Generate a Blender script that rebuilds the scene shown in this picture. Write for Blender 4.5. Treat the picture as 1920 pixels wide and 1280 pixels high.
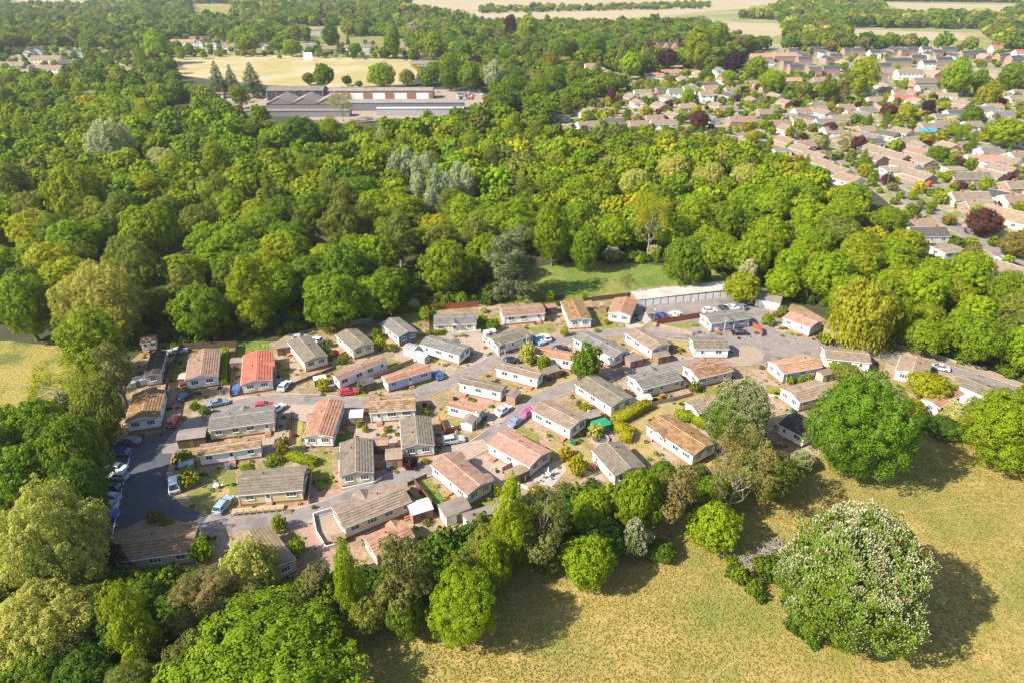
import bpy, bmesh, math, random
import numpy as np
from mathutils import Vector, Matrix, geometry
for o in list(bpy.data.objects): bpy.data.objects.remove(o)
SC = bpy.context.scene
COL = SC.collection
R = math.radians
# ---------------------------------------------------------------- camera, sky, sun, exposure
CAMH, PITCH, F = 84.0, R(28.8), 1280.0
cd = bpy.data.cameras.new('camera'); cam = bpy.data.objects.new('camera', cd); COL.objects.link(cam)
cam.location = (0, 0, CAMH); cam.rotation_euler = (R(90) - PITCH, 0, 0)
cd.sensor_width = 36; cd.lens = 36 * F / 1920; cd.clip_start = 0.5; cd.clip_end = 20000
SC.camera = cam
SUN_EL, SUN_AZ = R(39), R(204)          # azimuth: direction towards the sun, counter-clockwise from +x
w = bpy.data.worlds.new('World'); SC.world = w; w.use_nodes = True
nt = w.node_tree; bg = nt.nodes['Background']
sky = nt.nodes.new('ShaderNodeTexSky'); sky.sky_type = 'NISHITA'; sky.sun_disc = False
sky.sun_elevation = SUN_EL; sky.sun_rotation = R(90) - SUN_AZ; sky.air_density = 1.0; sky.dust_density = 1.0
nt.links.new(sky.outputs[0], bg.inputs[0]); bg.inputs[1].default_value = 0.108
ld = bpy.data.lights.new('sun', 'SUN'); ld.energy = 5.0; ld.angle = R(0.5); ld.color = (1, .92, .78)
sun = bpy.data.objects.new('sun', ld); COL.objects.link(sun)
sd = Vector((math.cos(SUN_EL)*math.cos(SUN_AZ), math.cos(SUN_EL)*math.sin(SUN_AZ), math.sin(SUN_EL)))
sun.rotation_euler = sd.to_track_quat('Z', 'Y').to_euler(); sun.location = (0, 0, 150)
SC.view_settings.view_transform = 'Standard'; SC.view_settings.look = 'None'
SC.view_settings.exposure = 1.1; SC.view_settings.gamma = 1
SC.render.engine = 'CYCLES'
SC.cycles.max_bounces = 5; SC.cycles.diffuse_bounces = 3; SC.cycles.transmission_bounces = 3; SC.cycles.transparent_max_bounces = 4
SC.cycles.use_denoising = True
SC.cycles.volume_bounces = 0

cP, sP = math.cos(PITCH), math.sin(PITCH)
def P(x, y, z=0.0):
    """ground (or height z) point seen at photo pixel x, y"""
    a, b = x - 960, y - 640
    d = Vector((a, F*cP - b*sP, -F*sP - b*cP))
    t = (z - CAMH) / d.z
    return Vector((d.x*t, d.y*t, z))
def dep(p):  # camera depth
    return p.y*cP + (CAMH - p.z)*sP
def pix(p):
    z = dep(p); return (960 + F*p.x/z, 640 - F*(p.y*sP - (CAMH - p.z)*cP)/z)
# ---------------------------------------------------------------- helpers
def tag(o, label=None, cat=None, group=None, kind=None):
    if label: o['label'] = label
    if cat: o['category'] = cat
    if group: o['group'] = group
    if kind: o['kind'] = kind
    return o
def empty(name, loc, rz=0.0, label=None, cat=None, group=None, s=1.0):
    o = bpy.data.objects.new(name, None); COL.objects.link(o)
    o.location = loc; o.rotation_euler = (0, 0, rz); o.scale = (s, s, s) if not isinstance(s, tuple) else s
    o.empty_display_size = .3
    return tag(o, label, cat, group)
def link(name, me, parent=None, loc=(0, 0, 0), rz=0.0, color=None, s=None):
    o = bpy.data.objects.new(name, me); COL.objects.link(o)
    if parent is not None: o.parent = parent
    o.location = loc; o.rotation_euler = (0, 0, rz)
    if color: o.color = (*color, 1)
    if s: o.scale = s
    return o
class MB:
    def __init__(s): s.v = []; s.f = []; s.m = []
    def face(s, pts, m=0):
        n = len(s.v); s.v += [tuple(p) for p in pts]; s.f.append(tuple(range(n, n+len(pts)))); s.m.append(m)
    def box(s, x0, x1, y0, y1, z0, z1, m=0, rot=None, tap=0):
        n = len(s.v)
        pts = [(x0, y0, z0), (x1, y0, z0), (x1, y1, z0), (x0, y1, z0), (x0+tap, y0+tap, z1), (x1-tap, y0+tap, z1), (x1-tap, y1-tap, z1), (x0+tap, y1-tap, z1)]
        if rot:
            a, cx, cy = rot; c, q = math.cos(a), math.sin(a)
            pts = [(cx+(x-cx)*c-(y-cy)*q, cy+(x-cx)*q+(y-cy)*c, z) for x, y, z in pts]
        s.v += pts
        for f in ((0, 3, 2, 1), (4, 5, 6, 7), (0, 1, 5, 4), (1, 2, 6, 5), (2, 3, 7, 6), (3, 0, 4, 7)):
            s.f.append(tuple(n+i for i in f)); s.m.append(m)
    def prism(s, prof, y0, y1, m=0, ax='x'):
        """extrude a closed profile (list of (a,z)) along the other axis"""
        n = len(s.v); k = len(prof)
        if ax == 'y': s.v += [(a, y0, z) for a, z in prof] + [(a, y1, z) for a, z in prof]
        else: s.v += [(y0, a, z) for a, z in prof] + [(y1, a, z) for a, z in prof]
        s.f.append(tuple(n+i for i in range(k))); s.m.append(m)
        s.f.append(tuple(n+k+i for i in reversed(range(k)))); s.m.append(m)
        for i in range(k):
            j = (i+1) % k; s.f.append((n+i, n+k+i, n+k+j, n+j)); s.m.append(m)
    def tube(s, p0, p1, r0, r1, k=7, m=0):
        p0, p1 = Vector(p0), Vector(p1); d = (p1-p0).normalized()
        a = d.orthogonal().normalized(); b = d.cross(a); n = len(s.v)
        for p, r in ((p0, r0), (p1, r1)):
            for i in range(k):
                t = 2*math.pi*i/k; s.v.append(tuple(p + a*math.cos(t)*r + b*math.sin(t)*r))
        for i in range(k):
            j = (i+1) % k; s.f.append((n+i, n+j, n+k+j, n+k+i)); s.m.append(m)
        s.f.append(tuple(n+k+i for i in range(k))); s.m.append(m)
        s.f.append(tuple(n+i for i in reversed(range(k)))); s.m.append(m)
    def mesh(s, name, mats, smooth=False):
        me = bpy.data.meshes.new(name); me.from_pydata(s.v, [], s.f)
        for q in (mats if isinstance(mats, (list, tuple)) else [mats]): me.materials.append(q)
        if any(s.m): me.polygons.foreach_set('material_index', s.m)
        bm = bmesh.new(); bm.from_mesh(me); bmesh.ops.recalc_face_normals(bm, faces=bm.faces); bm.to_mesh(me); bm.free()
        if smooth: me.polygons.foreach_set('use_smooth', [True]*len(me.polygons))
        me.update(); return me
# ---------------------------------------------------------------- materials
def mat(name, col=(.5, .5, .5), rough=.8, col2=None, scale=1.0, detail=6, lo=.35, hi=.65, bump=0, bscale=None, obj=False, spec=.3, metal=0,
        third=None, tscale=.2, tlo=.45, thi=.6, coord='Object', fine=0, fscale=8):
    m = bpy.data.materials.new(name); m.use_nodes = True; nt = m.node_tree; N, L = nt.nodes, nt.links
    b = N['Principled BSDF']; b.inputs['Roughness'].default_value = rough; b.inputs['Specular IOR Level'].default_value = spec
    b.inputs['Metallic'].default_value = metal
    tc = N.new('ShaderNodeTexCoord'); vec = tc.outputs[coord]
    if obj:
        oi = N.new('ShaderNodeObjectInfo'); va = N.new('ShaderNodeVectorMath'); L.new(vec, va.inputs[0]); L.new(oi.outputs['Location'], va.inputs[1]); vec = va.outputs[0]
    def noise(sc, det=6, w=0):
        n = N.new('ShaderNodeTexNoise'); n.inputs['Scale'].default_value = sc; n.inputs['Detail'].default_value = det
        n.inputs['Roughness'].default_value = .65
        L.new(vec, n.inputs['Vector']); return n.outputs['Fac']
    def ramp(src, lo, hi):
        r = N.new('ShaderNodeMapRange'); L.new(src, r.inputs[0]); r.inputs[1].default_value = lo; r.inputs[2].default_value = hi; return r.outputs[0]
    def mix(a, b_, f, typ='MIX'):
        x = N.new('ShaderNodeMix'); x.data_type = 'RGBA'; x.blend_type = typ
        for s, v in ((6, a), (7, b_)):
            if isinstance(v, tuple): x.inputs[s].default_value = (*v, 1)
            else: L.new(v, x.inputs[s])
        if isinstance(f, float): x.inputs[0].default_value = f
        else: L.new(f, x.inputs[0])
        return x.outputs[2]
    if obj:
        base = oi.outputs['Color']
        if col2: base = mix(base, mix(base, col2, 1.0, 'MULTIPLY'), ramp(noise(scale, detail), lo, hi))
    else:
        base = col
        if col2: base = mix(col, col2, ramp(noise(scale, detail), lo, hi))
    if third: base = mix(base, third, ramp(noise(tscale, 4), tlo, thi))
    if fine:
        n = ramp(noise(fscale, 3), .3, .7); v = N.new('ShaderNodeMapRange'); L.new(n, v.inputs[0]); v.inputs[3].default_value = 1-fine; v.inputs[4].default_value = 1+fine
        vm = N.new('ShaderNodeVectorMath'); vm.operation = 'SCALE'
        if isinstance(base, tuple): vm.inputs[0].default_value = base
        else: L.new(base, vm.inputs[0])
        L.new(v.outputs[0], vm.inputs['Scale']); base = vm.outputs[0]
    if isinstance(base, tuple): b.inputs['Base Color'].default_value = (*base, 1)
    else: L.new(base, b.inputs['Base Color'])
    if bump:
        bp = N.new('ShaderNodeBump'); bp.inputs['Strength'].default_value = 1; bp.inputs['Distance'].default_value = bump
        L.new(noise(bscale or scale*3, 5), bp.inputs['Height']); L.new(bp.outputs[0], b.inputs['Normal'])
    return m
def leaf_mat(name, src='obj', trans=.42, flower=None):
    m = bpy.data.materials.new(name); m.use_nodes = True; nt = m.node_tree; N, L = nt.nodes, nt.links
    b = N['Principled BSDF']; b.inputs['Roughness'].default_value = .65; b.inputs['Specular IOR Level'].default_value = .15
    at = N.new('ShaderNodeAttribute'); at.attribute_name = 'shade'
    if flower: colout = None
    elif src == 'obj': colout = N.new('ShaderNodeObjectInfo').outputs['Color']
    else:
        a2 = N.new('ShaderNodeAttribute'); a2.attribute_name = 'tint'; colout = a2.outputs['Color']
    mr = N.new('ShaderNodeMapRange'); L.new(at.outputs['Fac'], mr.inputs[0]); mr.inputs[3].default_value = .62; mr.inputs[4].default_value = 1.45
    vm = N.new('ShaderNodeVectorMath'); vm.operation = 'SCALE'
    if flower: vm.inputs[0].default_value = flower
    else: L.new(colout, vm.inputs[0])
    L.new(mr.outputs[0], vm.inputs['Scale']); L.new(vm.outputs[0], b.inputs['Base Color'])
    tr = N.new('ShaderNodeBsdfTranslucent'); v2 = N.new('ShaderNodeVectorMath'); v2.operation = 'MULTIPLY'; v2.inputs[1].default_value = (1.2, 1.3, .6)
    L.new(vm.outputs[0], v2.inputs[0]); L.new(v2.outputs[0], tr.inputs[0])
    ms = N.new('ShaderNodeMixShader'); ms.inputs[0].default_value = trans; L.new(b.outputs[0], ms.inputs[1]); L.new(tr.outputs[0], ms.inputs[2])
    L.new(ms.outputs[0], N['Material Output'].inputs[0]); return m
M = {}
M['leaf'] = leaf_mat('leaf'); M['leaf_stuff'] = leaf_mat('leaf_stuff', 'attr', .42)
M['blossom'] = leaf_mat('blossom', flower=(.50, .46, .32), trans=.25)
M['bark'] = mat('bark', (.10, .075, .05), .95, (.19, .16, .125), 3)
M['bark_pale'] = mat('bark_pale', (.35, .32, .27), .95, (.2, .17, .13), 3)
M['wall'] = mat('wall_paint', rough=.6, obj=True, col2=(.88, .87, .84), scale=.7, lo=.4, hi=.7, bump=.01, bscale=9)
M['brick'] = mat('brick', (.30, .12, .08), .9, (.38, .18, .12), 6, bump=.01)
M['roof'] = mat('roof_tile', rough=.85, obj=True, col2=(.55, .56, .50), scale=1.0, detail=10, lo=.36, hi=.68, third=None, fine=.28, fscale=7, bump=.02, bscale=9)
M['mossy'] = mat('mossy_roof', rough=.9, obj=True, col2=(.55, .5, .35), scale=.9, detail=9, lo=.42, hi=.6, fine=.3, fscale=5, third=(.22, .11, .03), tscale=.8, tlo=.5, thi=.62, bump=.03, bscale=8)
M['white'] = mat('white_trim', (.72, .72, .70), .5)
M['glass'] = mat('window_glass', (.035, .05, .065), .08, (.10, .12, .15), .5, spec=.8)
M['dark'] = mat('dark_metal', (.03, .03, .035), .5)
M['rubber'] = mat('rubber', (.02, .02, .02), .9)
M['paint'] = mat('car_paint', rough=.25, obj=True, spec=.6)
M['paint'].node_tree.nodes['Principled BSDF'].inputs['Coat Weight'].default_value = .5
M['chrome'] = mat('wheel_rim', (.5, .5, .52), .3, metal=.8)
M['lamp'] = mat('lamp_glass', (.7, .7, .72), .15, spec=.7)
M['redlamp'] = mat('tail_lamp', (.4, .02, .02), .2)
M['concrete'] = mat('concrete', (.42, .38, .33), .9, (.30, .27, .24), 1.5, bump=.01, fine=.12)
M['wood'] = mat('fence_wood', rough=.9, obj=True, col2=(.6, .58, .55), scale=3, fine=.15)
M['sheet'] = mat('corrugated_sheet', rough=.7, obj=True, col2=(.7, .68, .64), scale=.25, fine=.1, fscale=3)
M['plain'] = mat('painted', rough=.6, obj=True, col2=(.8, .8, .8), scale=2)
# ground materials (world sized patterns)
M['soil'] = mat('woodland_floor', (.045, .04, .022), 1, (.05, .07, .018), .12, third=(.10, .085, .05), tscale=.03, tlo=.55, thi=.7, bump=.15, bscale=.8)
M['meadow'] = mat('dry_meadow', (.25, .20, .045), 1, (.35, .25, .085), .28, lo=.38, hi=.62, third=(.15, .18, .035), tscale=.045, tlo=.47, thi=.68, bump=.12, bscale=2.2, fine=.22, fscale=2.6)
M['lush'] = mat('lush_grass', (.08, .15, .018), 1, (.16, .20, .03), .25, third=(.22, .205, .05), tscale=.08, tlo=.48, thi=.62, bump=.4, bscale=1.6, fine=.4, fscale=2)
M['leftmeadow'] = mat('green_meadow', (.25, .215, .045), 1, (.33, .25, .07), .2, third=(.11, .14, .03), tscale=.1, bump=.3, bscale=2, fine=.4, fscale=2.4)
M['park'] = mat('park_ground', (.29, .20, .13), 1, (.19, .155, .06), .22, lo=.42, hi=.6, third=(.32, .235, .185), tscale=.13, tlo=.5, thi=.6, bump=.05, bscale=3, fine=.3, fscale=1.6)
M['lawn'] = mat('lawn', (.15, .165, .035), 1, (.28, .22, .08), .5, lo=.45, hi=.7, bump=.06, bscale=6, fine=.2, fscale=4)
M['drylawn'] = mat('dry_lawn', (.33, .245, .10), 1, (.20, .18, .05), .6, lo=.45, hi=.7, bump=.06, bscale=6, fine=.2, fscale=4)
M['tarmac'] = mat('tarmac', (.20, .17, .16), .92, (.26, .225, .205), .5, lo=.4, hi=.7, fine=.10, fscale=5, third=(.15, .14, .135), tscale=.12, tlo=.55, thi=.62)
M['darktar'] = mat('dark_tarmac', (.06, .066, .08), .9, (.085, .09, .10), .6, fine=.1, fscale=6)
M['gravel'] = mat('gravel', (.34, .27, .215), 1, (.25, .19, .14), 2.5, bump=.03, fine=.3, fscale=7)
M['pinkpave'] = mat('block_paving', (.36, .22, .17), .9, (.27, .17, .14), 1.5, fine=.2, fscale=4)
M['slab'] = mat('patio_slab', (.38, .29, .225), .9, (.29, .22, .17), 1, fine=.15, fscale=3)
M['farfield'] = mat('far_field', (.38, .295, .20), 1, (.32, .25, .15), .01, third=(.33, .29, .16), tscale=.006)
M['farmeadow'] = mat('far_grass', (.15, .19, .05), 1, (.22, .22, .08), .02, third=(.3, .25, .14), tscale=.012, tlo=.5, thi=.6)
M['pitch'] = mat('playing_field', (.36, .28, .12), 1, (.28, .25, .09), .05, third=(.42, .33, .19), tscale=.02, fine=.08, fscale=.8)
M['garden'] = mat('garden_ground', (.33, .26, .20), 1, (.14, .17, .05), .07, lo=.46, hi=.54, third=(.22, .21, .075), tscale=.11, tlo=.5, thi=.55, fine=.35, fscale=.35)
# ---------------------------------------------------------------- ground sheets
def sheet(name, pts, m, z, world=False, kind='structure', label=None):
    vs = [(p[0], p[1], z) if world else tuple(P(p[0], p[1], z)) for p in pts]
    me = bpy.data.meshes.new(name); bm = bmesh.new()
    f = bm.faces.new([bm.verts.new(v) for v in vs]); bm.normal_update()
    if f.normal.z < 0: f.normal_flip()
    bmesh.ops.triangulate(bm, faces=bm.faces); bm.to_mesh(me); bm.free(); me.materials.append(M[m])
    o = link(name, me); return tag(o, kind=kind, label=label)
def ribbon(name, pts, width, m, z):
    p = [P(x, y) for x, y in pts]; out = []
    # smooth: chaikin
    for _ in range(2):
        q = [p[0]]
        for a, b in zip(p, p[1:]): q += [a*.75+b*.25, a*.25+b*.75]
        p = q + [p[-1]]
    l, r = [], []
    for i, c in enumerate(p):
        d = (p[min(i+1, len(p)-1)] - p[max(i-1, 0)]); d.z = 0; d.normalize(); n = Vector((-d.y, d.x, 0))*width/2
        l.append((c.x+n.x, c.y+n.y, z)); r.append((c.x-n.x, c.y-n.y, z))
    mb = MB()
    for i in range(len(p)-1): mb.face([r[i], r[i+1], l[i+1], l[i]])
    me = mb.mesh(name, M[m]); return tag(link(name, me), kind='structure'), l, r
sheet('ground', [(-9000, -300), (9000, -300), (9000, 14000), (-9000, 14000)], 'soil', 0, world=True)
sheet('far_fields', [(-6000, 1450), (6000, 1450), (6000, 13000), (-6000, 13000)], 'farfield', .05, world=True)
sheet('far_grass', [(-1200, 125), (300, 118), (1000, 100), (1500, 118), (3200, 125), (3600, -20), (-1800, -20)], 'farmeadow', .06)
sheet('far_field', [(700, -20), (1420, -22), (1500, -5), (1450, 12), (1380, 18), (1240, 30), (1120, 40), (905, 36), (880, 22), (760, 8)], 'farfield', .12)
sheet('far_field', [(20, 0), (150, 2), (255, 8), (240, 20), (90, 16), (30, 10)], 'farfield', .12)
sheet('far_meadow', [(1330, 40), (1460, 45), (1475, 62), (1440, 72), (1380, 70), (1340, 60)], 'farfield', .12)
sheet('far_meadow', [(1590, 55), (1800, 62), (1830, 76), (1700, 76), (1600, 68)], 'farfield', .12)
sheet('far_meadow', [(1650, 5), (1900, 10), (1880, 22), (1700, 20)], 'farfield', .12)
sheet('green_field', [(1755, 76), (1840, 77), (1860, 90), (1770, 92)], 'leftmeadow', .14)
sheet('green_field', [(360, 10), (440, 12), (430, 27), (365, 25)], 'leftmeadow', .14)
sheet('playing_field', [(318, 112), (470, 103), (600, 107), (770, 112), (785, 140), (770, 158), (640, 165), (500, 160), (400, 150), (330, 140)], 'pitch', .1)
sheet('school_field', [(560, 67), (700, 70), (780, 78), (760, 86), (600, 82)], 'lawn', .1)
sheet('works_yard', [(420, 172), (640, 168), (900, 168), (925, 200), (900, 212), (640, 232), (430, 205)], 'gravel', .1)
sheet('garden_ground', [(1010, 262), (1060, 205), (960, 160), (860, 125), (900, 98), (1100, 100), (1260, 118), (1390, 92), (1500, 84), (2050, 88), (2250, 230), (2100, 560), (1960, 560), (1900, 500), (1790, 475), (1700, 430), (1690, 400), (1620, 345), (1500, 330), (1420, 290), (1300, 268), (1150, 258)], 'garden', .1)
sheet('garden_ground', [(-80, 115), (0, 108), (150, 96), (330, 66), (450, 76), (700, 84), (1010, 90), (1010, 102), (700, 103), (470, 100), (320, 108), (220, 145), (110, 150), (30, 185), (-80, 190)], 'garden', .1)
sheet('clearing_grass', [(950, 575), (955, 530), (1000, 500), (1120, 488), (1260, 500), (1400, 505), (1420, 520), (1360, 533), (1195, 556), (1120, 560), (1000, 572)], 'lush', .1)
sheet('meadow', [(380, 1420), (540, 1200), (620, 1160), (800, 1120), (950, 1070), (1080, 1000), (1250, 960), (1330, 915), (1450, 880), (1560, 840), (1740, 805), (1800, 790), (2150, 770), (2500, 1420)], 'meadow', .1)
sheet('west_meadow', [(-250, 645), (20, 640), (130, 650), (240, 690), (220, 760), (120, 800), (0, 810), (-250, 830)], 'leftmeadow', .1)
sheet('park_ground', [(215, 700), (262, 662), (335, 652), (450, 648), (520, 640), (545, 622), (640, 608), (700, 598), (760, 584), (840, 574), (1000, 568), (1180, 556), (1200, 540), (1380, 524), (1440, 545), (1500, 572), (1600, 628), (1720, 655), (1850, 695), (1960, 740), (1880, 775), (1700, 790), (1600, 830), (1400, 880), (1250, 915), (1130, 930), (1000, 915), (920, 980), (800, 1030), (640, 1070), (560, 1120), (380, 1120), (210, 1080), (170, 1000), (160, 900), (190, 800), (205, 730)], 'park', .12)
# roads of the park, each a few mm above the one before
ZR = .15
def zr():
    global ZR
    ZR += .006; return ZR
sheet('forecourt', [(1195, 590), (1200, 566), (1384, 545), (1400, 558), (1440, 580), (1455, 620), (1540, 640), (1640, 655), (1640, 672), (1548, 668), (1500, 672), (1440, 682), (1376, 686), (1340, 676), (1300, 660), (1240, 625), (1215, 610)], 'tarmac', zr())
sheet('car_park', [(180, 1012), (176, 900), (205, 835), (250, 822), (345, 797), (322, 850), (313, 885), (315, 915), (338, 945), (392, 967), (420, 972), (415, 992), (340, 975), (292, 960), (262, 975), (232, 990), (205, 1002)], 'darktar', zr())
RD = []
for nm, pts, wd in [
    ('park_road', [(385, 975), (440, 982), (540, 974), (610, 955), (700, 916), (790, 884), (880, 848), (945, 800), (1000, 752), (1080, 718), (1180, 696), (1290, 682), (1380, 677), (1440, 676)], 4.2),
    ('park_road', [(320, 850), (345, 805), (420, 764), (500, 748), (600, 750), (690, 758), (780, 742), (850, 712), (905, 688), (950, 662), (1000, 645), (1060, 640)], 4.2),
    ('park_road', [(1040, 642), (1090, 630), (1165, 622), (1240, 627), (1300, 636), (1360, 640)], 3.8),
    ('park_road', [(1530, 650), (1640, 664), (1720, 676), (1800, 700), (1880, 724), (1990, 760)], 4.6),
    ('estate_road', [(1480, 250), (1500, 262), (1560, 292), (1620, 322), (1672, 350), (1735, 395), (1800, 432), (1850, 460), (1920, 500), (2000, 545)], 7.5),
    ('estate_road', [(1655, 343), (1720, 350), (1800, 352), (1880, 350), (1980, 342)], 7),
    ('estate_road', [(1210, 262), (1290, 258), (1360, 254), (1420, 248)], 6.5),
    ('estate_road', [(1420, 250), (1375, 228), (1340, 214), (1335, 198)], 6.5),
    ('estate_road', [(1500, 188), (1560, 200), (1620, 195), (1700, 210), (1760, 222)], 7),
    ('estate_road', [(1600, 236), (1680, 240), (1740, 262), (1840, 275), (1930, 290)], 6.5),
    ('estate_road', [(950, 100), (985, 118), (1000, 130)], 7)]:
    o, l, r = ribbon(nm, pts, wd, 'tarmac', zr()); RD.append((l, r))
# parking line of the car park, painted white
o, _, _ = ribbon('parking_line', [(247, 842), (236, 890), (222, 950), (212, 1002)], .16, 'white', ZR+.02)
# kerb stones along the estate and park roads
for k, (l, r) in enumerate(RD[:6]):
    mb = MB()
    for e in (l, r):
        for a, b in zip(e[:-1], e[1:]):
            a, b = Vector(a), Vector(b); n = Vector((b.y-a.y, a.x-b.x, 0)).normalized()*.09
            q = [a+n, b+n, b-n, a-n]
            z = Vector((0, 0, .10 if k > 3 else .03))
            if k in (0, 1, 2, 3) and any(abs(a.x-P(x, y).x)+abs(a.y-P(x, y).y) < 9 for x, y in ((1440, 676), (1360, 640), (1530, 650), (1050, 642), (330, 840), (390, 975))): continue
            mb.face([p+z for p in q]); mb.face([q[0], q[1], q[1]+z, q[0]+z]); mb.face([q[2], q[3], q[3]+z, q[2]+z])
    tag(link('kerb', mb.mesh('kerb', M['concrete'])), kind='structure')
ZS = .30
def pad(name, pts, m):
    global ZS
    ZS += .004; sheet(name, pts, m, ZS if False else .135 + (ZS-.30)*.3)
for nm, m, pts in [
    ('paved_drive', 'pinkpave', [(556, 925), (640, 915), (640, 950), (600, 968), (548, 966)]),
    ('paved_drive', 'pinkpave', [(550, 985), (592, 975), (606, 1005), (640, 1040), (640, 1060), (605, 1050)]),
    ('patio', 'gravel', [(590, 965), (622, 958), (650, 1010), (640, 1030), (612, 1010)]),
    ('paved_drive', 'slab', [(520, 748), (640, 756), (590, 780), (575, 790), (540, 782)]),
    ('front_path', 'slab', [(440, 745), (560, 735), (560, 742), (470, 748), (430, 762)]),
    ('paved_drive', 'pinkpave', [(620, 880), (640, 915), (700, 905), (780, 880), (760, 866), (700, 885)]),
    ('patio', 'slab', [(415, 965), (470, 955), (590, 945), (590, 965), (540, 972), (440, 978)]),
    ('front_garden', 'lawn', [(350, 925), (400, 885), (440, 880), (445, 925), (420, 955), (375, 960)]),
    ('bare_bed', 'drylawn', [(375, 942), (420, 905), (432, 920), (405, 955)]),
    ('lawn', 'lawn', [(545, 780), (570, 790), (566, 850), (620, 850), (625, 880), (620, 915), (590, 915), (560, 870)]),
    ('lawn', 'drylawn', [(545, 785), (568, 792), (562, 835), (548, 835)]),
    ('lawn', 'lawn', [(512, 665), (535, 690), (548, 706), (530, 708), (512, 700)]),
    ('lawn', 'lush', [(430, 660), (445, 640), (505, 640), (505, 655), (455, 672)]),
    ('lawn', 'lawn', [(340, 640), (430, 640), (430, 655), (360, 660), (345, 700), (330, 720), (325, 690)]),
    ('lawn', 'lawn', [(730, 672), (765, 680), (728, 695), (700, 700)]),
    ('verge', 'lawn', [(600, 760), (640, 735), (690, 735), (680, 752), (640, 757)]),
    ('verge', 'lawn', [(735, 722), (800, 712), (830, 700), (820, 716), (770, 735)]),
    ('lawn', 'lawn', [(742, 590), (800, 575), (830, 572), (800, 600), (760, 610)]),
    ('lawn', 'lawn', [(900, 605), (935, 585), (940, 610), (910, 620)]),
    ('lawn', 'lawn', [(990, 615), (1035, 605), (1042, 622), (1010, 630), (995, 622)]),
    ('lawn', 'lawn', [(1110, 590), (1140, 560), (1145, 600), (1190, 608), (1150, 620), (1130, 620)]),
    ('paved_drive', 'pinkpave', [(1005, 630), (1045, 622), (1070, 640), (1050, 655), (1010, 650)]),
    ('lawn', 'lawn', [(1240, 610), (1300, 602), (1318, 612), (1250, 618)]),
    ('verge', 'drylawn', [(1240, 628), (1300, 640), (1290, 655), (1260, 645)]),
    ('verge', 'drylawn', [(900, 775), (960, 738), (1060, 702), (1100, 690), (1100, 703), (1040, 722), (985, 745), (950, 770), (915, 800)]),
    ('verge', 'drylawn', [(1190, 690), (1280, 672), (1330, 668), (1290, 680), (1200, 694)]),
    ('lawn', 'drylawn', [(1180, 800), (1240, 762), (1320, 735), (1330, 760), (1240, 800), (1210, 810), (1230, 850), (1240, 870), (1180, 840)]),
    ('lawn', 'lawn', [(965, 800), (1010, 815), (1010, 830), (970, 815)]),
    ('lawn', 'drylawn', [(1010, 835), (1090, 830), (1130, 870), (1060, 890), (1010, 860)]),
    ('patio', 'concrete', [(990, 890), (1050, 860), (1063, 880), (1035, 912), (1005, 905)]),
    ('paved_drive', 'slab', [(885, 862), (910, 850), (985, 885), (960, 900), (950, 935), (925, 905)]),
    ('lawn', 'lush', [(780, 905), (805, 898), (830, 930), (850, 955), (820, 965), (790, 930)]),
    ('lawn', 'lush', [(860, 960), (925, 925), (930, 940), (880, 975), (850, 975)]),
    ('paved_drive', 'concrete', [(850, 1005), (895, 975), (960, 985), (930, 1060), (880, 1040)]),
    ('terrace', 'slab', [(650, 800), (680, 775), (780, 800), (760, 850), (700, 870)]),
    ('lawn', 'lush', [(635, 808), (665, 808), (662, 824), (640, 824)]),
    ('verge', 'drylawn', [(812, 790), (845, 752), (852, 758), (825, 800)]),
    ('drive', 'slab', [(812, 842), (905, 822), (925, 838), (850, 872), (812, 868)]),
    ('drive', 'slab', [(905, 770), (945, 752), (965, 762), (935, 800), (905, 790)]),
    ('drive', 'gravel', [(780, 688), (840, 682), (860, 692), (830, 712), (800, 712)]),
    ('terrace', 'slab', [(830, 640), (900, 625), (925, 660), (900, 680), (880, 660)]),
    ('terrace', 'slab', [(1160, 720), (1195, 735), (1205, 760), (1185, 760), (1150, 735)]),
    ('lawn', 'lawn', [(1435, 720), (1465, 725), (1465, 740), (1440, 740)]),
    ('gravel_circle', 'gravel', [(1372, 656), (1395, 647), (1420, 652), (1434, 664), (1430, 674), (1412, 682), (1385, 684), (1360, 674)]),
    ('verge', 'drylawn', [(1530, 640), (1600, 650), (1700, 665), (1690, 655), (1610, 635), (1570, 622)]),
    ('drive', 'concrete', [(1170, 610), (1210, 585), (1222, 600), (1190, 622)]),
    ('verge', 'gravel', [(1700, 655), (1800, 685), (1920, 730), (1930, 722), (1800, 672)]),
]: pad(nm, pts, m)

for nm, pts, wd in [('worn_path', [(1500, 1330), (1535, 1260), (1545, 1215), (1552, 1190)], .5), ('worn_path', [(1000, 1290), (1090, 1210), (1180, 1130), (1290, 1085), (1340, 1050)], .28), ('worn_path', [(1010, 1300), (1103, 1215), (1192, 1137), (1296, 1094), (1350, 1060)], .28), ('worn_path', [(1300, 1300), (1400, 1220), (1500, 1180)], .3), ('worn_path', [(1720, 960), (1850, 940), (1950, 950)], .4), ('worn_path', [(20, 770), (90, 735), (160, 700), (230, 690)], .5)]:
    ribbon(nm, pts, wd, 'drylawn', .108+.006*RD.__len__()*.01); ZR += 0
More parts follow.
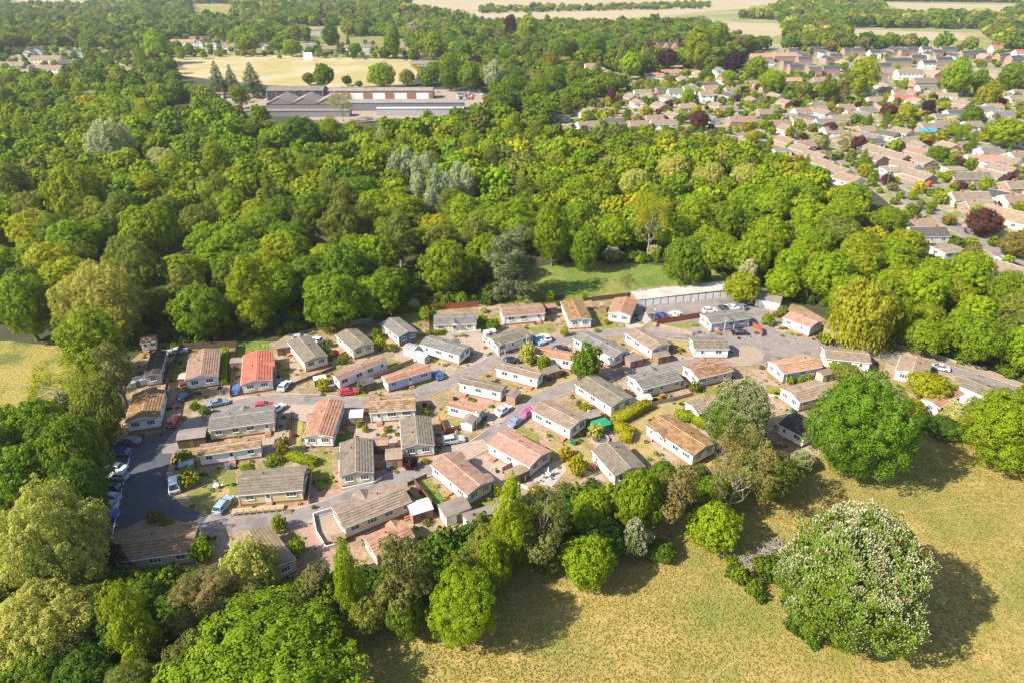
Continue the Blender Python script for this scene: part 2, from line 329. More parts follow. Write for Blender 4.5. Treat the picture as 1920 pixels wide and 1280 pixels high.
# ---------------------------------------------------------------- foliage
RG = np.random.default_rng(11)
def fib(n, up=-1.0):
    i = np.arange(n)+.5; z = 1-(1-up)*i/n; t = i*2.399963
    r = np.sqrt(np.maximum(0, 1-z*z)); return np.stack([r*np.cos(t), r*np.sin(t), z], 1)
def unit(v): return v/np.maximum(np.linalg.norm(v, axis=1, keepdims=True), 1e-9)
def leaf_quads(Pt, Nn, size, aspect=1.0, hang=None):
    """leaf-sized quads at Pt facing Nn; hang: preferred long axis"""
    n = len(Pt)
    a = unit(np.cross(Nn, RG.normal(size=(n, 3)))) if hang is None else unit(hang - Nn*np.sum(hang*Nn, 1, keepdims=True))
    b = np.cross(Nn, a); s = (size*RG.uniform(.65, 1.3, n))[:, None] if np.isscalar(size) else (size*RG.uniform(.7, 1.25, n))[:, None]
    a = a*s*aspect*.5; b = b*s*.5
    # a slightly bent diamond-ish quad
    return np.stack([Pt-a-b*.6, Pt+b-a*.1, Pt+a+b*.4, Pt-b+a*.2], 1)
def lobes_for(kind, rng):
    """main lobes: (centre xyz, radius xyz) in crown units: radius 1 horizontally; z from 0 (crown bottom) up to top"""
    L = []
    if kind in ('oak', 'round', 'chestnut', 'hawthorn', 'maple'):
        top = {'oak': 1.5, 'round': 1.8, 'chestnut': 1.7, 'hawthorn': 1.5, 'maple': 2.1}[kind]
        n = {'oak': 19, 'round': 19, 'chestnut': 26, 'hawthorn': 12, 'maple': 20}[kind]
        for k, d in enumerate(fib(n, -.55)):
            d = d + rng.normal(size=3)*.12; d /= np.linalg.norm(d)
            r = rng.uniform(.22, .5) if kind != 'chestnut' else rng.uniform(.28, .42)
            q = 1-r+rng.uniform(-.22, .10)
            L.append((np.array([d[0]*q, d[1]*q, top*.5+d[2]*(top*.5-r*.8)]), np.array([r, r, r*.85])))
        L.append((np.array([0, 0, top*.45]), np.array([.72, .72, top*.42])))
    elif kind == 'birch':
        for k in range(16):
            h = (k+.5)/16; t = k*2.4+rng.uniform(-.4, .4); q = .62*math.sin(math.pi*min(1, .18+h*.8))*rng.uniform(.55, 1.1); r = rng.uniform(.22, .36)
            L.append((np.array([math.cos(t)*q, math.sin(t)*q, .35+h*2.2]), np.array([r, r, r*1.35])))
        L.append((np.array([0, 0, 1.4]), np.array([.38, .38, 1.15])))
    elif kind == 'willow':
        for k, d in enumerate(fib(20, -.2)):
            d = d + rng.normal(size=3)*.12; r = rng.uniform(.26, .42); q = 1-r
            L.append((np.array([d[0]*q, d[1]*q, .8+d[2]*(.95-r*.6)]), np.array([r*.9, r*.9, r*1.25])))
        L.append((np.array([0, 0, .75]), np.array([.75, .75, .7])))
    elif kind == 'weeping':
        for k, d in enumerate(fib(16, -.1)):
            r = rng.uniform(.24, .36); q = 1-r
            L.append((np.array([d[0]*q, d[1]*q, 1.0+d[2]*.5]), np.array([r, r, r*.9])))
        L.append((np.array([0, 0, .85]), np.array([.7, .7, .55])))
    elif kind == 'poplar':
        for k in range(14):
            h = (k+.5)/14; t = k*2.4; q = .55*(1-h*.75); r = .46*(1-h*.6)
            L.append((np.array([math.cos(t)*q, math.sin(t)*q, .3+h*5.2]), np.array([r, r, r*2.2])))
        L.append((np.array([0, 0, 2.8]), np.array([.45, .45, 2.6])))
    elif kind == 'conifer':
        for k in range(30):
            h = (k+.5)/30; t = k*2.4+rng.uniform(-.3, .3); q = .74*(1-h)**.8; r = .34*(1-h*.75)
            L.append((np.array([math.cos(t)*q, math.sin(t)*q, .2+h*2.5]), np.array([r*1.2, r*1.2, r*.8])))
        L.append((np.array([0, 0, 1.1]), np.array([.5, .5, 1.1])))
    elif kind == 'cedar':
        for k in range(34):
            h = rng.uniform(0, 1); t = k*2.4+rng.uniform(-.4, .4); q = rng.uniform(.25, .8)*(1-h*.55); r = rng.uniform(.22, .36)*(1-h*.3)
            L.append((np.array([math.cos(t)*q, math.sin(t)*q, .15+h*2.0]), np.array([r*1.35, r*1.35, r*.5])))
    elif kind == 'pine':
        for k in range(19):
            h = rng.uniform(0, 1); t = k*2.4+rng.uniform(-.4, .4); q = rng.uniform(.2, .78)*(1-h*.3); r = rng.uniform(.2, .33)
            L.append((np.array([math.cos(t)*q, math.sin(t)*q, .3+h*1.35]), np.array([r*1.15, r*1.15, r*.62])))
    elif kind == 'airy':
        for k, d in enumerate(fib(22, -.2)):
            d = d + rng.normal(size=3)*.22; r = rng.uniform(.14, .24); q = rng.uniform(.55, .9)
            L.append((np.array([d[0]*q, d[1]*q, 1.0+d[2]*.85]), np.array([r, r, r*1.1])))
    elif kind == 'bush':
        for k, d in enumerate(fib(9, -.1)):
            d = d + rng.normal(size=3)*.15; r = rng.uniform(.34, .48); q = 1-r
            L.append((np.array([d[0]*q, d[1]*q, .45+d[2]*.42]), np.array([r, r, r*.85])))
        L.append((np.array([0, 0, .45]), np.array([.7, .7, .5])))
    return L
def crown_arrays(kind, n, seed, core=True, k_leaf=1.0):
    global RG
    RG = np.random.default_rng(seed); rng = RG
    L = lobes_for(kind, rng)
    C = np.array([l[0] for l in L]); S = np.array([l[1] for l in L])
    area = S[:, 0]*S[:, 1] + S[:, 0]*S[:, 2]*2; area = area/area.sum()
    Ps, Ns, Vs = [], [], []
    tot = 3.2*n if kind not in ('airy', 'pine', 'cedar') else 1.9*n
    for i in range(len(L)):
        m = max(4, int(tot*area[i]))
        npf = max(3, int(58 if n > 20000 else 34 if n > 6000 else 18 if n > 1500 else 9)); fine = .72 if n > 20000 else .88 if n > 6000 else 1
        pd = unit(fib(npf, -1) + rng.normal(size=(npf, 3))*.16)      # puffs on the lobe
        pr = rng.uniform(.26, .46, npf)*fine; pv = rng.uniform(-.22, .22, npf)
        who = rng.integers(0, npf, m); d = unit(rng.normal(size=(m, 3)) + pd[who]*.9)
        off_ = rng.uniform(.70, .92, npf); off_[rng.random(npf) < .14] *= 1.28
        q = pd[who]*off_[who][:, None] + d*pr[who][:, None]*rng.uniform(.78, 1.05, m)[:, None]
        p = C[i] + q*S[i]
        Ps.append(p); Ns.append(unit(d*1.1 + pd[who]*.45 + rng.normal(size=(m, 3))*.42)); Vs.append(.5+pv[who]+rng.uniform(-.28, .28, m))
    Pt, Nn, V = np.concatenate(Ps), np.concatenate(Ns), np.concatenate(Vs)
    own = np.concatenate([np.full(len(p), i) for i, p in enumerate(Ps)])
    keep = np.ones(len(Pt), bool)
    for i in range(len(L)):
        e = np.linalg.norm((Pt-C[i])/S[i], axis=1); keep &= (own == i) | (e > .80)
    idx = np.flatnonzero(keep); rng.shuffle(idx); idx = idx[:n]
    Pt, Nn, V = Pt[idx], Nn[idx], V[idx]
    ar = {'poplar': 5, 'birch': 13, 'airy': 6, 'pine': 9, 'cedar': 11, 'conifer': 11, 'bush': 11}.get(kind, 19)
    size = math.sqrt(ar*1.75/max(1, len(Pt)))*k_leaf
    if kind in ('willow', 'weeping', 'birch', 'poplar'):
        hang = np.tile(np.array([[0, 0, 1.0]]), (len(Pt), 1)) + rng.normal(size=(len(Pt), 3))*(.45 if kind != 'weeping' else .15)
        Q = leaf_quads(Pt, Nn, size*.75, 2.0 if kind != 'poplar' else 2.4, hang)
        if kind == 'weeping' or kind == 'willow':
            nn = int(len(Pt)*(.7 if kind == 'weeping' else .12)); j = rng.integers(0, len(Pt), nn); out = unit(Pt[j]*np.array([1, 1, 0])+1e-3)
            rr = np.linalg.norm(Pt[j][:, :2], axis=1)
            start = Pt[j]; drop = rng.uniform(0, 1, nn)[:, None]*(np.clip(rr, 0, 1)[:, None])*(1.0 if kind == 'weeping' else .4)
            pp = start - np.array([0, 0, 1])*drop + out*.05*drop
            pp[:, 2] = np.maximum(pp[:, 2], .03)
            n2 = unit(out + rng.normal(size=(nn, 3))*.35)
            Q = np.concatenate([Q, leaf_quads(pp, n2, size*.7, 2.8, np.tile(np.array([[0, 0, 1.0]]), (nn, 1))+rng.normal(size=(nn, 3))*.08)])
            V = np.concatenate([V, .55+rng.uniform(-.3, .3, nn)])
    elif kind in ('cedar', 'pine', 'conifer'):
        Nn = unit(Nn + np.array([0, 0, .5])); Q = leaf_quads(Pt, Nn, size*.8, 1.7)
    else:
        Q = leaf_quads(Pt, Nn, size)
    nq = len(Q); V3 = Q.reshape(-1, 3); Fq = np.arange(nq*4).reshape(-1, 4)
    sh = np.repeat(np.clip(V, 0, 1), 4)
    mats = np.zeros(nq, int)
    if kind in ('chestnut', 'hawthorn'):   # flower candles / blossom sprays standing proud of the leaves
        up = Nn[:, 2] > (-.1 if kind == 'hawthorn' else -.05); j = np.flatnonzero(up); rng.shuffle(j)
        
        if kind == 'chestnut':    # uneven clusters of candles
            q_ = Pt[j]; cl = np.sin(q_[:, 0]*5.1+1)+np.sin(q_[:, 1]*4.3+q_[:, 2]*2.2)+np.sin(q_[:, 2]*5.7+q_[:, 0]*3); j = j[rng.random(len(j)) < np.clip(.72+.22*cl, .3, 1)]
        nf = int(n*(.52 if kind == 'chestnut' else .42)); j = j[:nf]
        out = unit(Nn[j]*.6+np.array([0, 0, .8]))
        f1 = leaf_quads(Pt[j]+out*size*.7, unit(np.cross(out, rng.normal(size=(len(j), 3)))), size*(.46 if kind == 'chestnut' else .75), 2.0 if kind == 'chestnut' else 1.1, out)
        f2 = leaf_quads(Pt[j]+out*size*.7, unit(np.cross(out, rng.normal(size=(len(j), 3)))), size*(.46 if kind == 'chestnut' else .75), 2.0 if kind == 'chestnut' else 1.1, out)
        f = np.concatenate([f1, f2]); V3 = np.concatenate([V3, f.reshape(-1, 3)]); k0 = nq*4
        Fq = np.concatenate([Fq, k0+np.arange(len(f)*4).reshape(-1, 4)]); sh = np.concatenate([sh, rng.uniform(.3, .8, len(f)*4)])
        mats = np.concatenate([mats, np.ones(len(f), int)])
    if core:  # opaque bodies added inside the lobes to block light, darkening the gaps
        cv, cf = [], []; k0 = len(V3); off = 0
        tp = 6; ph = 8
        for i in range(len(L)):
            if kind in ('airy',): break
            s = S[i]*(.46 if i < len(L)-1 or kind in ('conifer', 'cedar', 'pine', 'poplar') else .5)
            ring = []
            for a in range(tp+1):
                th = math.pi*a/tp
                for b_ in range(ph):
                    f_ = 2*math.pi*b_/ph; ring.append(C[i]+s*np.array([math.sin(th)*math.cos(f_), math.sin(th)*math.sin(f_), math.cos(th)]))
            cv += ring
            for a in range(tp):
                for b_ in range(ph):
                    cf.append((off+a*ph+b_, off+(a+1)*ph+b_, off+(a+1)*ph+(b_+1) % ph, off+a*ph+(b_+1) % ph))
            off += len(ring)
        if cv:
            V3 = np.concatenate([V3, np.array(cv)]); Fq = np.concatenate([Fq, k0+np.array(cf)]); sh = np.concatenate([sh, np.full(len(cv), .4)]); mats = np.concatenate([mats, np.zeros(len(cf), int)])
    return V3.astype(np.float32), Fq.astype(np.int32), sh.astype(np.float32), mats
def np_mesh(name, V, Fq, attrs, mats, mi=None):
    me = bpy.data.meshes.new(name); me.vertices.add(len(V)); me.vertices.foreach_set('co', V.ravel())
    me.loops.add(Fq.size); me.loops.foreach_set('vertex_index', Fq.ravel().astype(np.int32))
    me.polygons.add(len(Fq)); me.polygons.foreach_set('loop_start', np.arange(0, Fq.size, 4, dtype=np.int32))
    if mi is not None: me.polygons.foreach_set('material_index', mi.astype(np.int32))
    for nm, a in attrs.items():
        if a.ndim == 1: t = me.attributes.new(nm, 'FLOAT', 'POINT'); t.data.foreach_set('value', a)
        else: t = me.attributes.new(nm, 'FLOAT_COLOR', 'POINT'); t.data.foreach_set('color', a.ravel())
    for m in mats: me.materials.append(m)
    me.update(calc_edges=True); return me
CROWNS = {}
TOPZ = dict(oak=1.5, round=1.8, chestnut=1.7, hawthorn=1.5, maple=2.1, birch=2.75, willow=1.85, weeping=1.65, poplar=5.9, conifer=2.8, cedar=2.3, pine=1.85, airy=2.0, bush=1.0)
TRH = dict(oak=.22, round=.12, chestnut=.08, hawthorn=.12, maple=.12, birch=.25, willow=.1, weeping=.12, poplar=.3, conifer=.12, cedar=.12, pine=.45, airy=.8, bush=.05)  # bare trunk below the crown, crown radii
def crown(kind, tier, var):
    key = (kind, tier, var)
    if key not in CROWNS:
        n = {0: 34000, 1: 11000, 2: 3200}[tier]
        if kind == 'chestnut' and tier == 0: n = 42000
        if kind in ('airy', 'pine'): n = int(n*.55)
        if kind == 'bush': n = {0: 5000, 1: 2500, 2: 700}[tier]
        V, Fq, sh, mi = crown_arrays(kind, n, hash(kind) % 1000*0 + sum(map(ord, kind))*7+tier*31+var, k_leaf=1.0 if tier else .95)
        V[:, 2] += TRH[kind]
        CROWNS[key] = np_mesh('crown', V, Fq, {'shade': sh}, [M['leaf'], M['blossom']], mi)
    return CROWNS[key]
TRUNKS = {}
def trunk(kind, var=0):
    key = (kind, var)
    if key not in TRUNKS:
        rng = random.Random(sum(map(ord, kind))+var); mb = MB(); h0 = TRH[kind]; top = h0+TOPZ[kind]*.72
        tall = kind in ('poplar', 'conifer', 'cedar', 'birch', 'pine')
        r = .075 if kind not in ('birch', 'airy', 'poplar') else .045
        if kind == 'bush': r = .05
        p = Vector((0, 0, -.05)); seg = 5; prev = p; rr = r*1.35
        end = top if tall else h0+TOPZ[kind]*.4
        for k in range(1, seg+1):
            q = Vector((rng.uniform(-.03, .03), rng.uniform(-.03, .03), end*k/seg)); r2 = r*(1-.65*k/seg)
            mb.tube(prev, q, rr, r2, 8); prev, rr = q, r2
        nl = 9 if kind != 'bush' else 4
        for k in range(nl):
            a = k*2.4; z0 = h0*.7 + (end-h0*.7)*(k/nl); L = .62 if not tall else .45*(1-k/nl*.6)
            s0 = Vector((0, 0, z0)); s1 = s0+Vector((math.cos(a)*L*.5, math.sin(a)*L*.5, .22)); s2 = s1+Vector((math.cos(a+.3)*L*.5, math.sin(a+.3)*L*.5, .3 if not kind == 'cedar' else .02))
            mb.tube(s0, s1, r*.5, r*.34, 6); mb.tube(s1, s2, r*.34, r*.14, 6)
            s3 = s1+Vector((math.cos(a-.8)*L*.35, math.sin(a-.8)*L*.35, .3)); mb.tube(s1, s3, r*.25, r*.1, 5)
            if kind == 'airy':
                for j in range(5):
                    s4 = s2+Vector((rng.uniform(-.3, .3), rng.uniform(-.3, .3), rng.uniform(.1, .5))); mb.tube(s2, s4, r*.14, r*.04, 4)
                    s5 = s4+Vector((rng.uniform(-.25, .25), rng.uniform(-.25, .25), rng.uniform(0, .3))); mb.tube(s4, s5, r*.06, r*.03, 4)
        TRUNKS[key] = mb.mesh('trunk', M['bark_pale'] if kind in ('birch', 'airy') else M['bark'])
    return TRUNKS[key]
NAMES = dict(oak='oak_tree', round='broadleaf_tree', maple='broadleaf_tree', chestnut='chestnut_tree', hawthorn='hawthorn_tree', birch='birch_tree', willow='willow_tree', weeping='weeping_willow', poplar='poplar_tree', conifer='conifer_tree', cedar='cedar_tree', pine='pine_tree', airy='thin_crowned_tree', bush='shrub')
CATS = dict(chestnut='chestnut tree', hawthorn='hawthorn tree', birch='birch tree', willow='willow tree', weeping='willow tree', poplar='poplar tree', conifer='conifer', cedar='cedar tree', pine='pine tree', bush='shrub')
GREENS = dict(
    lime=(.138, .158, .006), bright=(.105, .14, .006), mid=(.074, .108, .008), deep=(.042, .078, .010), olive=(.098, .11, .022), pale=(.21, .20, .062), weep=(.165, .15, .014), silver=(.34, .38, .23),
    yellow=(.185, .17, .008), gold=(.30, .24, .01), blue=(.085, .10, .07), dark=(.022, .045, .018), pine=(.09, .09, .035), bronze=(.12, .095, .03), purple=(.05, .018, .028), copper=(.11, .042, .032), grey=(.12, .10, .05), hedge=(.11, .15, .02), tan=(.18, .15, .07), emerald=(.075, .125, .008), apple=(.125, .168, .005), red=(.32, .06, .02))
for _k in GREENS:
    if _k not in ('silver', 'purple', 'copper', 'gold', 'red'): GREENS[_k] = (GREENS[_k][0]*1.78, GREENS[_k][1]*1.84, GREENS[_k][2]*1.2)
PLACED = []   # x, y, radius of every placed tree
def plant(kind, loc, rad, color, label, group=None, zs=1.0, tier=None, cat=None, jit=.12, name=None):
    rng = random.Random(int(loc.x*37+loc.y*101)); d = dep(Vector((loc.x, loc.y, 5)))
    if tier is None:
        px = rad*F/d; tier = 0 if px > 62 else 1 if px > 22 else 2
    nv = {0: 4, 1: 6, 2: 4}[tier]
    if kind in ('cedar', 'weeping', 'chestnut'): nv = 2 if tier else 3
    if kind == 'bush': nv = 3
    v = rng.randrange(nv)
    c = GREENS[color] if isinstance(color, str) else color
    j = 1+rng.uniform(-jit, jit); h = rng.uniform(-.07, .07); c = (c[0]*j*(1+h), c[1]*j, c[2]*j*(1-h))
    t = empty(name or NAMES[kind], (loc.x, loc.y, loc.z), rng.uniform(0, 6.28), label, cat or CATS.get(kind, 'tree'), group, (rad, rad, rad*zs))
    link('crown' if kind != 'bush' else 'foliage', crown(kind, tier, v), t, color=c)
    if kind != 'bush' or tier < 2: link('trunk' if kind != 'bush' else 'stem', trunk(kind, v % 2), t)
    PLACED.append((loc.x, loc.y, rad)); return t
def tree(kind, cx, cy, wpx, color, label, hpx=None, group=None, **kw):
    """the crown seen at pixel cx, cy and wpx pixels wide"""
    zc = 8.0
    for _ in range(8):
        p = P(cx, cy, zc); rad = wpx/2*dep(p)/F
        zs = 1.0
        if hpx:
            el = math.atan2(CAMH-zc, math.hypot(p.x, p.y)); hh = hpx*dep(p)/F
            c2 = max((hh*hh - (2*rad*math.sin(el))**2), (.35*hh)**2); zs = math.sqrt(c2)/math.cos(el)/(TOPZ[kind]*rad)
            zs = min(max(zs, .45), 2.2)
        zc = rad*zs*(TRH[kind]+TOPZ[kind]*.5)
        zc = min(zc, 22)
    q = P(cx, cy, zc); return plant(kind, Vector((q.x, q.y, 0)), rad*(.86 if kind == 'chestnut' else .94), color, label, group, zs, **kw)
# ---------------------------------------------------------------- windows and doors (shared meshes)
WM = {}
def win_mesh(wd, ht, bars):
    k = (wd, ht, bars)
    if k not in WM:
        f = MB(); t = .07; d = .05
        f.box(-wd/2, wd/2, -d, .03, 0, t); f.box(-wd/2, wd/2, -d, .03, ht-t, ht); f.box(-wd/2, -wd/2+t, -d, .03, t, ht-t); f.box(wd/2-t, wd/2, -d, .03, t, ht-t)
        for b in range(1, bars): x = -wd/2+wd*b/bars; f.box(x-.035, x+.035, -d+.005, .028, t, ht-t)
        f.box(-wd/2-.06, wd/2+.06, -d-.06, .02, -.06, -.001)
        g = MB(); g.box(-wd/2+t, wd/2-t, -.02, .015, t, ht-t)
        WM[k] = (f.mesh('window', M['white']), g.mesh('pane', M['glass']))
    return WM[k]
def window(parent, x, y, z, rz, wd=1.5, ht=1.05, bars=2):
    f, g = win_mesh(wd, ht, bars); o = link('window', f, parent, (x, y, z), rz); link('pane', g, o); return o
def door_mesh(kind):
    if ('d', kind) not in WM:
        a = MB(); a.box(-.45, .45, -.05, .03, 0, 2.0)
        b = MB(); b.box(-.28, .28, -.065, -.04, 1.0, 1.8)
        h = MB(); h.box(.32, .38, -.1, -.05, .95, 1.1)
        WM[('d', kind)] = (a.mesh('door', M['white'] if kind == 'w' else M['brick']), b.mesh('pane', M['glass']), h.mesh('handle', M['chrome']))
    return WM[('d', kind)]
def door(parent, x, y, z, rz, kind='w'):
    a, b, c = door_mesh(kind); o = link('door', a, parent, (x, y, z), rz); link('pane', b, o); link('handle', c, o)
ROOFC = dict(brown=(.285, .215, .165), olive=(.215, .18, .14), grey=(.21, .195, .18), slate=(.075, .08, .095), dgrey=(.12, .11, .105), red=(.50, .15, .10), terra=(.40, .21, .14), pink=(.44, .24, .19), orange=(.46, .26, .17), rust=(.29, .185, .10), tan=(.33, .24, .17), felt=(.25, .21, .18), dark=(.07, .06, .05), rb=(.32, .20, .15))
WALLC = dict(white=(.78, .77, .74), cream=(.66, .58, .42), blue=(.38, .44, .55), lav=(.55, .53, .58), grey=(.50, .50, .50), tan=(.50, .42, .28), pale=(.70, .66, .58), teal=(.25, .48, .50), pinkshade=(.50, .42, .42), brickc=(.34, .20, .155), yel=(.62, .52, .30), wood=(.27, .17, .10), dwood=(.12, .08, .055))
def slopes(parent, L, W, z0, pitch, color, m='roof', tiles=True, th=.1, hip=0.0, name='roof'):
    """gabled roof, ridge along x; stepped tile courses; returns ridge height"""
    h = W/2*math.tan(pitch); mb = MB(); n = max(4, int(W/2/.5)) if tiles else 1
    for s in (-1, 1):
        for k in range(n):
            a0 = k/n; a1 = (k+1)/n
            y0, y1 = s*W/2*(1-a0), s*W/2*(1-a1); lift = .085 if tiles else 0
            za, zb = z0+h*a0+lift, z0+h*a1
            hx0, hx1 = hip*a0, hip*a1
            mb.face([(-L/2+hx0, y0, za), (L/2-hx0, y0, za), (L/2-hx1, y1, zb), (-L/2+hx1, y1, zb)])
            mb.face([(-L/2+hx0, y0, za-lift-(th if k == 0 else .02)), (L/2-hx0, y0, za-lift-(th if k == 0 else .02)), (L/2-hx0, y0, za), (-L/2+hx0, y0, za)])
        # verge ends and soffit
    for sx in (-1, 1):
        if hip:
            x = sx*L/2; mb.face([(x, -W/2, z0), (x, W/2, z0), (x-sx*hip, 0, z0+h)])
        else:
            x = sx*L/2; mb.face([(x, -W/2, z0+.03), (x, 0, z0+h+.0), (x, W/2, z0+.03), (x, W/2, z0-th), (x, 0, z0+h-th*1.2), (x, -W/2, z0-th)])
    mb.face([(-L/2, -W/2, z0-th), (L/2, -W/2, z0-th), (L/2, W/2, z0-th), (-L/2, W/2, z0-th)])
    me = mb.mesh('roof', M[m]); r = link(name, me, parent, color=color)
    return h, r
def gable_body(L, W, z0, z1, pitch, x0=None):
    h = W/2*math.tan(pitch); mb = MB()
    mb.prism([(-W/2, z0), (W/2, z0), (W/2, z1), (0, z1+h), (-W/2, z1)], -L/2, L/2); return mb
HOMES = []
def home(A, B, C, roof, wall, label, Wd=None, moss=False, he=2.9, pitch=15, porch=None, wins=True, cap=True, gable=None, cat='mobile home', name='mobile_home', plinth=True, skylight=0, group='mobile homes of the park', wbars=2, vent=True, tiles=True, nwin=None):
    a, b = P(*A, he), P(*B, he)
    if C is not None:
        c = P(*C, he); u = (b-a).normalized(); v = (c-a) - u*((c-a)@u if False else (c-a).dot(u))
        W = v.length; v.normalize()
    else:
        u = (b-a).normalized(); v = Vector((-u.y, u.x, 0)); v = v if v.y > 0 else -v; W = Wd
    L = (b-a).length; ctr = a+u*L/2+v*W/2
    if u.cross(v).z < 0: u = -u
    rz = math.atan2(u.y, u.x)
    t = empty(name, (ctr.x, ctr.y, .14), rz, label, cat, group); HOMES.append((ctr.x, ctr.y, L, W, rz))
    oh = .22; l, w_ = L-2*oh, W-2*oh; z0 = .45 if plinth else 0; ze = he-.14-.1; pt = R(pitch)
    rng = random.Random(int(A[0]*7+A[1]))
    wb = gable_body(l, w_, z0, ze, pt); link('wall', wb.mesh('wall', M['wall']), t, color=WALLC[wall] if isinstance(wall, str) else wall)
    if gable:      # gable wall in a second colour, standing 2 cm proud
        g = MB(); h = w_/2*math.tan(pt); x = l/2+.02
        for x in (x, -x):
            g = MB(); g.face([(x, -w_/2, z0), (x, w_/2, z0), (x, w_/2, ze), (x, 0, ze+h), (x, -w_/2, ze)]); link('gable_panel', g.mesh('gable_panel', M['wall']), t, color=WALLC[gable])
    if plinth:
        p = MB(); p.box(-l/2+.06, l/2-.06, -w_/2+.06, w_/2-.06, -.1, z0-.002); link('plinth', p.mesh('plinth', M['brick']), t)
    rc = ROOFC[roof] if isinstance(roof, str) else roof
    h, ro = slopes(t, L, W, ze+.08, pt, rc, 'mossy' if moss else 'roof', tiles)
    zr_ = ze+.08+h
    if cap:
        c = MB(); c.prism([(-.14, -.02), (0, .06), (.14, -.02)], -L/2-.01, L/2+.01); link('ridge_cap', c.mesh('ridge_cap', M['roof']), ro, (0, 0, zr_+.01), color=tuple(min(1, x*1.35) for x in rc))
    f = MB()
    for s in (-1, 1):
        f.box(-L/2, L/2, s*(W/2+.03)-.05, s*(W/2+.03)+.05, ze-.04, ze+.06)
        for sx in (-1, 1):
            x = sx*(L/2+.012); q = .16
            f.face([(x, s*W/2, ze-.06), (x, 0, zr_-.16), (x, 0, zr_+.0), (x, s*W/2, ze+.10)])
    link('gutter', f.mesh('gutter', M['white']), t)
    if vent:
        k = MB()
        x = rng.uniform(-.3, .3)*L; k.tube((x, W*.14, zr_-.45), (x, W*.14, zr_+.12), .09, .09, 8); k.tube((x, W*.14, zr_+.12), (x, W*.14, zr_+.2), .15, .1, 8)
        link('flue', k.mesh('flue', M['dark']), t)
    if W > 4.6 and rng.random() < .55:      # television aerial on a mast
        k = MB(); x = L*.38*rng.choice([-1, 1]); k.tube((x, 0, zr_-.1), (x, 0, zr_+1.7), .025, .02, 5); k.tube((x-.45, 0, zr_+1.6), (x+.45, 0, zr_+1.6), .02, .02, 4)
        for q in range(5): k.tube((x-.4+.2*q, -.22, zr_+1.6), (x-.4+.2*q, .22, zr_+1.6), .012, .012, 4)
        link('aerial', k.mesh('aerial', M['chrome']), t)
    if 'dp' not in WM: k = MB(); k.tube((0, 0, .4), (0, 0, 2.62), .04, .04, 5); WM['dp'] = k.mesh('downpipe', M['white'])
    for sx in (-1, 1): link('downpipe', WM['dp'], t, (sx*(l/2-.12), -w_/2-.06, 0))
    if porch is not None:
        for (side, px, pw) in porch:      # small cross gable over a doorway: side -1/+1, position along x (fraction), width
            m = MB(); y0 = side*(W/2+.55); hh = pw/2*math.tan(R(24)); x = px*L; yb = side*W*.02
            zb = ze+.10
            m.face([(x-pw/2, y0, zb), (x, y0, zb+hh), (x, yb, zb+hh), (x-pw/2, y0-side*1.9, zb+.3)])
            m.face([(x+pw/2, y0, zb), (x, y0, zb+hh), (x, yb, zb+hh), (x+pw/2, y0-side*1.9, zb+.3)])
            m.face([(x-pw/2, y0, zb), (x+pw/2, y0, zb), (x+pw/2, y0-side*1.9, zb+.3), (x-pw/2, y0-side*1.9, zb+.3)])
            link('porch_roof', m.mesh('porch_roof', M['roof']), t, color=tuple(v*.92 for v in rc))
            g = MB(); g.face([(x-pw/2+.06, y0-side*.06, zb-.02), (x+pw/2-.06, y0-side*.06, zb-.02), (x, y0-side*.06, zb+hh-.06)])
            for q in (-1, 1): g.box(x+q*(pw/2-.12)-.05, x+q*(pw/2-.12)+.05, y0-side*.15-.05, y0-side*.15+.05, 0, zb)
            link('porch_gable', g.mesh('porch_gable', M['white']), t)
    if wins:
        yy = w_/2+.03
        for side in (-1, 1):
            n = nwin or max(2, int(l/2.9)); dx = l/n; dd = rng.randrange(n)
            for k in range(n):
                x = -l/2+dx*(k+.5)+rng.uniform(-.15, .15)*dx
                if k == dd:
                    door(t, x, side*yy, z0+.03, 0 if side < 0 else math.pi)
                    if 'step' not in WM:
                        q = MB(); q.box(-.6, .6, -1.0, -.03, -.1, .42); q.box(-.6, .6, -1.35, -1.0, -.1, .2); WM['step'] = q.mesh('doorstep', M['brick'])
                    link('doorstep', WM['step'], t, (x, side*yy, 0), 0 if side < 0 else math.pi)
                else:
                    wd = rng.choice([1.2, 1.5, 1.8]); window(t, x, side*yy, z0+.95, 0 if side < 0 else math.pi, wd, 1.0, 2 if wd < 1.7 else 3)
        for side in (-1, 1):
            rr = math.pi/2 if side > 0 else -math.pi/2
            xs = (-w_*.24, w_*.24) if w_ > 4.6 else (0,)
            for q in xs:
                window(t, side*(l/2+.045), q, z0+.85, rr, 1.5 if w_ > 4.6 else 1.2, 1.1, 3)
    return t, L, W, ze
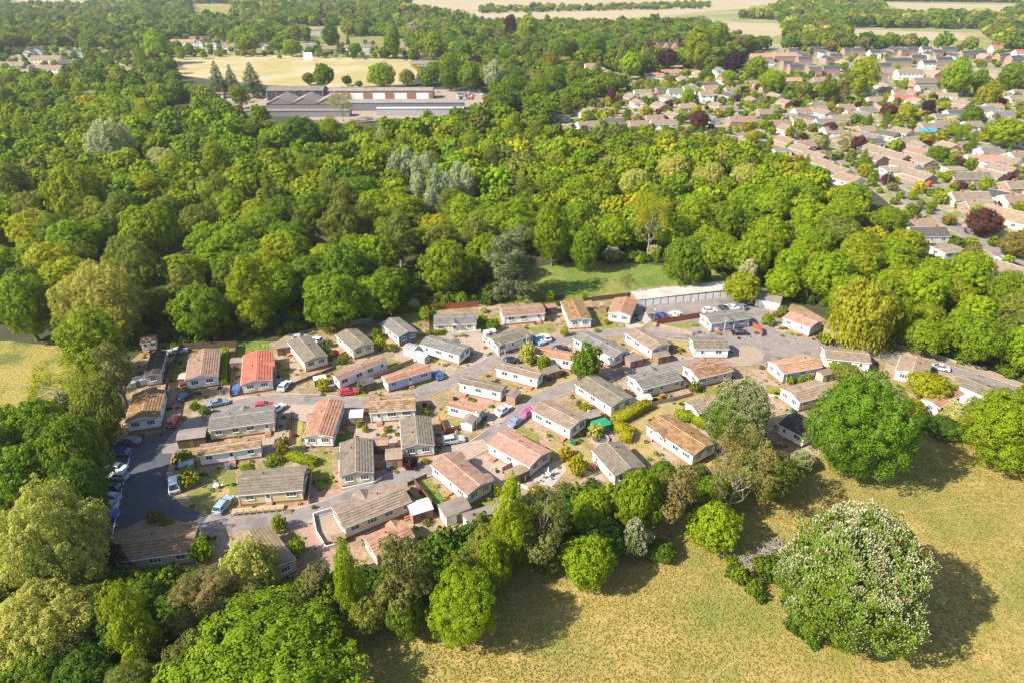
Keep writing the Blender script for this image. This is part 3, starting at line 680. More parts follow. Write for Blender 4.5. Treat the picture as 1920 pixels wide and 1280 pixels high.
HL = [
 # A, B, C, roof, wall, label, kw
 ((262, 645), (292, 640.5), None, 'tan', 'white', 'tiny white chalet under the trees at the wood edge', dict(Wd=4, he=2.6, nwin=2)),
 ((301, 701.7), (312.7, 657), (270.8, 701.7), 'dark', 'grey', 'grey mobile home with near black roof in deep tree shade', {}),
 ((409, 704.1), (413.8, 654.5), (347.2, 707.8), 'rb', 'white', 'white mobile home with brown roof, one slope ribbed, in a shaded fenced plot', {}),
 ((510.7, 712.6), (511.4, 658), (451.3, 719.9), 'red', 'pale', 'pale mobile home with bright red metal roof beside a blue car', dict(porch=[(-1, .05, 2.6)], flip=1)),
 ((570, 680), (538.5, 641.2), (614.8, 666.6), 'olive', 'cream', 'cream mobile home with olive brown roof and two bay windows above the path bend', {}),
 ((298.7, 781.6), (310.8, 729.6), (234.5, 787.7), 'rust', 'white', 'white mobile home with mossy orange roof dappled by tree shadow', dict(moss=True)),
 ((389.5, 807), (514.3, 790), None, 'grey', 'cream', 'long cream mobile home with grey tiled roof facing a stepped path', dict(Wd=6.3, porch=[(1, .0, 2.4)])),
 ((370, 854.3), (488.9, 837.4), None, 'tan', 'white', 'narrow white mobile home with lichen orange roof behind a round shrub', dict(Wd=3.7, moss=True, pitch=10)),
 ((441.6, 928.4), (567.6, 917.5), None, 'olive', 'yel', 'butter yellow bungalow with wooden terrace and weathered grey brown roof', dict(Wd=6.8, pitch=17)),
 ((218.8, 1053), (360.5, 1033.8), None, (.27, .165, .10), 'tan', 'buff bungalow with brown roof half in tree shadow and wide windows', dict(Wd=6.9, pitch=14)),
 ((504.6, 983), (555.5, 1048.3), (429.5, 1019.2), (.28, .21, .125), 'tan', 'buff mobile home with striped olive tiles half hidden by a pale willow', {}),
 ((644.2, 990.2), (772.5, 938), (618.7, 947.8), 'brown', 'cream', 'long cream mobile home with brown tiles beside a gravel patio', dict(porch=[(1, -.05, 3.2)])),
 ((876.7, 928.4), (806.5, 870.2), (925.2, 901.7), 'rb', 'white', 'white mobile home with chocolate tiled roof beside a striped green lawn', dict(gable='cream', porch=[(1, -.38, 2.6), (1, .38, 2.4)])),
 ((701.1, 884.8), (698.7, 821.8), (635.7, 894.5), 'olive', 'cream', 'cream mobile home with ribbed dark olive roof, gable over two windows', dict(porch=[(1, .1, 2.4)])),
 ((815, 833.7), (807.7, 780.4), (753.2, 841), 'olive', 'pale', 'pale mobile home with one blank gable and brown ribbed roof above a purple shrub', {}),
 ((623.6, 818), (645.8, 751.4), (566.6, 820.4), 'terra', 'white', 'white mobile home with salmon red roof and a small window in its gable', dict(porch=[(1, .05, 2.8)], nwin=4)),
 ((691.4, 774.4), (779.8, 767), None, 'tan', 'pale', 'pale mobile home with blotched grey brown tiles beside the curve of the road', dict(Wd=6.3, moss=True)),
 ((634.5, 712.6), (727.7, 675), (616.3, 705.3), 'rb', 'white', 'narrow white mobile home with red brown roof above a red car', {}),
 ((725.3, 717.5), (810, 693.2), (712.5, 705.3), 'terra', 'blue', 'narrow blue walled mobile home with orange brown roof', dict(gable='white')),
 ((747, 632.7), (712.5, 606), (785.9, 622.5), 'grey', 'lav', 'mobile home with navy gable and grey roof beside the wood', dict(gable='navy')),
 ((661, 656.9), (628.4, 627.8), (703.5, 644.8), 'olive', 'cream', 'short cream mobile home with olive roof next to clipped round shrubs', {}),
 ((812.5, 609.7), (893.7, 607.2), None, 'grey', 'cream', 'cream mobile home with slate grey roof and central peaked gable at the wood edge', dict(Wd=6, porch=[(-1, -.02, 3.2)])),
 ((861, 666.6), (786, 645), (886.4, 649.6), 'grey', 'white', 'white mobile home with dark grey roof beside a shaded carport', dict(porch=[(1, .1, 2.8)])),
 ((943.5, 594.2), (1023, 587), (929.7, 576), 'rb', 'white', 'white mobile home with copper brown roof backing onto the green clearing', {}),
 ((932, 648.7), (997.5, 629.3), (908.6, 633), 'olive', 'pale', 'pale mobile home with grey green tiles beside a blue pickup', dict(porch=[(-1, -.38, 1.9), (-1, .40, 1.9)])),
 ((1110, 599), (1092, 563), (1065.3, 599), 'rust', 'white', 'white mobile home with orange mossed roof, gable over a bay window', dict(moss=True)),
 ((1182.8, 593), (1195, 564), (1139.7, 587), 'terra', 'white', 'white mobile home with terracotta roof at the end of the garage row', {}),
 ((1008.4, 710.5), (928.4, 690), (1021.7, 697), 'brown', 'white', 'narrow white mobile home with brown roof on a dry grass corner', {}),
 ((939.7, 735.6), (858.5, 717.5), (953, 722.3), 'olive', 'white', 'white mobile home with curved brown roof and steps down to a terrace', {}),
 ((898.5, 775.6), (836.7, 759.8), (910.6, 766), 'terra', 'white', 'small white mobile home with salmon roof and a red fence round its yard', dict(pitch=9)),
 ((1076, 677.8), (1004.8, 664.4), None, 'terra', 'pale', 'narrow pale mobile home with terracotta roof half hidden by an ivy bush', dict(Wd=4.2)),
 ((1151.3, 671.7), (1073.8, 634.2), (1180.4, 657.2), 'grey', 'white', 'long white mobile home with grey roof beside a brick shed', dict(porch=[(1, .12, 2.6)])),
 ((1222.8, 657.2), (1170.7, 624.5), (1257.9, 646.3), 'brown', 'white', 'white mobile home with fawn roof and a wooden shed at its corner', {}),
 ((1301.8, 654.4), (1368.4, 654.4), None, 'olive', 'white', 'white mobile home with bay window beside the round gravel bed', dict(Wd=5.6, pitch=17)),
 ((1333.3, 607.2), (1408.4, 596.3), (1312.7, 589), 'grey', 'blue', 'sky blue mobile home with a small peaked porch above a black car', dict(gable='white', porch=[(-1, -.05, 3.0)])),
 ((1146.5, 763.8), (1077.4, 719), (1186.4, 743.2), 'olive', 'white', 'large white mobile home with grey brown roof above a clipped green hedge', dict(porch=[(1, .1, 2.6)])),
 ((1069, 806.2), (995, 768.6), (1101.6, 783), 'brown', 'white', 'white mobile home with brown roof beside a pink car and a green tarpaulin', {}),
 ((993.9, 875.6), (912.7, 830.8), (1035, 845.3), 'pink', 'lav', 'lavender walled mobile home with faded pink roof and slate patio', {}),
 ((1204.6, 729.9), (1281, 710.5), (1174.3, 704.4), 'grey', 'cream', 'cream mobile home with light grey tiled roof and white gable near a picket fence', dict(gable='white', porch=[(1, .1, 3.0)])),
 ((1309, 710), (1376, 694), (1283.6, 684.7), 'rb', 'pinkshade', 'mauve mobile home with mossy red brown roof by the flowering chestnut', dict(moss=True, gable='white')),  # pinkish walls carry the shade of their sunless side in the colour
 ((1468.9, 700.5), (1542.8, 687.1), (1437.4, 677.4), 'orange', 'lav', 'grey walled mobile home with bright orange tiles and clipped globe bushes', dict(gable='white')),
 ((1499.2, 753.8), (1567, 736), (1459.2, 728.3), 'tan', 'tan', 'olive walled mobile home with tan roof and white gable beside the round green tree', dict(gable='white')),
 ((1548.4, 672), (1634.4, 680.5), None, 'brown', 'white', 'long white mobile home with brown grey roof along the exit road', dict(Wd=6)),
 ((1679, 694), (1689, 664.8), (1742, 701), 'tan', 'white', 'white mobile home with one grey and one rust brown roof slope beside a silver car', {}),
 ((1799, 723), (1865, 751), None, 'olive', 'white', 'white mobile home with grey roof where the exit road leaves the park', dict(Wd=6)),
 ((1775, 722), (1728, 748), (1806.4, 738.7), 'terra', 'white', 'low mobile home with clay red roof sunk among flowering shrubs', {}),
 ((1210.7, 796), (1300, 855), (1257.9, 776.3), 'rust', 'white', 'white mobile home with broad orange lichen roof beside the dry lawn', dict(moss=True, porch=[(-1, -.2, 3.2)])),
 ((1109, 843), (1153, 893), (1164.6, 826), 'olive', 'white', 'white mobile home with fawn ribbed roof cut off by the tree belt', {}),
 ((1308.8, 775), (1346, 765), (1283.3, 753.3), 'brown', 'white', 'small white mobile home with brown roof tucked behind the flowering chestnut', {}),
 ((1459, 794), (1509, 820), None, 'dark', 'white', 'white mobile home with black brown roof shaded between two great trees', dict(Wd=6.6)),
 ((703, 1040), (778, 1004), None, 'terra', 'cream', 'mobile home with plain russet roof sinking behind the lower tree belt', dict(Wd=4.6, porch=[(1, .25, 2.2)])),
 ((1519.8, 615.7), (1467.7, 595), (1547.6, 604.8), 'pink', 'white', 'white mobile home with faded red roof and teal gable by the weeping willow', dict(gable='teal')),
]
WALLC['navy'] = (.12, .13, .22)
for A, B, C, rf, wl, lb, kw in HL:
    kw = dict(kw); kw.pop('flip', 0); home(A, B, C, rf, wl, lb, **kw)
# garage block: thirteen lock-ups under one flat roof
def garage_row():
    a, b = P(1197, 563, 2.2), P(1380, 544, 2.2); bk = P(1364, 530, 2.3); u = (b-a).normalized(); v = Vector((-u.y, u.x, 0)); L = (b-a).length; W = 5.6
    c = a+u*L/2+v*W/2; t = empty('garage_block', (c.x, c.y, .12), math.atan2(u.y, u.x), 'long low row of lock-up garages with white doors under pale flat roofs', 'garages')
    m = MB(); m.box(-L/2, L/2, -W/2+.12, W/2, 0, 2.15); link('wall', m.mesh('wall', M['brick']), t)
    n = 13; dx = L/n
    for k in range(n):
        x = -L/2+dx*(k+.5); d = MB(); d.box(x-dx/2+.17, x+dx/2-.17, -W/2+.04, -W/2+.115, .02, 1.98)
        for j in range(6): d.box(x-dx/2+.2, x+dx/2-.2, -W/2+.02, -W/2+.038, .15+.3*j, .35+.3*j)
        o = link('garage_door', d.mesh('garage_door', M['white']), t)
    for k in range(6):
        m = MB(); x0 = -L/2-.15+(L+.3)*k/6; x1 = x0+(L+.3)/6; z = 2.17+.05*k
        m.box(x0+.004, x1-.004, -W/2-.05, W/2+.2, z, z+.10)
        link('roof', m.mesh('roof', M['sheet']), t, color=(.50, .46, .42))
garage_row()
def simple_shed(x, y, Lm, Wm, deg, hz, roofc, wallc, label, name='garden_shed', cat='shed', pitch=14, dr=True, group=None, z=.13):
    p = P(x, y, hz*.7); t = empty(name, (p.x, p.y, z), R(deg), label, cat, group)
    g = gable_body(Lm, Wm, 0, hz, R(pitch)); link('wall', g.mesh('wall', M['plain']), t, color=WALLC[wallc] if isinstance(wallc, str) else wallc)
    slopes(t, Lm+.3, Wm+.3, hz+.03, R(pitch), ROOFC[roofc] if isinstance(roofc, str) else roofc, 'sheet', False, .06)
    if dr:
        d = MB(); d.box(-.4, .4, -Wm/2-.04, -Wm/2-.005, .05, 1.8); link('door', d.mesh('door', M['wood']), t, color=(.2, .15, .11))
    return t
for s in [
 (1442, 561, 6.5, 6.6, 155, 2.3, 'felt', 'white', 'white prefab garage with grey corrugated roof beside the yellow skip', 'garage', 'garage'),
 (1392, 547, 2.6, 2.4, 20, 2.1, 'felt', 'wood', 'wooden shed at the far end of the garage row'),
 (1562, 618, 4.2, 3.2, 150, 2.0, 'felt', 'tan', 'low buff shed behind the teal gabled mobile home'),
 (1621, 645, 3.6, 3.0, 160, 2.1, 'felt', 'white', 'white shed under the edge of the weeping willow'),
 (1187, 675, 3.4, 2.8, 25, 2.1, 'felt', 'brickc', 'brick shed with pale roof beside the long grey roofed home'),
 (1240, 668, 3.2, 2.6, 20, 2.0, 'felt', 'wood', 'wooden shed at the corner of the fawn roofed home'),
 (963, 742, 2.6, 2.2, 60, 2.1, 'felt', 'brickc', 'small red sided shed on the dry grass corner'),
 (881, 784+4, 3.6, 2.4, 70, 1.9, 'felt', 'white', 'white metal shed beside the salmon roofed home'),
 (1034, 697, 3.0, 2.6, 30, 2.0, 'olive', 'wood', 'wooden shed beside the narrow home on the corner'),
 (693, 767-4, 2.6, 2.4, 5, 2.0, 'rb', 'wood', 'small shed with brown roof against the blotched tiled home'),
 (669, 780, 2.6, 2.8, 5, 2.0, (.6, .6, .6), 'brickc', 'shed with flat white roof beside the salmon roofed home'),
 (714, 833, 2.8, 2.4, 5, 2.2, 'rb', 'dwood', 'dark wooden shed with red brown roof between two cream gables'),
 (739, 856, 3.0, 3.2, 8, 2.1, 'tan', 'brickc', 'shed with tan roof beside the purple leaved shrub'),
 (788, 955, 3.6, 3.0, 25, 2.2, (.65, .62, .58), 'brickc', 'brick shed with white roof beside the long cream home'),
 (852, 955, 4.6, 3.4, 30, 2.3, 'felt', 'pale', 'garage with flat brown grey roof beside the green lawn', 'garage', 'garage'),
 (903, 975, 5.2, 4.0, 25, 2.3, 'felt', 'white', 'grey roofed double shed at the top of the tree belt'),
 (922, 990, 4.0, 3.4, 20, 2.2, 'felt', 'white', 'second grey shed, nearest the trees of the tree belt'),
 (620, 1101-100+100, 2.0, 2.0, 10, 1.5, 'rb', 'brickc', 'tiny brick store hidden under the trees'),
 (635, 1010, 2.0, 1.4, 28, 1.1, 'rb', 'brickc', 'little brown storage box on the gravel patio'),
 (362, 818, 5.2, 3.4, 12, 2.2, 'felt', 'dwood', 'dark open fronted carport with fawn felt roof', 'carport', 'carport'),
 (350, 711-2, 2.6, 2.6, 5, 2.1, (.5, .42, .34), 'wood', 'small pale roofed shed beside the ribbed brown roof'),
 (446, 680, 2.8, 2.4, 5, 2.1, 'felt', 'brickc', 'red shed on the shaded side of the red roofed home'),
 (531, 652, 3.0, 2.6, 20, 2.1, 'felt', 'wood', 'wooden shed behind the olive roofed home with bay windows'),
 (600, 712, 2.6, 1.8, 20, 1.8, (.62, .66, .6), (.05, .2, .09), 'green storage shed with white roof by the path bend'),
 (688, 719, 2.8, 2.6, 30, 2.0, 'dgrey', 'dwood', 'black shed beside the red hatchback'),
 (772, 655, 3.2, 2.6, 150, 2.1, (.36, .36, .38), 'grey', 'grey shed with pitched roof beside the navy gable'),
 (790, 668, 3.6, 2.2, 150, 1.8, (.5, .52, .48), (.35, .45, .42), 'glazed greenhouse beside the dark grey roof', 'greenhouse', 'greenhouse'),
 (1033, 578, 2.6, 2.4, 15, 2.1, 'rb', 'dwood', 'dark shed in the gap between two brown roofed homes'),
 (1131, 576, 2.2, 2.0, 80, 2.2, 'tan', 'wood', 'narrow tan shed standing alone against the clearing'),
 (918, 624, 2.8, 1.6, 25, 1.4, (.66, .66, .66), 'white', 'low white cold frame beside the grey green tiled home', 'cold_frame', 'cold frame'),
 (1126, 797, 3.2, 2.4, 25, 1.9, (.02, .27, .15), (.03, .22, .12), 'shed wrapped in a bright green tarpaulin'),
 (1104, 782, 4.2, 2.4, 25, 1.9, 'felt', 'wood', 'wooden lean-to shed beside the green tarpaulin'),
 (1208, 748, 2.6, 2.0, 10, 1.7, (.7, .7, .68), 'white', 'white roofed store at the end of the clipped hedge'),
 (968, 888, 3.8, 2.2, 35, 2.1, 'tan', 'wood', 'wooden shed with tan roof beside the lavender home'),
 (1547, 702, 3.2, 2.2, 20, 2.0, 'olive', 'tan', 'small shed between the orange tiled home and the hedge'),
 (1812, 748, 5.2, 3.2, 25, 2.2, (.66, .66, .68), 'white', 'white ribbed roof outbuilding behind the flowering shrubs'),
 (282, 738-3, 2.6, 2.2, 15, 1.9, 'felt', 'grey', 'little grey shed in the shade between two homes'),
 (256, 715, 3.4, 2.2, 40, 1.5, (.4, .42, .45), 'grey', 'tarpaulin covered trailer under the trees', 'covered_trailer', 'trailer'),
 (350, 872, 2.4, 1.6, 20, 1.6, (.3, .36, .42), (.2, .25, .3), 'blue grey shed half buried in garden shrubs'),
 (1245+6, 648, 2.4, 1.6, 30, 1.6, 'dgrey', 'dwood', 'dark shed behind the fawn roofed home'),
 (155, 268, 3, 2.4, 0, 1.9, (.8, .8, .8), 'white', 'white caravan glimpsed among the trees', 'caravan', 'caravan'),
]: simple_shed(*s[:9], **({'name': s[9], 'cat': s[10]} if len(s) > 9 else {}))
# fences
def fence(pts, h, color, label, posts=2.4, group=None, name='fence', z=.13, solid=True):
    w_ = [P(x, y) for x, y in pts]; t = empty(name, (w_[0].x, w_[0].y, z), 0, label, 'fence', group); o = w_[0]
    for a, b in zip(w_, w_[1:]):
        d = b-a; L = d.length; ang = math.atan2(d.y, d.x); m = MB()
        if solid:
            n = max(1, int(L/.16)); step = L/n
            for k in range(n): m.box(k*step+.008, (k+1)*step-.008, -.02+(k % 2)*.012, .01+(k % 2)*.012, .05, h-.03)
        for zz in ((.3, h-.25) if solid else (.35, .75, h-.12)): m.box(0, L, .03, .07, zz, zz+.09)
        link('fence_panel', m.mesh('fence_panel', M['wood']), t, (a.x-o.x, a.y-o.y, 0), ang, color)
        n = max(1, int(L/posts))
        for k in range(n+1):
            p = MB(); p.box(-.05, .05, -.05, .05, 0, h+.06)
            link('post', p.mesh('post', M['wood']) if ('post', h) not in WM else WM[('post', h)], t, (a.x-o.x+d.x*k/n, a.y-o.y+d.y*k/n, 0), ang, tuple(c*.85 for c in color))
DW, LW, RW, PW = (.16, .105, .075), (.42, .33, .24), (.36, .10, .06), (.6, .55, .48)
for f in [
 ([(1232, 610), (1312, 597)], 1.7, RW, 'red brown board fence between the car yard and a small lawn'),
 ([(1236, 616), (1298, 630)], 1.3, LW, 'pale low board fence along the upper lane'),
 ([(1410, 615), (1426, 622), (1428, 632)], 1.6, RW, 'short red fence beside the black car'),
 ([(1278, 668), (1330, 672)], 1.1, LW, 'low picket fence in front of the white home with bay window'),
 ([(824, 790), (836, 815), (862, 808)], 1.5, RW, 'red board fence round the yard of the salmon roofed home'),
 ([(1212, 763), (1262, 752), (1300, 742)], 1.0, LW, 'brown picket fence below the light grey tiled home'),
 ([(342, 656), (446, 652)], 1.8, DW, 'weathered panel fence against the wood behind the shaded plots'),
 ([(342, 656), (322, 700), (312, 745)], 1.7, DW, 'long shaded fence running down from the wood'),
 ([(446, 652), (433, 745)], 1.6, DW, 'fence dividing the ribbed brown roof plot from the red roof plot'),
 ([(700, 580), (735, 600), (758, 612)], 1.6, RW, 'red brown fence behind the navy gabled home'),
 ([(805, 590), (806, 640)], 1.7, DW, 'dark fence beside the slate grey roofed home'),
 ([(805, 583), (898, 576)], 1.8, RW, 'red brown fence behind the slate grey roofed home'),
 ([(660, 612), (700, 604)], 1.6, LW, 'short pale fence below the wood beside a shed'),
 ([(540, 728), (630, 692)], .9, DW, 'low dark fence along the sloping garden path'),
 ([(700, 712), (775, 680)], 1.2, LW, 'pale board fence between two narrow homes'),
 ([(846, 757), (865, 778), (912, 790)], 1.1, DW, 'dark railing fence of the sunken terrace'),
 ([(775, 905), (820, 960), (835, 975)], 1.4, DW, 'dark fence with climbing flowers beside the green lawn'),
 ([(765, 912), (800, 896)], 1.0, DW, 'short wooden gate fence at the lane beside the green lawn'),
 ([(586, 885), (580, 945)], 1.3, LW, 'wire and post fence beside the butter yellow bungalow'),
 ([(548, 778), (543, 836)], 1.1, DW, 'low fence beside the strip of yellow grass'),
 ([(942, 888), (965, 874), (985, 905)], 1.5, LW, 'wooden fence corner beside the lavender home'),
 ([(984, 800), (1025, 818)], .8, LW, 'low garden wall fence below the brown roofed home with the pink car'),
 ([(400, 1120), (412, 1060)], 1.4, DW, 'dark fence between the buff bungalow and the striped olive roof'),
 ([(1385, 553), (1400, 550), (1440, 552)], 1.7, LW, 'fence behind the yellow skip'),
 ([(1000, 572), (1060, 560)], 1.5, DW, 'dark fence along the clearing behind the copper roof'),
 ([(1110, 566), (1190, 557)], 1.5, DW, 'dark fence along the clearing between two homes'),
 ([(1168, 698), (1128, 712)], 1.0, LW, 'low pale fence below the ivy bush'),
 ([(1120, 830), (1100, 818)], .9, DW, 'low fence beside the round pond'),
]: fence(*f[:3], f[3])
fence([(1640, 650), (1690, 655), (1740, 668), (1790, 684)], 1.1, PW, 'white post and rail fence along the exit road', solid=False)
fence([(1160, 224), (1195, 228), (1250, 233)], 1.8, (.55, .07, .04), 'bright red fence across the bungalow gardens', z=.2)
# low white walls round patios
def wall_line(pts, h, label, color=(.75, .74, .7), th=.16):
    w_ = [P(x, y) for x, y in pts]; m = MB(); o = w_[0]
    for a, b in zip(w_, w_[1:]):
        d = b-a; L = d.length; ang = math.atan2(d.y, d.x); n0 = len(m.v)
        m.box(0, L-.002, -th/2, th/2, 0, h, rot=(ang, a.x-o.x, a.y-o.y)) if False else m.box(a.x-o.x, a.x-o.x+L, a.y-o.y-th/2, a.y-o.y+th/2, 0, h, rot=None)
        c, s = math.cos(ang), math.sin(ang); cx, cy = a.x-o.x, a.y-o.y
        for i in range(n0, len(m.v)):
            x, y, z = m.v[i]; x -= cx; y -= cy; m.v[i] = (cx+x*c-y*s, cy+x*s+y*c, z)
    tag(link('garden_wall', m.mesh('garden_wall', M['plain']), None, (o.x, o.y, .13), color=color), label, 'wall')
wall_line([(620, 958), (588, 968), (594, 1000), (612, 1030), (640, 1022)], .7, 'low white wall curving round the gravel patio')
wall_line([(641, 920), (700, 908), (716, 898)], .6, 'low white wall below the ribbed olive roofed home')
wall_line([(838, 632), (902, 624)], .9, 'white wall in front of the slate grey roofed home')
wall_line([(905, 637), (925, 655), (935, 668)], .6, 'white stepped wall beside the grey green tiled home')
wall_line([(960, 905), (1010, 925)], .5, 'low white wall below the slate patio')
wall_line([(1440, 742), (1470, 748)], .5, 'short white wall beside the clipped globe bushes')
# ---------------------------------------------------------------- cars
def car_meshes(kind):
    Ln, Wd, H = {'hatch': (4.1, 1.75, 1.48), 'saloon': (4.5, 1.8, 1.44), 'estate': (4.6, 1.82, 1.55), 'van': (5.0, 1.95, 2.0), 'pickup': (5.1, 1.85, 1.75)}[kind]
    a = Ln/2; b = MB(); w2 = Wd/2; arch = []
    cab = {'hatch': (.10, -.92, .62, -.78), 'saloon': (.16, -.62, .36-.02, -.36), 'estate': (.14, -.96, .5, -.88), 'van': (.42, -.98, .62, -.95), 'pickup': (.3, -.25, .5, -.15)}[kind]
    hood = .82 if kind != 'van' else 1.0
    # lower body: side profile with wheel arches, extruded with tucked-in ends
    def arcpts(cx): return [(cx+.38*math.cos(t), .32+.38*math.sin(t)) for t in np.linspace(0, math.pi, 7)]
    fx, rx = a-.82, -a+.82
    prof = [(-a, .35), (-a, .75), (-a+.06, .92 if kind != 'pickup' else .95), (cab[1]*a if cab[1] > -.9 else -a+.1, .96), (cab[0]*a+.75*(1 if kind != 'van' else 1.2), hood+.12), (a-.25, hood-.05), (a, .62), (a, .32)]
    bottom = [(a-.3, .2)] + [p for p in arcpts(fx)][0:] + [(x, z) for x, z in arcpts(rx)] + [(-a+.3, .2)]
    pr = prof + bottom
    n = len(pr); ys = [(-w2, .0), (-w2+.10, 1.0)]
    secs = []
    for y, wide in ((-w2, .965), (-w2+.09, 1.0), (w2-.09, 1.0), (w2, .965)):
        secs.append([(x*wide, y, z if wide == 1 or z < .6 else z-.05) for x, z in pr])
    k0 = len(b.v)
    for s_ in secs: b.v += s_
    for i in range(3):
        for j in range(n):
            q = (j+1) % n; b.f.append((k0+i*n+j, k0+i*n+q, k0+(i+1)*n+q, k0+(i+1)*n+j)); b.m.append(0)
    b.f.append(tuple(k0+j for j in range(n))); b.m.append(0); b.f.append(tuple(k0+3*n+j for j in reversed(range(n)))); b.m.append(0)
    # roof panel and pillars
    x0, x1 = cab[1]*a+.32, cab[0]*a*.6+.05
    if kind == 'pickup': x0, x1 = -.35*a+.35, .18*a
    xr0, xr1 = (x0+.12, x1-.05)
    b.box(xr0, xr1, -w2+.24, w2-.24, H-.04, H, tap=.05)
    g = MB(); gx0 = max(cab[1]*a, -a+.12) if kind != 'pickup' else -.28*a; gx1 = cab[0]*a+.72
    base = .93; pts = []
    lo = [(gx0, -w2+.1), (gx1, -w2+.1), (gx1, w2-.1), (gx0, w2-.1)]; hi = [(xr0, -w2+.27), (xr1, -w2+.27), (xr1, w2-.27), (xr0, w2-.27)]
    for i in range(4):
        j = (i+1) % 4; g.face([(lo[i][0], lo[i][1], base), (lo[j][0], lo[j][1], base), (hi[j][0], hi[j][1], H-.035), (hi[i][0], hi[i][1], H-.035)])
    pil = b
    for i in range(4):
        pil.tube((lo[i][0]*.99, lo[i][1]*1.01, base-.02), (hi[i][0], hi[i][1], H-.03), .045, .04, 5)
    for s_ in (-1, 1):
        xm = (xr0+xr1)/2+.05; pil.tube((xm, s_*(w2-.1), base-.02), (xm, s_*(w2-.26), H-.03), .04, .04, 5)
        pil.box(gx1-.45, gx1-.30, s_*(w2+.06)-.07, s_*(w2+.06)+.07, .98, 1.1)
    wt = MB(); wt.tube((0, -.1, 0), (0, .1, 0), .32, .32, 14); rm = MB(); rm.tube((0, -.112, 0), (0, .112, 0), .2, .2, 10)
    hl = MB(); hl.box(-.05, .03, -.18, .18, -.07, .07); tl = MB(); tl.box(-.03, .05, -.16, .16, -.08, .08); pl = MB(); pl.box(-.01, .01, -.26, .26, -.055, .055)
    return dict(body=b.mesh('body', M['paint']), glass=g.mesh('windows', M['glass']), tyre=wt.mesh('tyre', M['rubber']), rim=rm.mesh('rim', M['chrome']), head=hl.mesh('headlight', M['lamp']), tail=tl.mesh('tail_light', M['redlamp']), plate=pl.mesh('number_plate', M['white']), L=Ln, W=Wd, fx=fx, rx=rx, w2=w2)
CM = {k: car_meshes(k) for k in ('hatch', 'saloon', 'estate', 'van', 'pickup')}
CARC = dict(white=(.75, .75, .75), silver=(.42, .45, .48), grey=(.16, .17, .19), blue=(.04, .14, .42), red=(.55, .02, .03), black=(.015, .015, .02), pink=(.75, .04, .22), lblue=(.25, .38, .55), dblue=(.02, .04, .16), steel=(.20, .26, .34))
def car(x, y, deg, kind, color, label, group=None, z=.16, parts=True):
    m = CM[kind]; p = P(x, y, .7); t = empty('parked_car' if kind != 'van' else 'parked_van', (p.x, p.y, z), R(deg), label, 'car' if kind != 'van' else 'van', group)
    b = link('body', m['body'], t, color=CARC[color]); link('windows', m['glass'], t)
    for sx in (m['fx'], m['rx']):
        for s in (-1, 1):
            o = link('wheel', m['tyre'], t, (sx, s*(m['w2']-.1), .32)); link('rim', m['rim'], o)
    if parts:
        for s in (-1, 1):
            link('headlight', m['head'], t, (m['L']/2-.02, s*(m['w2']-.32), .62)); link('tail_light', m['tail'], t, (-m['L']/2+.0, s*(m['w2']-.3), .72))
        link('number_plate', m['plate'], t, (-m['L']/2-.03, 0, .5)); link('number_plate', m['plate'], t, (m['L']/2+.01, 0, .42))
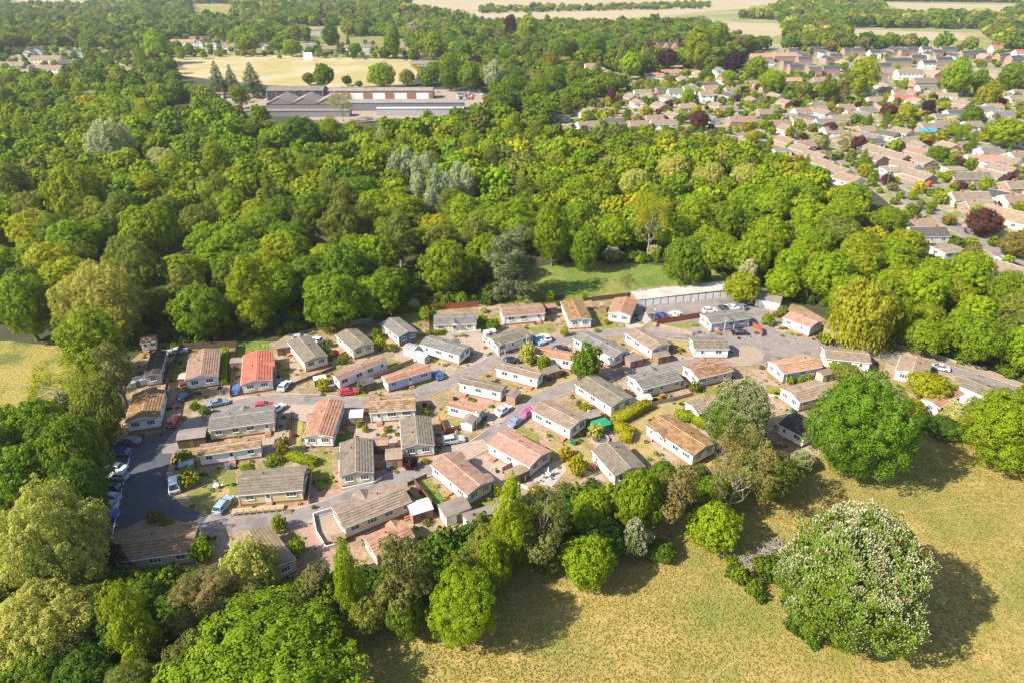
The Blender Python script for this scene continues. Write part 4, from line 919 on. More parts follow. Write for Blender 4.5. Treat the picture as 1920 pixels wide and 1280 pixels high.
for c in [
 (444, 729, 95, 'hatch', 'blue', 'bright blue hatchback tucked beside the red roofed home'),
 (534, 722, 80, 'hatch', 'white', 'white car on the drive right of the red roofed home'),
 (408, 755, 25, 'saloon', 'steel', 'steel blue saloon at the roadside below the shaded plots'),
 (325, 788, 95, 'estate', 'red', 'dark red car in the shade of the lane'),
 (496, 760, 10, 'hatch', 'red', 'red car peeping over the grey tiled roof', ),
 (519, 765, 60, 'hatch', 'white', 'white car beside the red car behind the grey tiled roof'),
 (654, 734, 15, 'hatch', 'red', 'bright red hatchback on the verge below the red brown roof'),
 (820, 702, 118, 'hatch', 'blue', 'blue car at the end of the blue walled home'),
 (943, 768, 52, 'saloon', 'white', 'white saloon on the gravel drive beside the middle road'),
 (968, 789, 52, 'saloon', 'steel', 'steel grey saloon parked on the kerb'),
 (991, 772, 50, 'hatch', 'pink', 'shocking pink hatchback half hidden by the brown roof'),
 (850, 824, 15, 'estate', 'silver', 'silver car on the pale drive below the salmon roofed home'),
 (1008, 637, 118, 'pickup', 'lblue', 'light blue pickup beside the grey green tiled home'),
 (1023, 633, 112, 'hatch', 'white', 'white car beside the light blue pickup'),
 (1052, 654, 15, 'hatch', 'black', 'black car beside the long grey roofed home'),
 (1225, 595, 100, 'hatch', 'black', 'black car nearest the terracotta roofed home in the garage yard'),
 (1241, 592, 115, 'hatch', 'dblue', 'dark blue car behind the red brown fence'),
 (1268, 590, 125, 'hatch', 'white', 'white car behind the red brown fence'),
 (1331, 582, 10, 'hatch', 'white', 'white car roof showing over the sky blue home'),
 (1357, 578, 100, 'hatch', 'black', 'black car behind the ridge of the sky blue home'),
 (1371, 577, 150, 'saloon', 'white', 'white car between two dark cars behind the sky blue home'),
 (1387, 575, 130, 'hatch', 'grey', 'dark grey car at the corner of the sky blue home'),
 (1387, 623, 3, 'saloon', 'black', 'black saloon in front of the sky blue home'),
 (1761, 688, 158, 'saloon', 'silver', 'silver saloon beside the rust brown roof slope'),
 (419, 945, 80, 'estate', 'lblue', 'pale blue people carrier beside the wooden terrace'),
 (327, 907, 115, 'van', 'white', 'white van on the inner edge of the shaded curve'),
 (243, 825, 170, 'saloon', 'grey', 'grey car in deep shade at the top of the parking bays'),
 (226, 848, 175, 'hatch', 'dblue', 'dark blue car in the second parking bay from the top'),
 (216, 876, 172, 'saloon', 'white', 'white saloon in the shaded parking bays'),
 (221, 892, 175, 'hatch', 'silver', 'silver car next to the white saloon in the parking bays'),
 (208, 913, 172, 'hatch', 'black', 'black car in the shaded parking bays below the silver one'),
 (205, 932, 175, 'hatch', 'lblue', 'pale car second from the bottom of the parking bays'),
 (200, 946, 172, 'hatch', 'silver', 'silver blue car above the royal blue one in the parking bays'),
 (199, 962, 172, 'saloon', 'blue', 'royal blue car at the bottom of the parking bays'),
 (348, 741, 60, 'hatch', 'dblue', 'dark car under the trees beside the shaded fence'),
 (334, 658, 20, 'saloon', 'silver', 'silver car in the shade below the wood'),
 (563, 633, 20, 'hatch', 'silver', 'silver car behind the olive roof with bay windows'),
 (592, 638, 160, 'hatch', 'white', 'white car in the shadow of the wood behind the olive roof'),
 (960, 676, 10, 'hatch', 'black', 'black car behind the narrow brown roofed home'),
 (1035, 703, 40, 'hatch', 'black', 'black car beside the shed on the dry grass corner'),
]: car(*c)
FARCARS = [(1814, 393, 5, 'saloon', 'white', 'white car on the drive beside the copper tree'), (1879, 486, 150, 'saloon', 'white', 'white car by the estate road edge'), (1764, 438, 100, 'hatch', 'lblue', 'pale blue car by the shaded roof'),
 (1640, 311, 60, 'hatch', 'black', 'dark car in the estate road shade'), (1270, 192, 0, 'van', 'white', 'white van beside the bungalow with white dormer'), (1354, 246, 10, 'saloon', 'black', 'dark car on the corner beside the copper beech'),
 (1651, 236, 10, 'hatch', 'white', 'white car by the lane hedges of the estate'), (1661, 238, 10, 'hatch', 'red', 'dark red car by the lane hedges of the estate'), (1672, 237, 10, 'hatch', 'silver', 'silver car by the lane hedges of the estate'), (1904, 323, 40, 'hatch', 'blue', 'blue car between the brick houses'),
 (1915, 317, 40, 'hatch', 'dblue', 'dark blue car between the brick houses'), (1848, 156, 20, 'hatch', 'red', 'red car near the tall round tree')]
for c in FARCARS: car(*c, z=.2, parts=False)
rr = random.Random(5)
for k, (x, y) in enumerate([(860+6*i, 177+2.6*j) for j in range(4) for i in range(5)] + [(898+4*i, 172+6*i) for i in range(7)]):
    cc = rr.choice(['white', 'silver', 'white', 'red', 'black', 'grey']); hy = k < 20
    car(x+rr.uniform(-1, 1), y, rr.choice([80, 95, 10]), rr.choice(['hatch', 'saloon', 'estate']), cc, f'{cc} car ' + ('in the block of cars' if hy else 'in the single line of cars') + ' at the end of the works roofs', 'cars parked on the works yard', z=.2, parts=False)
for k, (x, y) in enumerate([(497, 176), (501, 181), (500, 187), (506, 178), (812, 174), (820, 172)]):
    car(x, y, 100, 'van' if k < 2 else 'hatch', 'white' if k < 4 else 'silver', ('white van beside the dark shed of the works' if k < 2 else 'white car beside the dark shed of the works' if k < 4 else 'silver car behind the brick warehouse'), 'vehicles beside the dark shed of the works', z=.2, parts=False)
for k, (x, y) in enumerate([(631, 110), (686, 111), (761, 113)]): car(x, y, 5, 'hatch', ['white', 'dblue', 'grey'][k], ['white car at the edge of the playing field', 'dark blue car at the edge of the playing field', 'grey car at the corner of the playing field'][k], z=.2, parts=False)
# ---------------------------------------------------------------- houses of the estates
LANDM = [(830, 325, 'the silver poplars'), (950, 480, 'the blue cedar'), (1620, 585, 'the weeping willow'), (185, 560, 'the great pale willow'), (1290, 552, 'the garage row'), (205, 275, 'the silvery round willow'),
 (560, 190, 'the sawtooth roofs'), (740, 180, 'the long works roofs'), (1130, 520, 'the green clearing'), (1405, 510, 'the pale hawthorn'), (1220, 400, 'the bare trunked tree'), (470, 540, 'the drooping birch'), (645, 500, 'the round bright tree'),
 (1310, 225, 'the corner copper beech'), (1250, 222, 'the bright red fence'), (1403, 240, 'the golden yellow tree'), (1845, 415, 'the big copper tree'), (1740, 240, 'the blue solar roof'), (1625, 140, 'the tall pair of trees'),
 (1800, 140, 'the tall round tree'), (1378, 112, 'the purple beech'), (1695, 182, 'the long red bungalow roof'), (1855, 175, 'the estate willow'), (1760, 290, 'the round garden tree'), (1520, 202, 'the lemon yellow tree'),
 (1814, 365, 'the white gabled bungalow'), (1245, 95, 'the brick mansion'), (545, 130, 'the playing field'), (262, 115, 'the twin poplars'), (430, 145, 'the dark conifers'), (955, 50, 'the purple beech in the far belt'),
 (480, 690, 'the red roofed home'), (60, 720, 'the west meadow'), (1070, 245, 'the yellow brick gable'), (1540, 295, 'the lane of brick gables'), (1500, 100, 'the new slate roofs'), (1690, 112, 'the slate terrace'), (1100, 30, 'the ploughed far field'), (60, 125, 'the far terraces'), (580, 60, 'the school')]
USED = {}
def auto(desc, p):
    x, y = pix(p) if not isinstance(p, tuple) else p
    b = min(LANDM, key=lambda l: math.hypot(l[0]-x, (l[1]-y)*1.8)); dx, dy = x-b[0], (y-b[1])*1.8
    rel = ('right of' if dx > 0 else 'left of') if abs(dx) > abs(dy) else ('below' if dy > 0 else 'beyond')
    base = f'{desc} {rel} {b[2]}'; USED[base] = USED.get(base, 0)+1; k = USED[base]
    O = ['', 'second ', 'third ', 'fourth ', 'fifth ', 'sixth ', 'seventh ', 'eighth ', 'ninth ', 'tenth ']
    return (O[k-1] if k <= 10 else f'number {k} ') + base.replace('small garden tree', 'garden tree')
HW = {}
def flat_windows(parent, l, w_, z1, n, rows=1, gab=True, dark=False):
    key = (round(l), rows)
    if 'fw' not in HW:
        f = MB(); f.box(-.75, .75, -.05, .02, 0, .07); f.box(-.75, .75, -.05, .02, 1.13, 1.2); f.box(-.75, -.68, -.05, .02, .07, 1.13); f.box(.68, .75, -.05, .02, .07, 1.13); f.box(-.04, .04, -.05, .02, .07, 1.13)
        f.box(-.68, .68, -.02, .01, .07, 1.13, m=1); HW['fw'] = f.mesh('window', [M['white'], M['glass']])
    for r in range(rows):
        for side in (-1, 1):
            for k in range(n):
                x = -l/2+l*(k+.5)/n
                if r == 0 and k == n//2 and side < 0: door(parent, x, side*(w_/2+.03), .05, 0, 'w'); continue
                link('window', HW['fw'], parent, (x, side*(w_/2+.02), .9+2.6*r), 0 if side < 0 else math.pi)
            if gab: link('window', HW['fw'], parent, (side*(l/2+.02), w_*.12, .9+2.6*r), math.pi/2*side)
def house(x, y, deg, kind, roof, wall, L=11.0, label=None, group=None):
    W, h, pt = {'b': (7.6, 2.5, 27), 't': (7.6, 5.0, 32), 'f': (6.0, 2.5, 3)}[kind]
    if kind == 't' and L > 14: W = 8.4
    W *= 1.1; L *= 1.1
    p = P(x, y, h+1); t = empty({'b': 'bungalow', 't': 'house', 'f': 'flat_roofed_garage'}[kind], (p.x, p.y, .16), R(deg), None, {'b': 'bungalow', 't': 'house', 'f': 'garage'}[kind], group)
    wb = gable_body(L-.5, W-.5, 0, h, R(pt)); link('wall', wb.mesh('wall', M['wall']), t, color=WALLC[wall])
    hip = 2.2 if (kind == 't' and roof == 'slate' and (int(x) % 3 == 0)) else 0
    if hip: pass
    hh, ro = slopes(t, L, W, h+.05, R(pt), tuple(v*.9 for v in ROOFC[roof]), 'roof', False, .14, 0)
    c = MB(); c.prism([(-.16, -.04), (0, .07), (.16, -.04)], -L/2-.01, L/2+.01); link('ridge', c.mesh('ridge', M['concrete']), ro, (0, 0, h+.05+hh))
    f = MB()
    for s in (-1, 1):
        for sx in (-1, 1):
            q = sx*(L/2+.015); f.face([(q, s*W/2, h-.16), (q, 0, h+hh-.16), (q, 0, h+hh+.07), (q, s*W/2, h+.08)])
        f.box(-L/2, L/2, s*(W/2+.02)-.05, s*(W/2+.02)+.05, h-.1, h+.03)
    link('bargeboard', f.mesh('bargeboard', M['white']), t)
    if kind != 'f':
        c = MB(); c.box(-.35, .35, -.3, .3, h+hh-.7, h+hh+.75); c.tube((-.15, 0, h+hh+.75), (-.15, 0, h+hh+1.05), .09, .09, 6); c.tube((.15, 0, h+hh+.75), (.15, 0, h+hh+1.05), .09, .09, 6)
        link('chimney', c.mesh('chimney', M['brick']), ro, (L*.22*(1 if int(x) % 2 else -1), 0, 0))
    flat_windows(t, L-.5, W-.5, h, max(2, int(L/3.4)), 2 if kind == 't' else 1)
    nm = {'brown': 'brown', 'olive': 'grey brown', 'grey': 'grey', 'slate': 'slate', 'dgrey': 'dark grey', 'terra': 'terracotta', 'orange': 'orange', 'red': 'red', 'tan': 'tan', 'felt': 'flat', 'rb': 'red brown', 'pink': 'pink', 'rust': 'rust', 'dark': 'black'}[roof]
    wn = {'brickc': 'brick', 'white': 'white', 'cream': 'cream', 'yel': 'yellow brick', 'pale': 'pale', 'tan': 'buff', 'grey': 'grey'}.get(wall, wall)
    t['label'] = label or auto(f"{wn} {dict(b='bungalow', t='tall house', f='garage')[kind]} with {nm} roof", (x, y)); PLACED.append((p.x, p.y, max(L*.45, W/2)))
    return t
ES = 'houses of the bungalow estate'; NE = 'houses of the new estate'; WE = 'houses beyond the works'
for h in [
 (1069, 243, 98, 'b', 'brown', 'yel', 10), (1102, 232, 15, 'b', 'brown', 'pale', 12), (1150, 226, 5, 'b', 'dgrey', 'grey', 11), (1173, 226, 5, 'f', 'grey', 'white', 8), (1196, 231, 8, 'b', 'brown', 'brickc', 10), (1244, 229, 5, 'b', 'brown', 'white', 14), (1218, 181, 112, 'b', 'brown', 'brickc', 10), (1238, 197, 110, 'b', 'brown', 'brickc', 11), (1262, 215, 118, 'b', 'brown', 'brickc', 10), (1266, 171, 3, 't', 'grey', 'white', 10), (1292, 166, 3, 't', 'grey', 'white', 8),
 (1324, 176, 3, 't', 'brown', 'white', 9), (1347, 182, 112, 'b', 'brown', 'tan', 10), (1344, 197, 112, 'b', 'brown', 'brickc', 9), (1363, 203, 10, 'b', 'brown', 'white', 12), (1390, 223, 6, 'b', 'rb', 'brickc', 15), (1436, 209, 8, 'b', 'brown', 'brickc', 11), (1482, 212, 0, 'f', 'tan', 'white', 8), (1457, 230, 10, 'b', 'rb', 'pale', 13), (1476, 240, 105, 'b', 'brown', 'grey', 10), (1502, 226, 10, 'b', 'rb', 'cream', 11), (1517, 231, 112, 'b', 'brown', 'cream', 9), (1550, 227, 5, 'b', 'grey', 'white', 13), (1574, 220, 10, 'b', 'brown', 'brickc', 12), (1604, 212, 10, 'b', 'brown', 'cream', 12), (1585, 200, 5, 'b', 'rb', 'white', 10), (1625, 205, 5, 'b', 'grey', 'cream', 11),
 (1374, 259, 145, 'b', 'brown', 'cream', 10), (1394, 265, 112, 'b', 'brown', 'white', 9), (1474, 262, 112, 'b', 'rb', 'brickc', 11), (1508, 268, 8, 'b', 'rb', 'brickc', 9), (1504, 277, 112, 'b', 'brown', 'brickc', 10), (1466, 278, 3, 'f', 'grey', 'white', 8), (1530, 291, 112, 'b', 'brown', 'brickc', 11), (1548, 305, 112, 'b', 'brown', 'brickc', 10), (1575, 318, 112, 'b', 'brown', 'white', 10), (1592, 333, 118, 'b', 'rb', 'white', 10), (1540, 318, 5, 'f', 'felt', 'white', 9), (1634, 276, 112, 'b', 'brown', 'brickc', 10), (1630, 254, 120, 'b', 'grey', 'white', 11), (1614, 214, 140, 'b', 'grey', 'pale', 10),
 (1651, 204, 100, 'b', 'orange', 'cream', 9), (1694, 182, 2, 'b', 'red', 'cream', 15, 'long bungalow with red roof and pink gable, upper estate'), (1716, 188, 112, 'b', 'pink', 'white', 9), (1684, 173, 5, 'b', 'brown', 'white', 9), (1666, 250, 125, 'b', 'dgrey', 'tan', 10), (1692, 245, 120, 'b', 'brown', 'white', 10), (1742, 235, 12, 'b', 'brown', 'brickc', 12), (1765, 230, 10, 'b', 'brown', 'pale', 10), (1775, 178, 165, 'b', 'tan', 'white', 12), (1802, 192, 120, 'b', 'brown', 'brickc', 11), (1796, 210, 2, 'b', 'dgrey', 'white', 14), (1844, 203, 5, 'b', 'grey', 'white', 12), (1878, 213, 8, 'b', 'grey', 'white', 13), (1848, 224, 100, 'b', 'brown', 'white', 11), (1884, 175, 100, 'b', 'brown', 'white', 10), (1910, 172, 5, 'b', 'rb', 'white', 10), (1906, 183, 5, 'b', 'brown', 'cream', 12),
 (1640, 293, 112, 'b', 'brown', 'brickc', 10), (1662, 285, 112, 'b', 'brown', 'white', 10), (1682, 291, 112, 'b', 'brown', 'brickc', 11), (1700, 309, 112, 'b', 'brown', 'white', 11), (1724, 326, 112, 'b', 'brown', 'brickc', 12), (1676, 314, 5, 'f', 'tan', 'white', 9), (1817, 328, 2, 'b', 'olive', 'brickc', 16), (1857, 325, 115, 'b', 'brown', 'brickc', 11), (1880, 315, 115, 'b', 'brown', 'brickc', 11), (1846, 296, 170, 'b', 'pink', 'white', 15), (1893, 300, 110, 'b', 'brown', 'pale', 10), (1868, 304, 5, 'f', 'grey', 'white', 9), (1912, 290, 10, 'b', 'brown', 'white', 11), (1816, 366, 2, 'b', 'brown', 'white', 14), (1834, 384, 5, 'b', 'tan', 'brickc', 10), (1880, 365, 130, 'b', 'slate', 'cream', 10), (1908, 371, 5, 'b', 'rb', 'cream', 12), (1885, 397, 125, 'b', 'tan', 'pale', 13), (1914, 410, 120, 'b', 'tan', 'cream', 12),
 (1737, 432, 2, 'b', 'dgrey', 'grey', 12), (1780, 462, 15, 'f', 'tan', 'pale', 8), (1726, 417, 10, 'b', 'tan', 'pale', 10), (1912, 508, 125, 'b', 'brown', 'white', 12), (1910, 345, 5, 'b', 'brown', 'brickc', 12), (1700, 262, 10, 'b', 'brown', 'cream', 10), (1722, 272, 100, 'b', 'brown', 'white', 9), (1600, 253, 112, 'b', 'rb', 'brickc', 10), (1560, 243, 8, 'b', 'brown', 'white', 10), (1655, 172, 5, 'b', 'brown', 'white', 9), (1640, 186, 5, 'b', 'tan', 'cream', 10), (1822, 232, 8, 'b', 'brown', 'white', 10), (1905, 228, 100, 'b', 'brown', 'white', 12), (1735, 300, 100, 'b', 'brown', 'brickc', 9), (1790, 312, 5, 'f', 'tan', 'pale', 8),
]: house(*h[:7], label=h[7] if len(h) > 7 else None, group=ES)
for h in [
 (1427, 105, 2, 't', 'orange', 'brickc', 20), (1472, 103, 5, 't', 'orange', 'brickc', 22), (1486, 94, 3, 't', 'slate', 'brickc', 10), (1505, 101, 100, 't', 'slate', 'brickc', 11), (1528, 92, 3, 't', 'slate', 'brickc', 12), (1546, 98, 100, 't', 'slate', 'white', 10), (1508, 110, 3, 't', 'slate', 'brickc', 13), (1551, 108, 100, 't', 'slate', 'brickc', 11), (1476, 118, 5, 't', 'slate', 'brickc', 9), (1492, 125, 5, 't', 'slate', 'brickc', 12), (1566, 104, 5, 't', 'slate', 'brickc', 12), (1582, 117, 100, 't', 'orange', 'white', 11), (1557, 127, 3, 't', 'slate', 'brickc', 14), (1527, 129, 3, 't', 'dgrey', 'brickc', 11), (1592, 94, 8, 't', 'slate', 'brickc', 13), (1487, 149, 2, 'b', 'orange', 'brickc', 12), (1535, 150, 2, 't', 'brown', 'brickc', 9), (1348, 131, 100, 't', 'grey', 'white', 9), (1441, 116, 5, 'b', 'grey', 'white', 9),
 (1607, 94, 3, 't', 'slate', 'brickc', 13), (1640, 97, 3, 't', 'slate', 'white', 11), (1661, 97, 100, 't', 'slate', 'brickc', 12), (1675, 92, 100, 't', 'slate', 'brickc', 12), (1691, 93, 100, 't', 'slate', 'brickc', 11), (1709, 92, 5, 't', 'slate', 'brickc', 12), (1682, 113, 2, 't', 'slate', 'brickc', 24, 'slate roofed brick terrace with white ground floor in the new estate'), (1721, 107, 3, 't', 'slate', 'brickc', 14), (1736, 91, 3, 't', 'slate', 'white', 11), (1755, 97, 3, 't', 'slate', 'brickc', 12), (1743, 100, 100, 't', 'slate', 'cream', 10), (1768, 111, 3, 't', 'slate', 'brickc', 15), (1740, 117, 5, 't', 'slate', 'white', 12), (1777, 92, 3, 't', 'slate', 'brickc', 15), (1790, 104, 100, 't', 'slate', 'white', 11), (1812, 99, 10, 't', 'slate', 'brickc', 13), (1833, 98, 8, 't', 'slate', 'brickc', 15), (1846, 105, 100, 't', 'orange', 'brickc', 11), (1868, 88, 5, 't', 'red', 'white', 11), (1881, 104, 10, 't', 'slate', 'brickc', 12), (1903, 108, 15, 't', 'slate', 'brickc', 13), (1912, 97, 5, 't', 'red', 'white', 11),
 (1704, 135, 3, 't', 'brown', 'white', 20, 'white fronted row of houses with brown roof below the slate terrace'), (1664, 133, 3, 't', 'brown', 'brickc', 12), (1752, 137, 100, 't', 'orange', 'brickc', 11), (1731, 152, 5, 't', 'olive', 'brickc', 16), (1737, 163, 3, 'b', 'grey', 'white', 13), (1866, 138, 110, 't', 'brown', 'brickc', 10), (1655, 122, 3, 't', 'slate', 'brickc', 12), (1620, 110, 5, 't', 'orange', 'brickc', 12), (1648, 150, 5, 'b', 'grey', 'white', 10),
]: house(*h[:7], label=h[7] if len(h) > 7 else None, group=NE)
for h in [
 (22, 121, 2, 't', 'brown', 'brickc', 22), (74, 127, 2, 't', 'brown', 'white', 17), (110, 127, 2, 't', 'rb', 'white', 14), (52, 133, 2, 'b', 'tan', 'white', 10), (88, 109, 2, 't', 'brown', 'cream', 26), (128, 116, 15, 't', 'dgrey', 'brickc', 14), (10, 158, 5, 't', 'dgrey', 'brickc', 12), (8, 184, 5, 'b', 'grey', 'pale', 12), (54, 96, 100, 't', 'brown', 'white', 10), (72, 94, 100, 't', 'brown', 'white', 10), (131, 96, 100, 't', 'grey', 'yel', 11), (152, 99, 100, 't', 'brown', 'white', 10), (190, 97, 5, 'b', 'grey', 'white', 14), (208, 118, 3, 'b', 'tan', 'cream', 10),
 (343, 78, 2, 't', 'orange', 'white', 26, 'long cottage row with orange roof beyond the playing field'), (374, 78, 100, 't', 'brown', 'white', 12), (402, 81, 100, 't', 'dgrey', 'white', 10), (429, 86, 3, 't', 'rb', 'white', 12), (498, 84, 100, 't', 'grey', 'white', 10), (583, 86, 3, 't', 'grey', 'white', 12), (618, 90, 3, 't', 'brown', 'brickc', 14), (648, 88, 3, 't', 'brown', 'white', 10), (686, 86, 3, 't', 'grey', 'grey', 12), (750, 88, 3, 't', 'brown', 'brickc', 10), (797, 117, 2, 'b', 'brown', 'tan', 26, 'long sports pavilion with brown roof at the corner of the playing field'),
 (895, 80, 5, 't', 'rb', 'brickc', 22), (906, 114, 5, 'b', 'red', 'cream', 16), (948, 117, 140, 't', 'rb', 'brickc', 12), (966, 128, 130, 'b', 'tan', 'pale', 12), (985, 136, 130, 'b', 'olive', 'pale', 12), (1109, 123, 5, 't', 'terra', 'white', 11), (1130, 131, 100, 't', 'brown', 'cream', 12), (1163, 70, 3, 't', 'brown', 'brickc', 14), (1193, 78, 5, 't', 'rb', 'brickc', 14), (1228, 141, 5, 'b', 'terra', 'pale', 14), (1258, 134, 5, 'b', 'terra', 'cream', 16), (1281, 147, 100, 'b', 'brown', 'white', 12), (1310, 136, 100, 'b', 'orange', 'cream', 9), (1112, 156, 3, 'f', 'grey', 'pale', 12), (1052, 216, 10, 'f', 'dgrey', 'grey', 10), (838, 232, 5, 'f', 'tan', 'white', 6),
 (1205, 172, 4, 'b', 'brown', 'white', 12), (1095, 208, 110, 'b', 'tan', 'white', 9),
]: house(*h[:7], label=h[7] if len(h) > 7 else None, group=WE)
# bungalows filling the rows between those picked out above
_r = random.Random(21)
def near_road(x, y, m):
    for l, r in RD[4:]:
        for a, b in zip(l[::2], r[::2]):
            if abs((a[0]+b[0])/2-x) < m and abs((a[1]+b[1])/2-y) < m: return True
    return False
EST = [tuple(P(x, y))[:2] for x, y in [(1190, 245), (1180, 180), (1300, 150), (1420, 160), (1500, 185), (1640, 165), (1760, 160), (1990, 165), (2000, 420), (1880, 400), (1700, 345), (1640, 330), (1560, 300), (1500, 255), (1380, 240), (1290, 250)]]
def inpoly(x, y, pl):
    c = False; n = len(pl)
    for i in range(n):
        x1, y1 = pl[i]; x2, y2 = pl[i-1]
        if (y1 > y) != (y2 > y) and x < (x2-x1)*(y-y1)/(y2-y1)+x1: c = not c
    return c
nh = 0
for _ in range(5000):
    x, y = _r.uniform(60, 420), _r.uniform(280, 620)
    if nh >= 44 or not inpoly(x, y, EST) or near_road(x, y, 10): continue
    if any((x-q[0])**2+(y-q[1])**2 < (q[2]+6.3)**2 for q in PLACED): continue
    px, py = pix(Vector((x, y, 3.5)))
    if not 1040 < px < 1960: continue
    house(px, py, _r.choice([5, 8, 112, 112, 100]), 'b', _r.choice(['brown', 'rb', 'grey', 'brown', 'tan', 'dgrey']), _r.choice(['brickc', 'white', 'cream', 'brickc', 'white']), _r.uniform(9, 11), group=ES); nh += 1
# blue solar slope on one of the bungalows, conservatories
pb = P(1740, 244, 3.2)
def blue_roof():
    t = empty('conservatory', (pb.x, pb.y, .16), R(12), 'blue glazed lean-to along the front of a wide bungalow roof', 'conservatory')
    m = MB(); m.face([(-6, -2.2, 2.2), (6, -2.2, 2.2), (6, 1.5, 3.9), (-6, 1.5, 3.9)]); m.face([(-6, -2.2, 2.1), (6, -2.2, 2.1), (6, 1.5, 3.8), (-6, 1.5, 3.8)]); link('roof', m.mesh('roof', M['plain']), t, color=(.10, .30, .42))
    m = MB(); m.box(-5.9, 5.9, -2.1, 1.4, 0, 2.1); link('wall', m.mesh('wall', M['glass']), t)
    m = MB()
    for k in range(9): m.box(-5.95+k*1.475, -5.87+k*1.475, -2.17, -2.1, 0, 2.15)
    link('frame', m.mesh('frame', M['white']), t)
blue_roof()
# ---- large buildings
def mansion():
    p = P(1245, 97, 6); t = empty('mansion', (p.x, p.y, .1), R(5), 'tall orange brick mansion with pointed gables and slate roof among the trees', 'mansion')
    m = MB(); m.box(-14, 14, -5, 6, 0, 9); 
    for x in (-10, 0, 9): m.prism([(x-3.4, 0), (x+3.4, 0), (x+3.4, 10), (x, 14.5), (x-3.4, 10)], -7.5, -4.9, ax='y')
    m.prism([(-3, 0), (3, 0), (3, 12), (0, 19), (-3, 12)], -9, -7.6, ax='y') if False else m.box(-2.2, 2.2, -9.5, -7.5, 0, 6)
    link('wall', m.mesh('wall', M['wall']), t, color=(.55, .25, .14))
    r = MB(); r.prism([(-5.6, 9.02), (.5, 14.8), (6.6, 9.02)], -14.5, 14.5); link('roof', r.mesh('roof', M['roof']), t, color=ROOFC['slate'])
    for x in (-10, 0, 9):
        for z in (1.5, 4.8, 8): link('window', win_mesh(1.8, 1.7, 2)[0], t, (x, -7.55, z)); link('pane', win_mesh(1.8, 1.7, 2)[1], t, (x, -7.55, z))
    for x in (-12, 5, 13):
        c = MB(); c.box(-.6, .6, -.5, .5, 12, 17.5); link('chimney', c.mesh('chimney', M['brick']), t, (x, 1, 0))
mansion()
def hall(cx, cy, L, W, deg, h, pt, roofc, wallc, label, doors=0, name='warehouse', bays=0, cat='warehouse', doorc='white', m='sheet'):
    p = P(cx, cy, h); t = empty(name, (p.x, p.y, .2), R(deg), label, cat)
    g = gable_body(L-.6, W-.6, 0, h, R(pt)); link('wall', g.mesh('wall', M['wall']), t, color=wallc)
    slopes(t, L, W, h+.05, R(pt), roofc, m, False, .2)
    for k in range(doors):
        d = MB(); x = -L/2+L*(k+.5)/doors; d.box(x-L/doors*.28, x+L/doors*.28, -W/2+.18, -W/2+.27, 0, h*.72); link('roller_door', d.mesh('roller_door', M['white'] if doorc == 'white' else M['dark']), t)
    for k in range(bays+1 if bays else 0):
        d = MB(); x = -L/2+.4+(L-.8)*k/bays; d.box(x-.15, x+.15, -W/2+.05, -W/2+.25, 0, h); link('column', d.mesh('column', M['concrete']), t)
    return t
hall(557, 168, 40, 15, 2, 6.5, 16, (.20, .175, .155), (.05, .055, .08), 'dark open fronted shed with grey curved roof and pale columns', bays=6, doors=0)
hall(712, 169, 78, 12, 1, 5.5, 14, (.27, .235, .21), (.24, .135, .10), 'long brick warehouse with white roller doors and low grey roof', doors=5)
hall(755, 191, 82, 11, 1, 5.0, 8, (.27, .245, .225), (.16, .17, .20), 'long low works roof in front of the brick warehouse')
hall(788, 203, 56, 6, 1, 4.0, 4, (.50, .48, .46), (.34, .34, .35), 'long white sheeted roof at the edge of the works')
for k, x in enumerate((532, 577, 622)): hall(x, 190, 24, 17.5, 92, 5.0, 24, (.26, .235, .21), (.20, .18, .165), ['sawtooth works shed nearest the white vans', 'middle one of the sawtooth works sheds', 'sawtooth works shed by the brown bare tree'][k], name='works_shed', cat='works shed')
hall(560, 207, 66, 8, 1, 3.6, 4, (.22, .20, .19), (.2, .2, .2), 'low flat grey roof along the trees below the sawtooth sheds', name='works_shed', cat='works shed')
hall(362, 212, 32, 17, 20, 4.5, 12, (.17, .155, .145), (.3, .28, .25), 'dark sheeted barn roof rising out of the wood', name='barn', cat='barn')
hall(400, 176, 16, 8, 5, 3, 8, (.3, .16, .1), (.6, .6, .58), 'small store with brown roof and white van beside the conifers', name='store', cat='store')
hall(563, 57, 88, 16, 0, 6, 12, (.22, .17, .15), (.42, .38, .34), 'very long low school block beyond the playing field', bays=12, name='school_block', cat='school')
def sight():
    p = P(578, 111, 2); t = empty('sight_screen', (p.x, p.y, .1), 0, 'white cricket sight screen on the edge of the playing field', 'sight screen')
    m = MB(); m.box(-4.5, 4.5, -.1, .1, .5, 8.0); link('panel', m.mesh('panel', M['white']), t)
    for x in (-4, 0, 4): f = MB(); f.tube((x, 1.5, 0), (x, .1, 5), .08, .08); link('strut', f.mesh('strut', M['dark']), t)
sight()
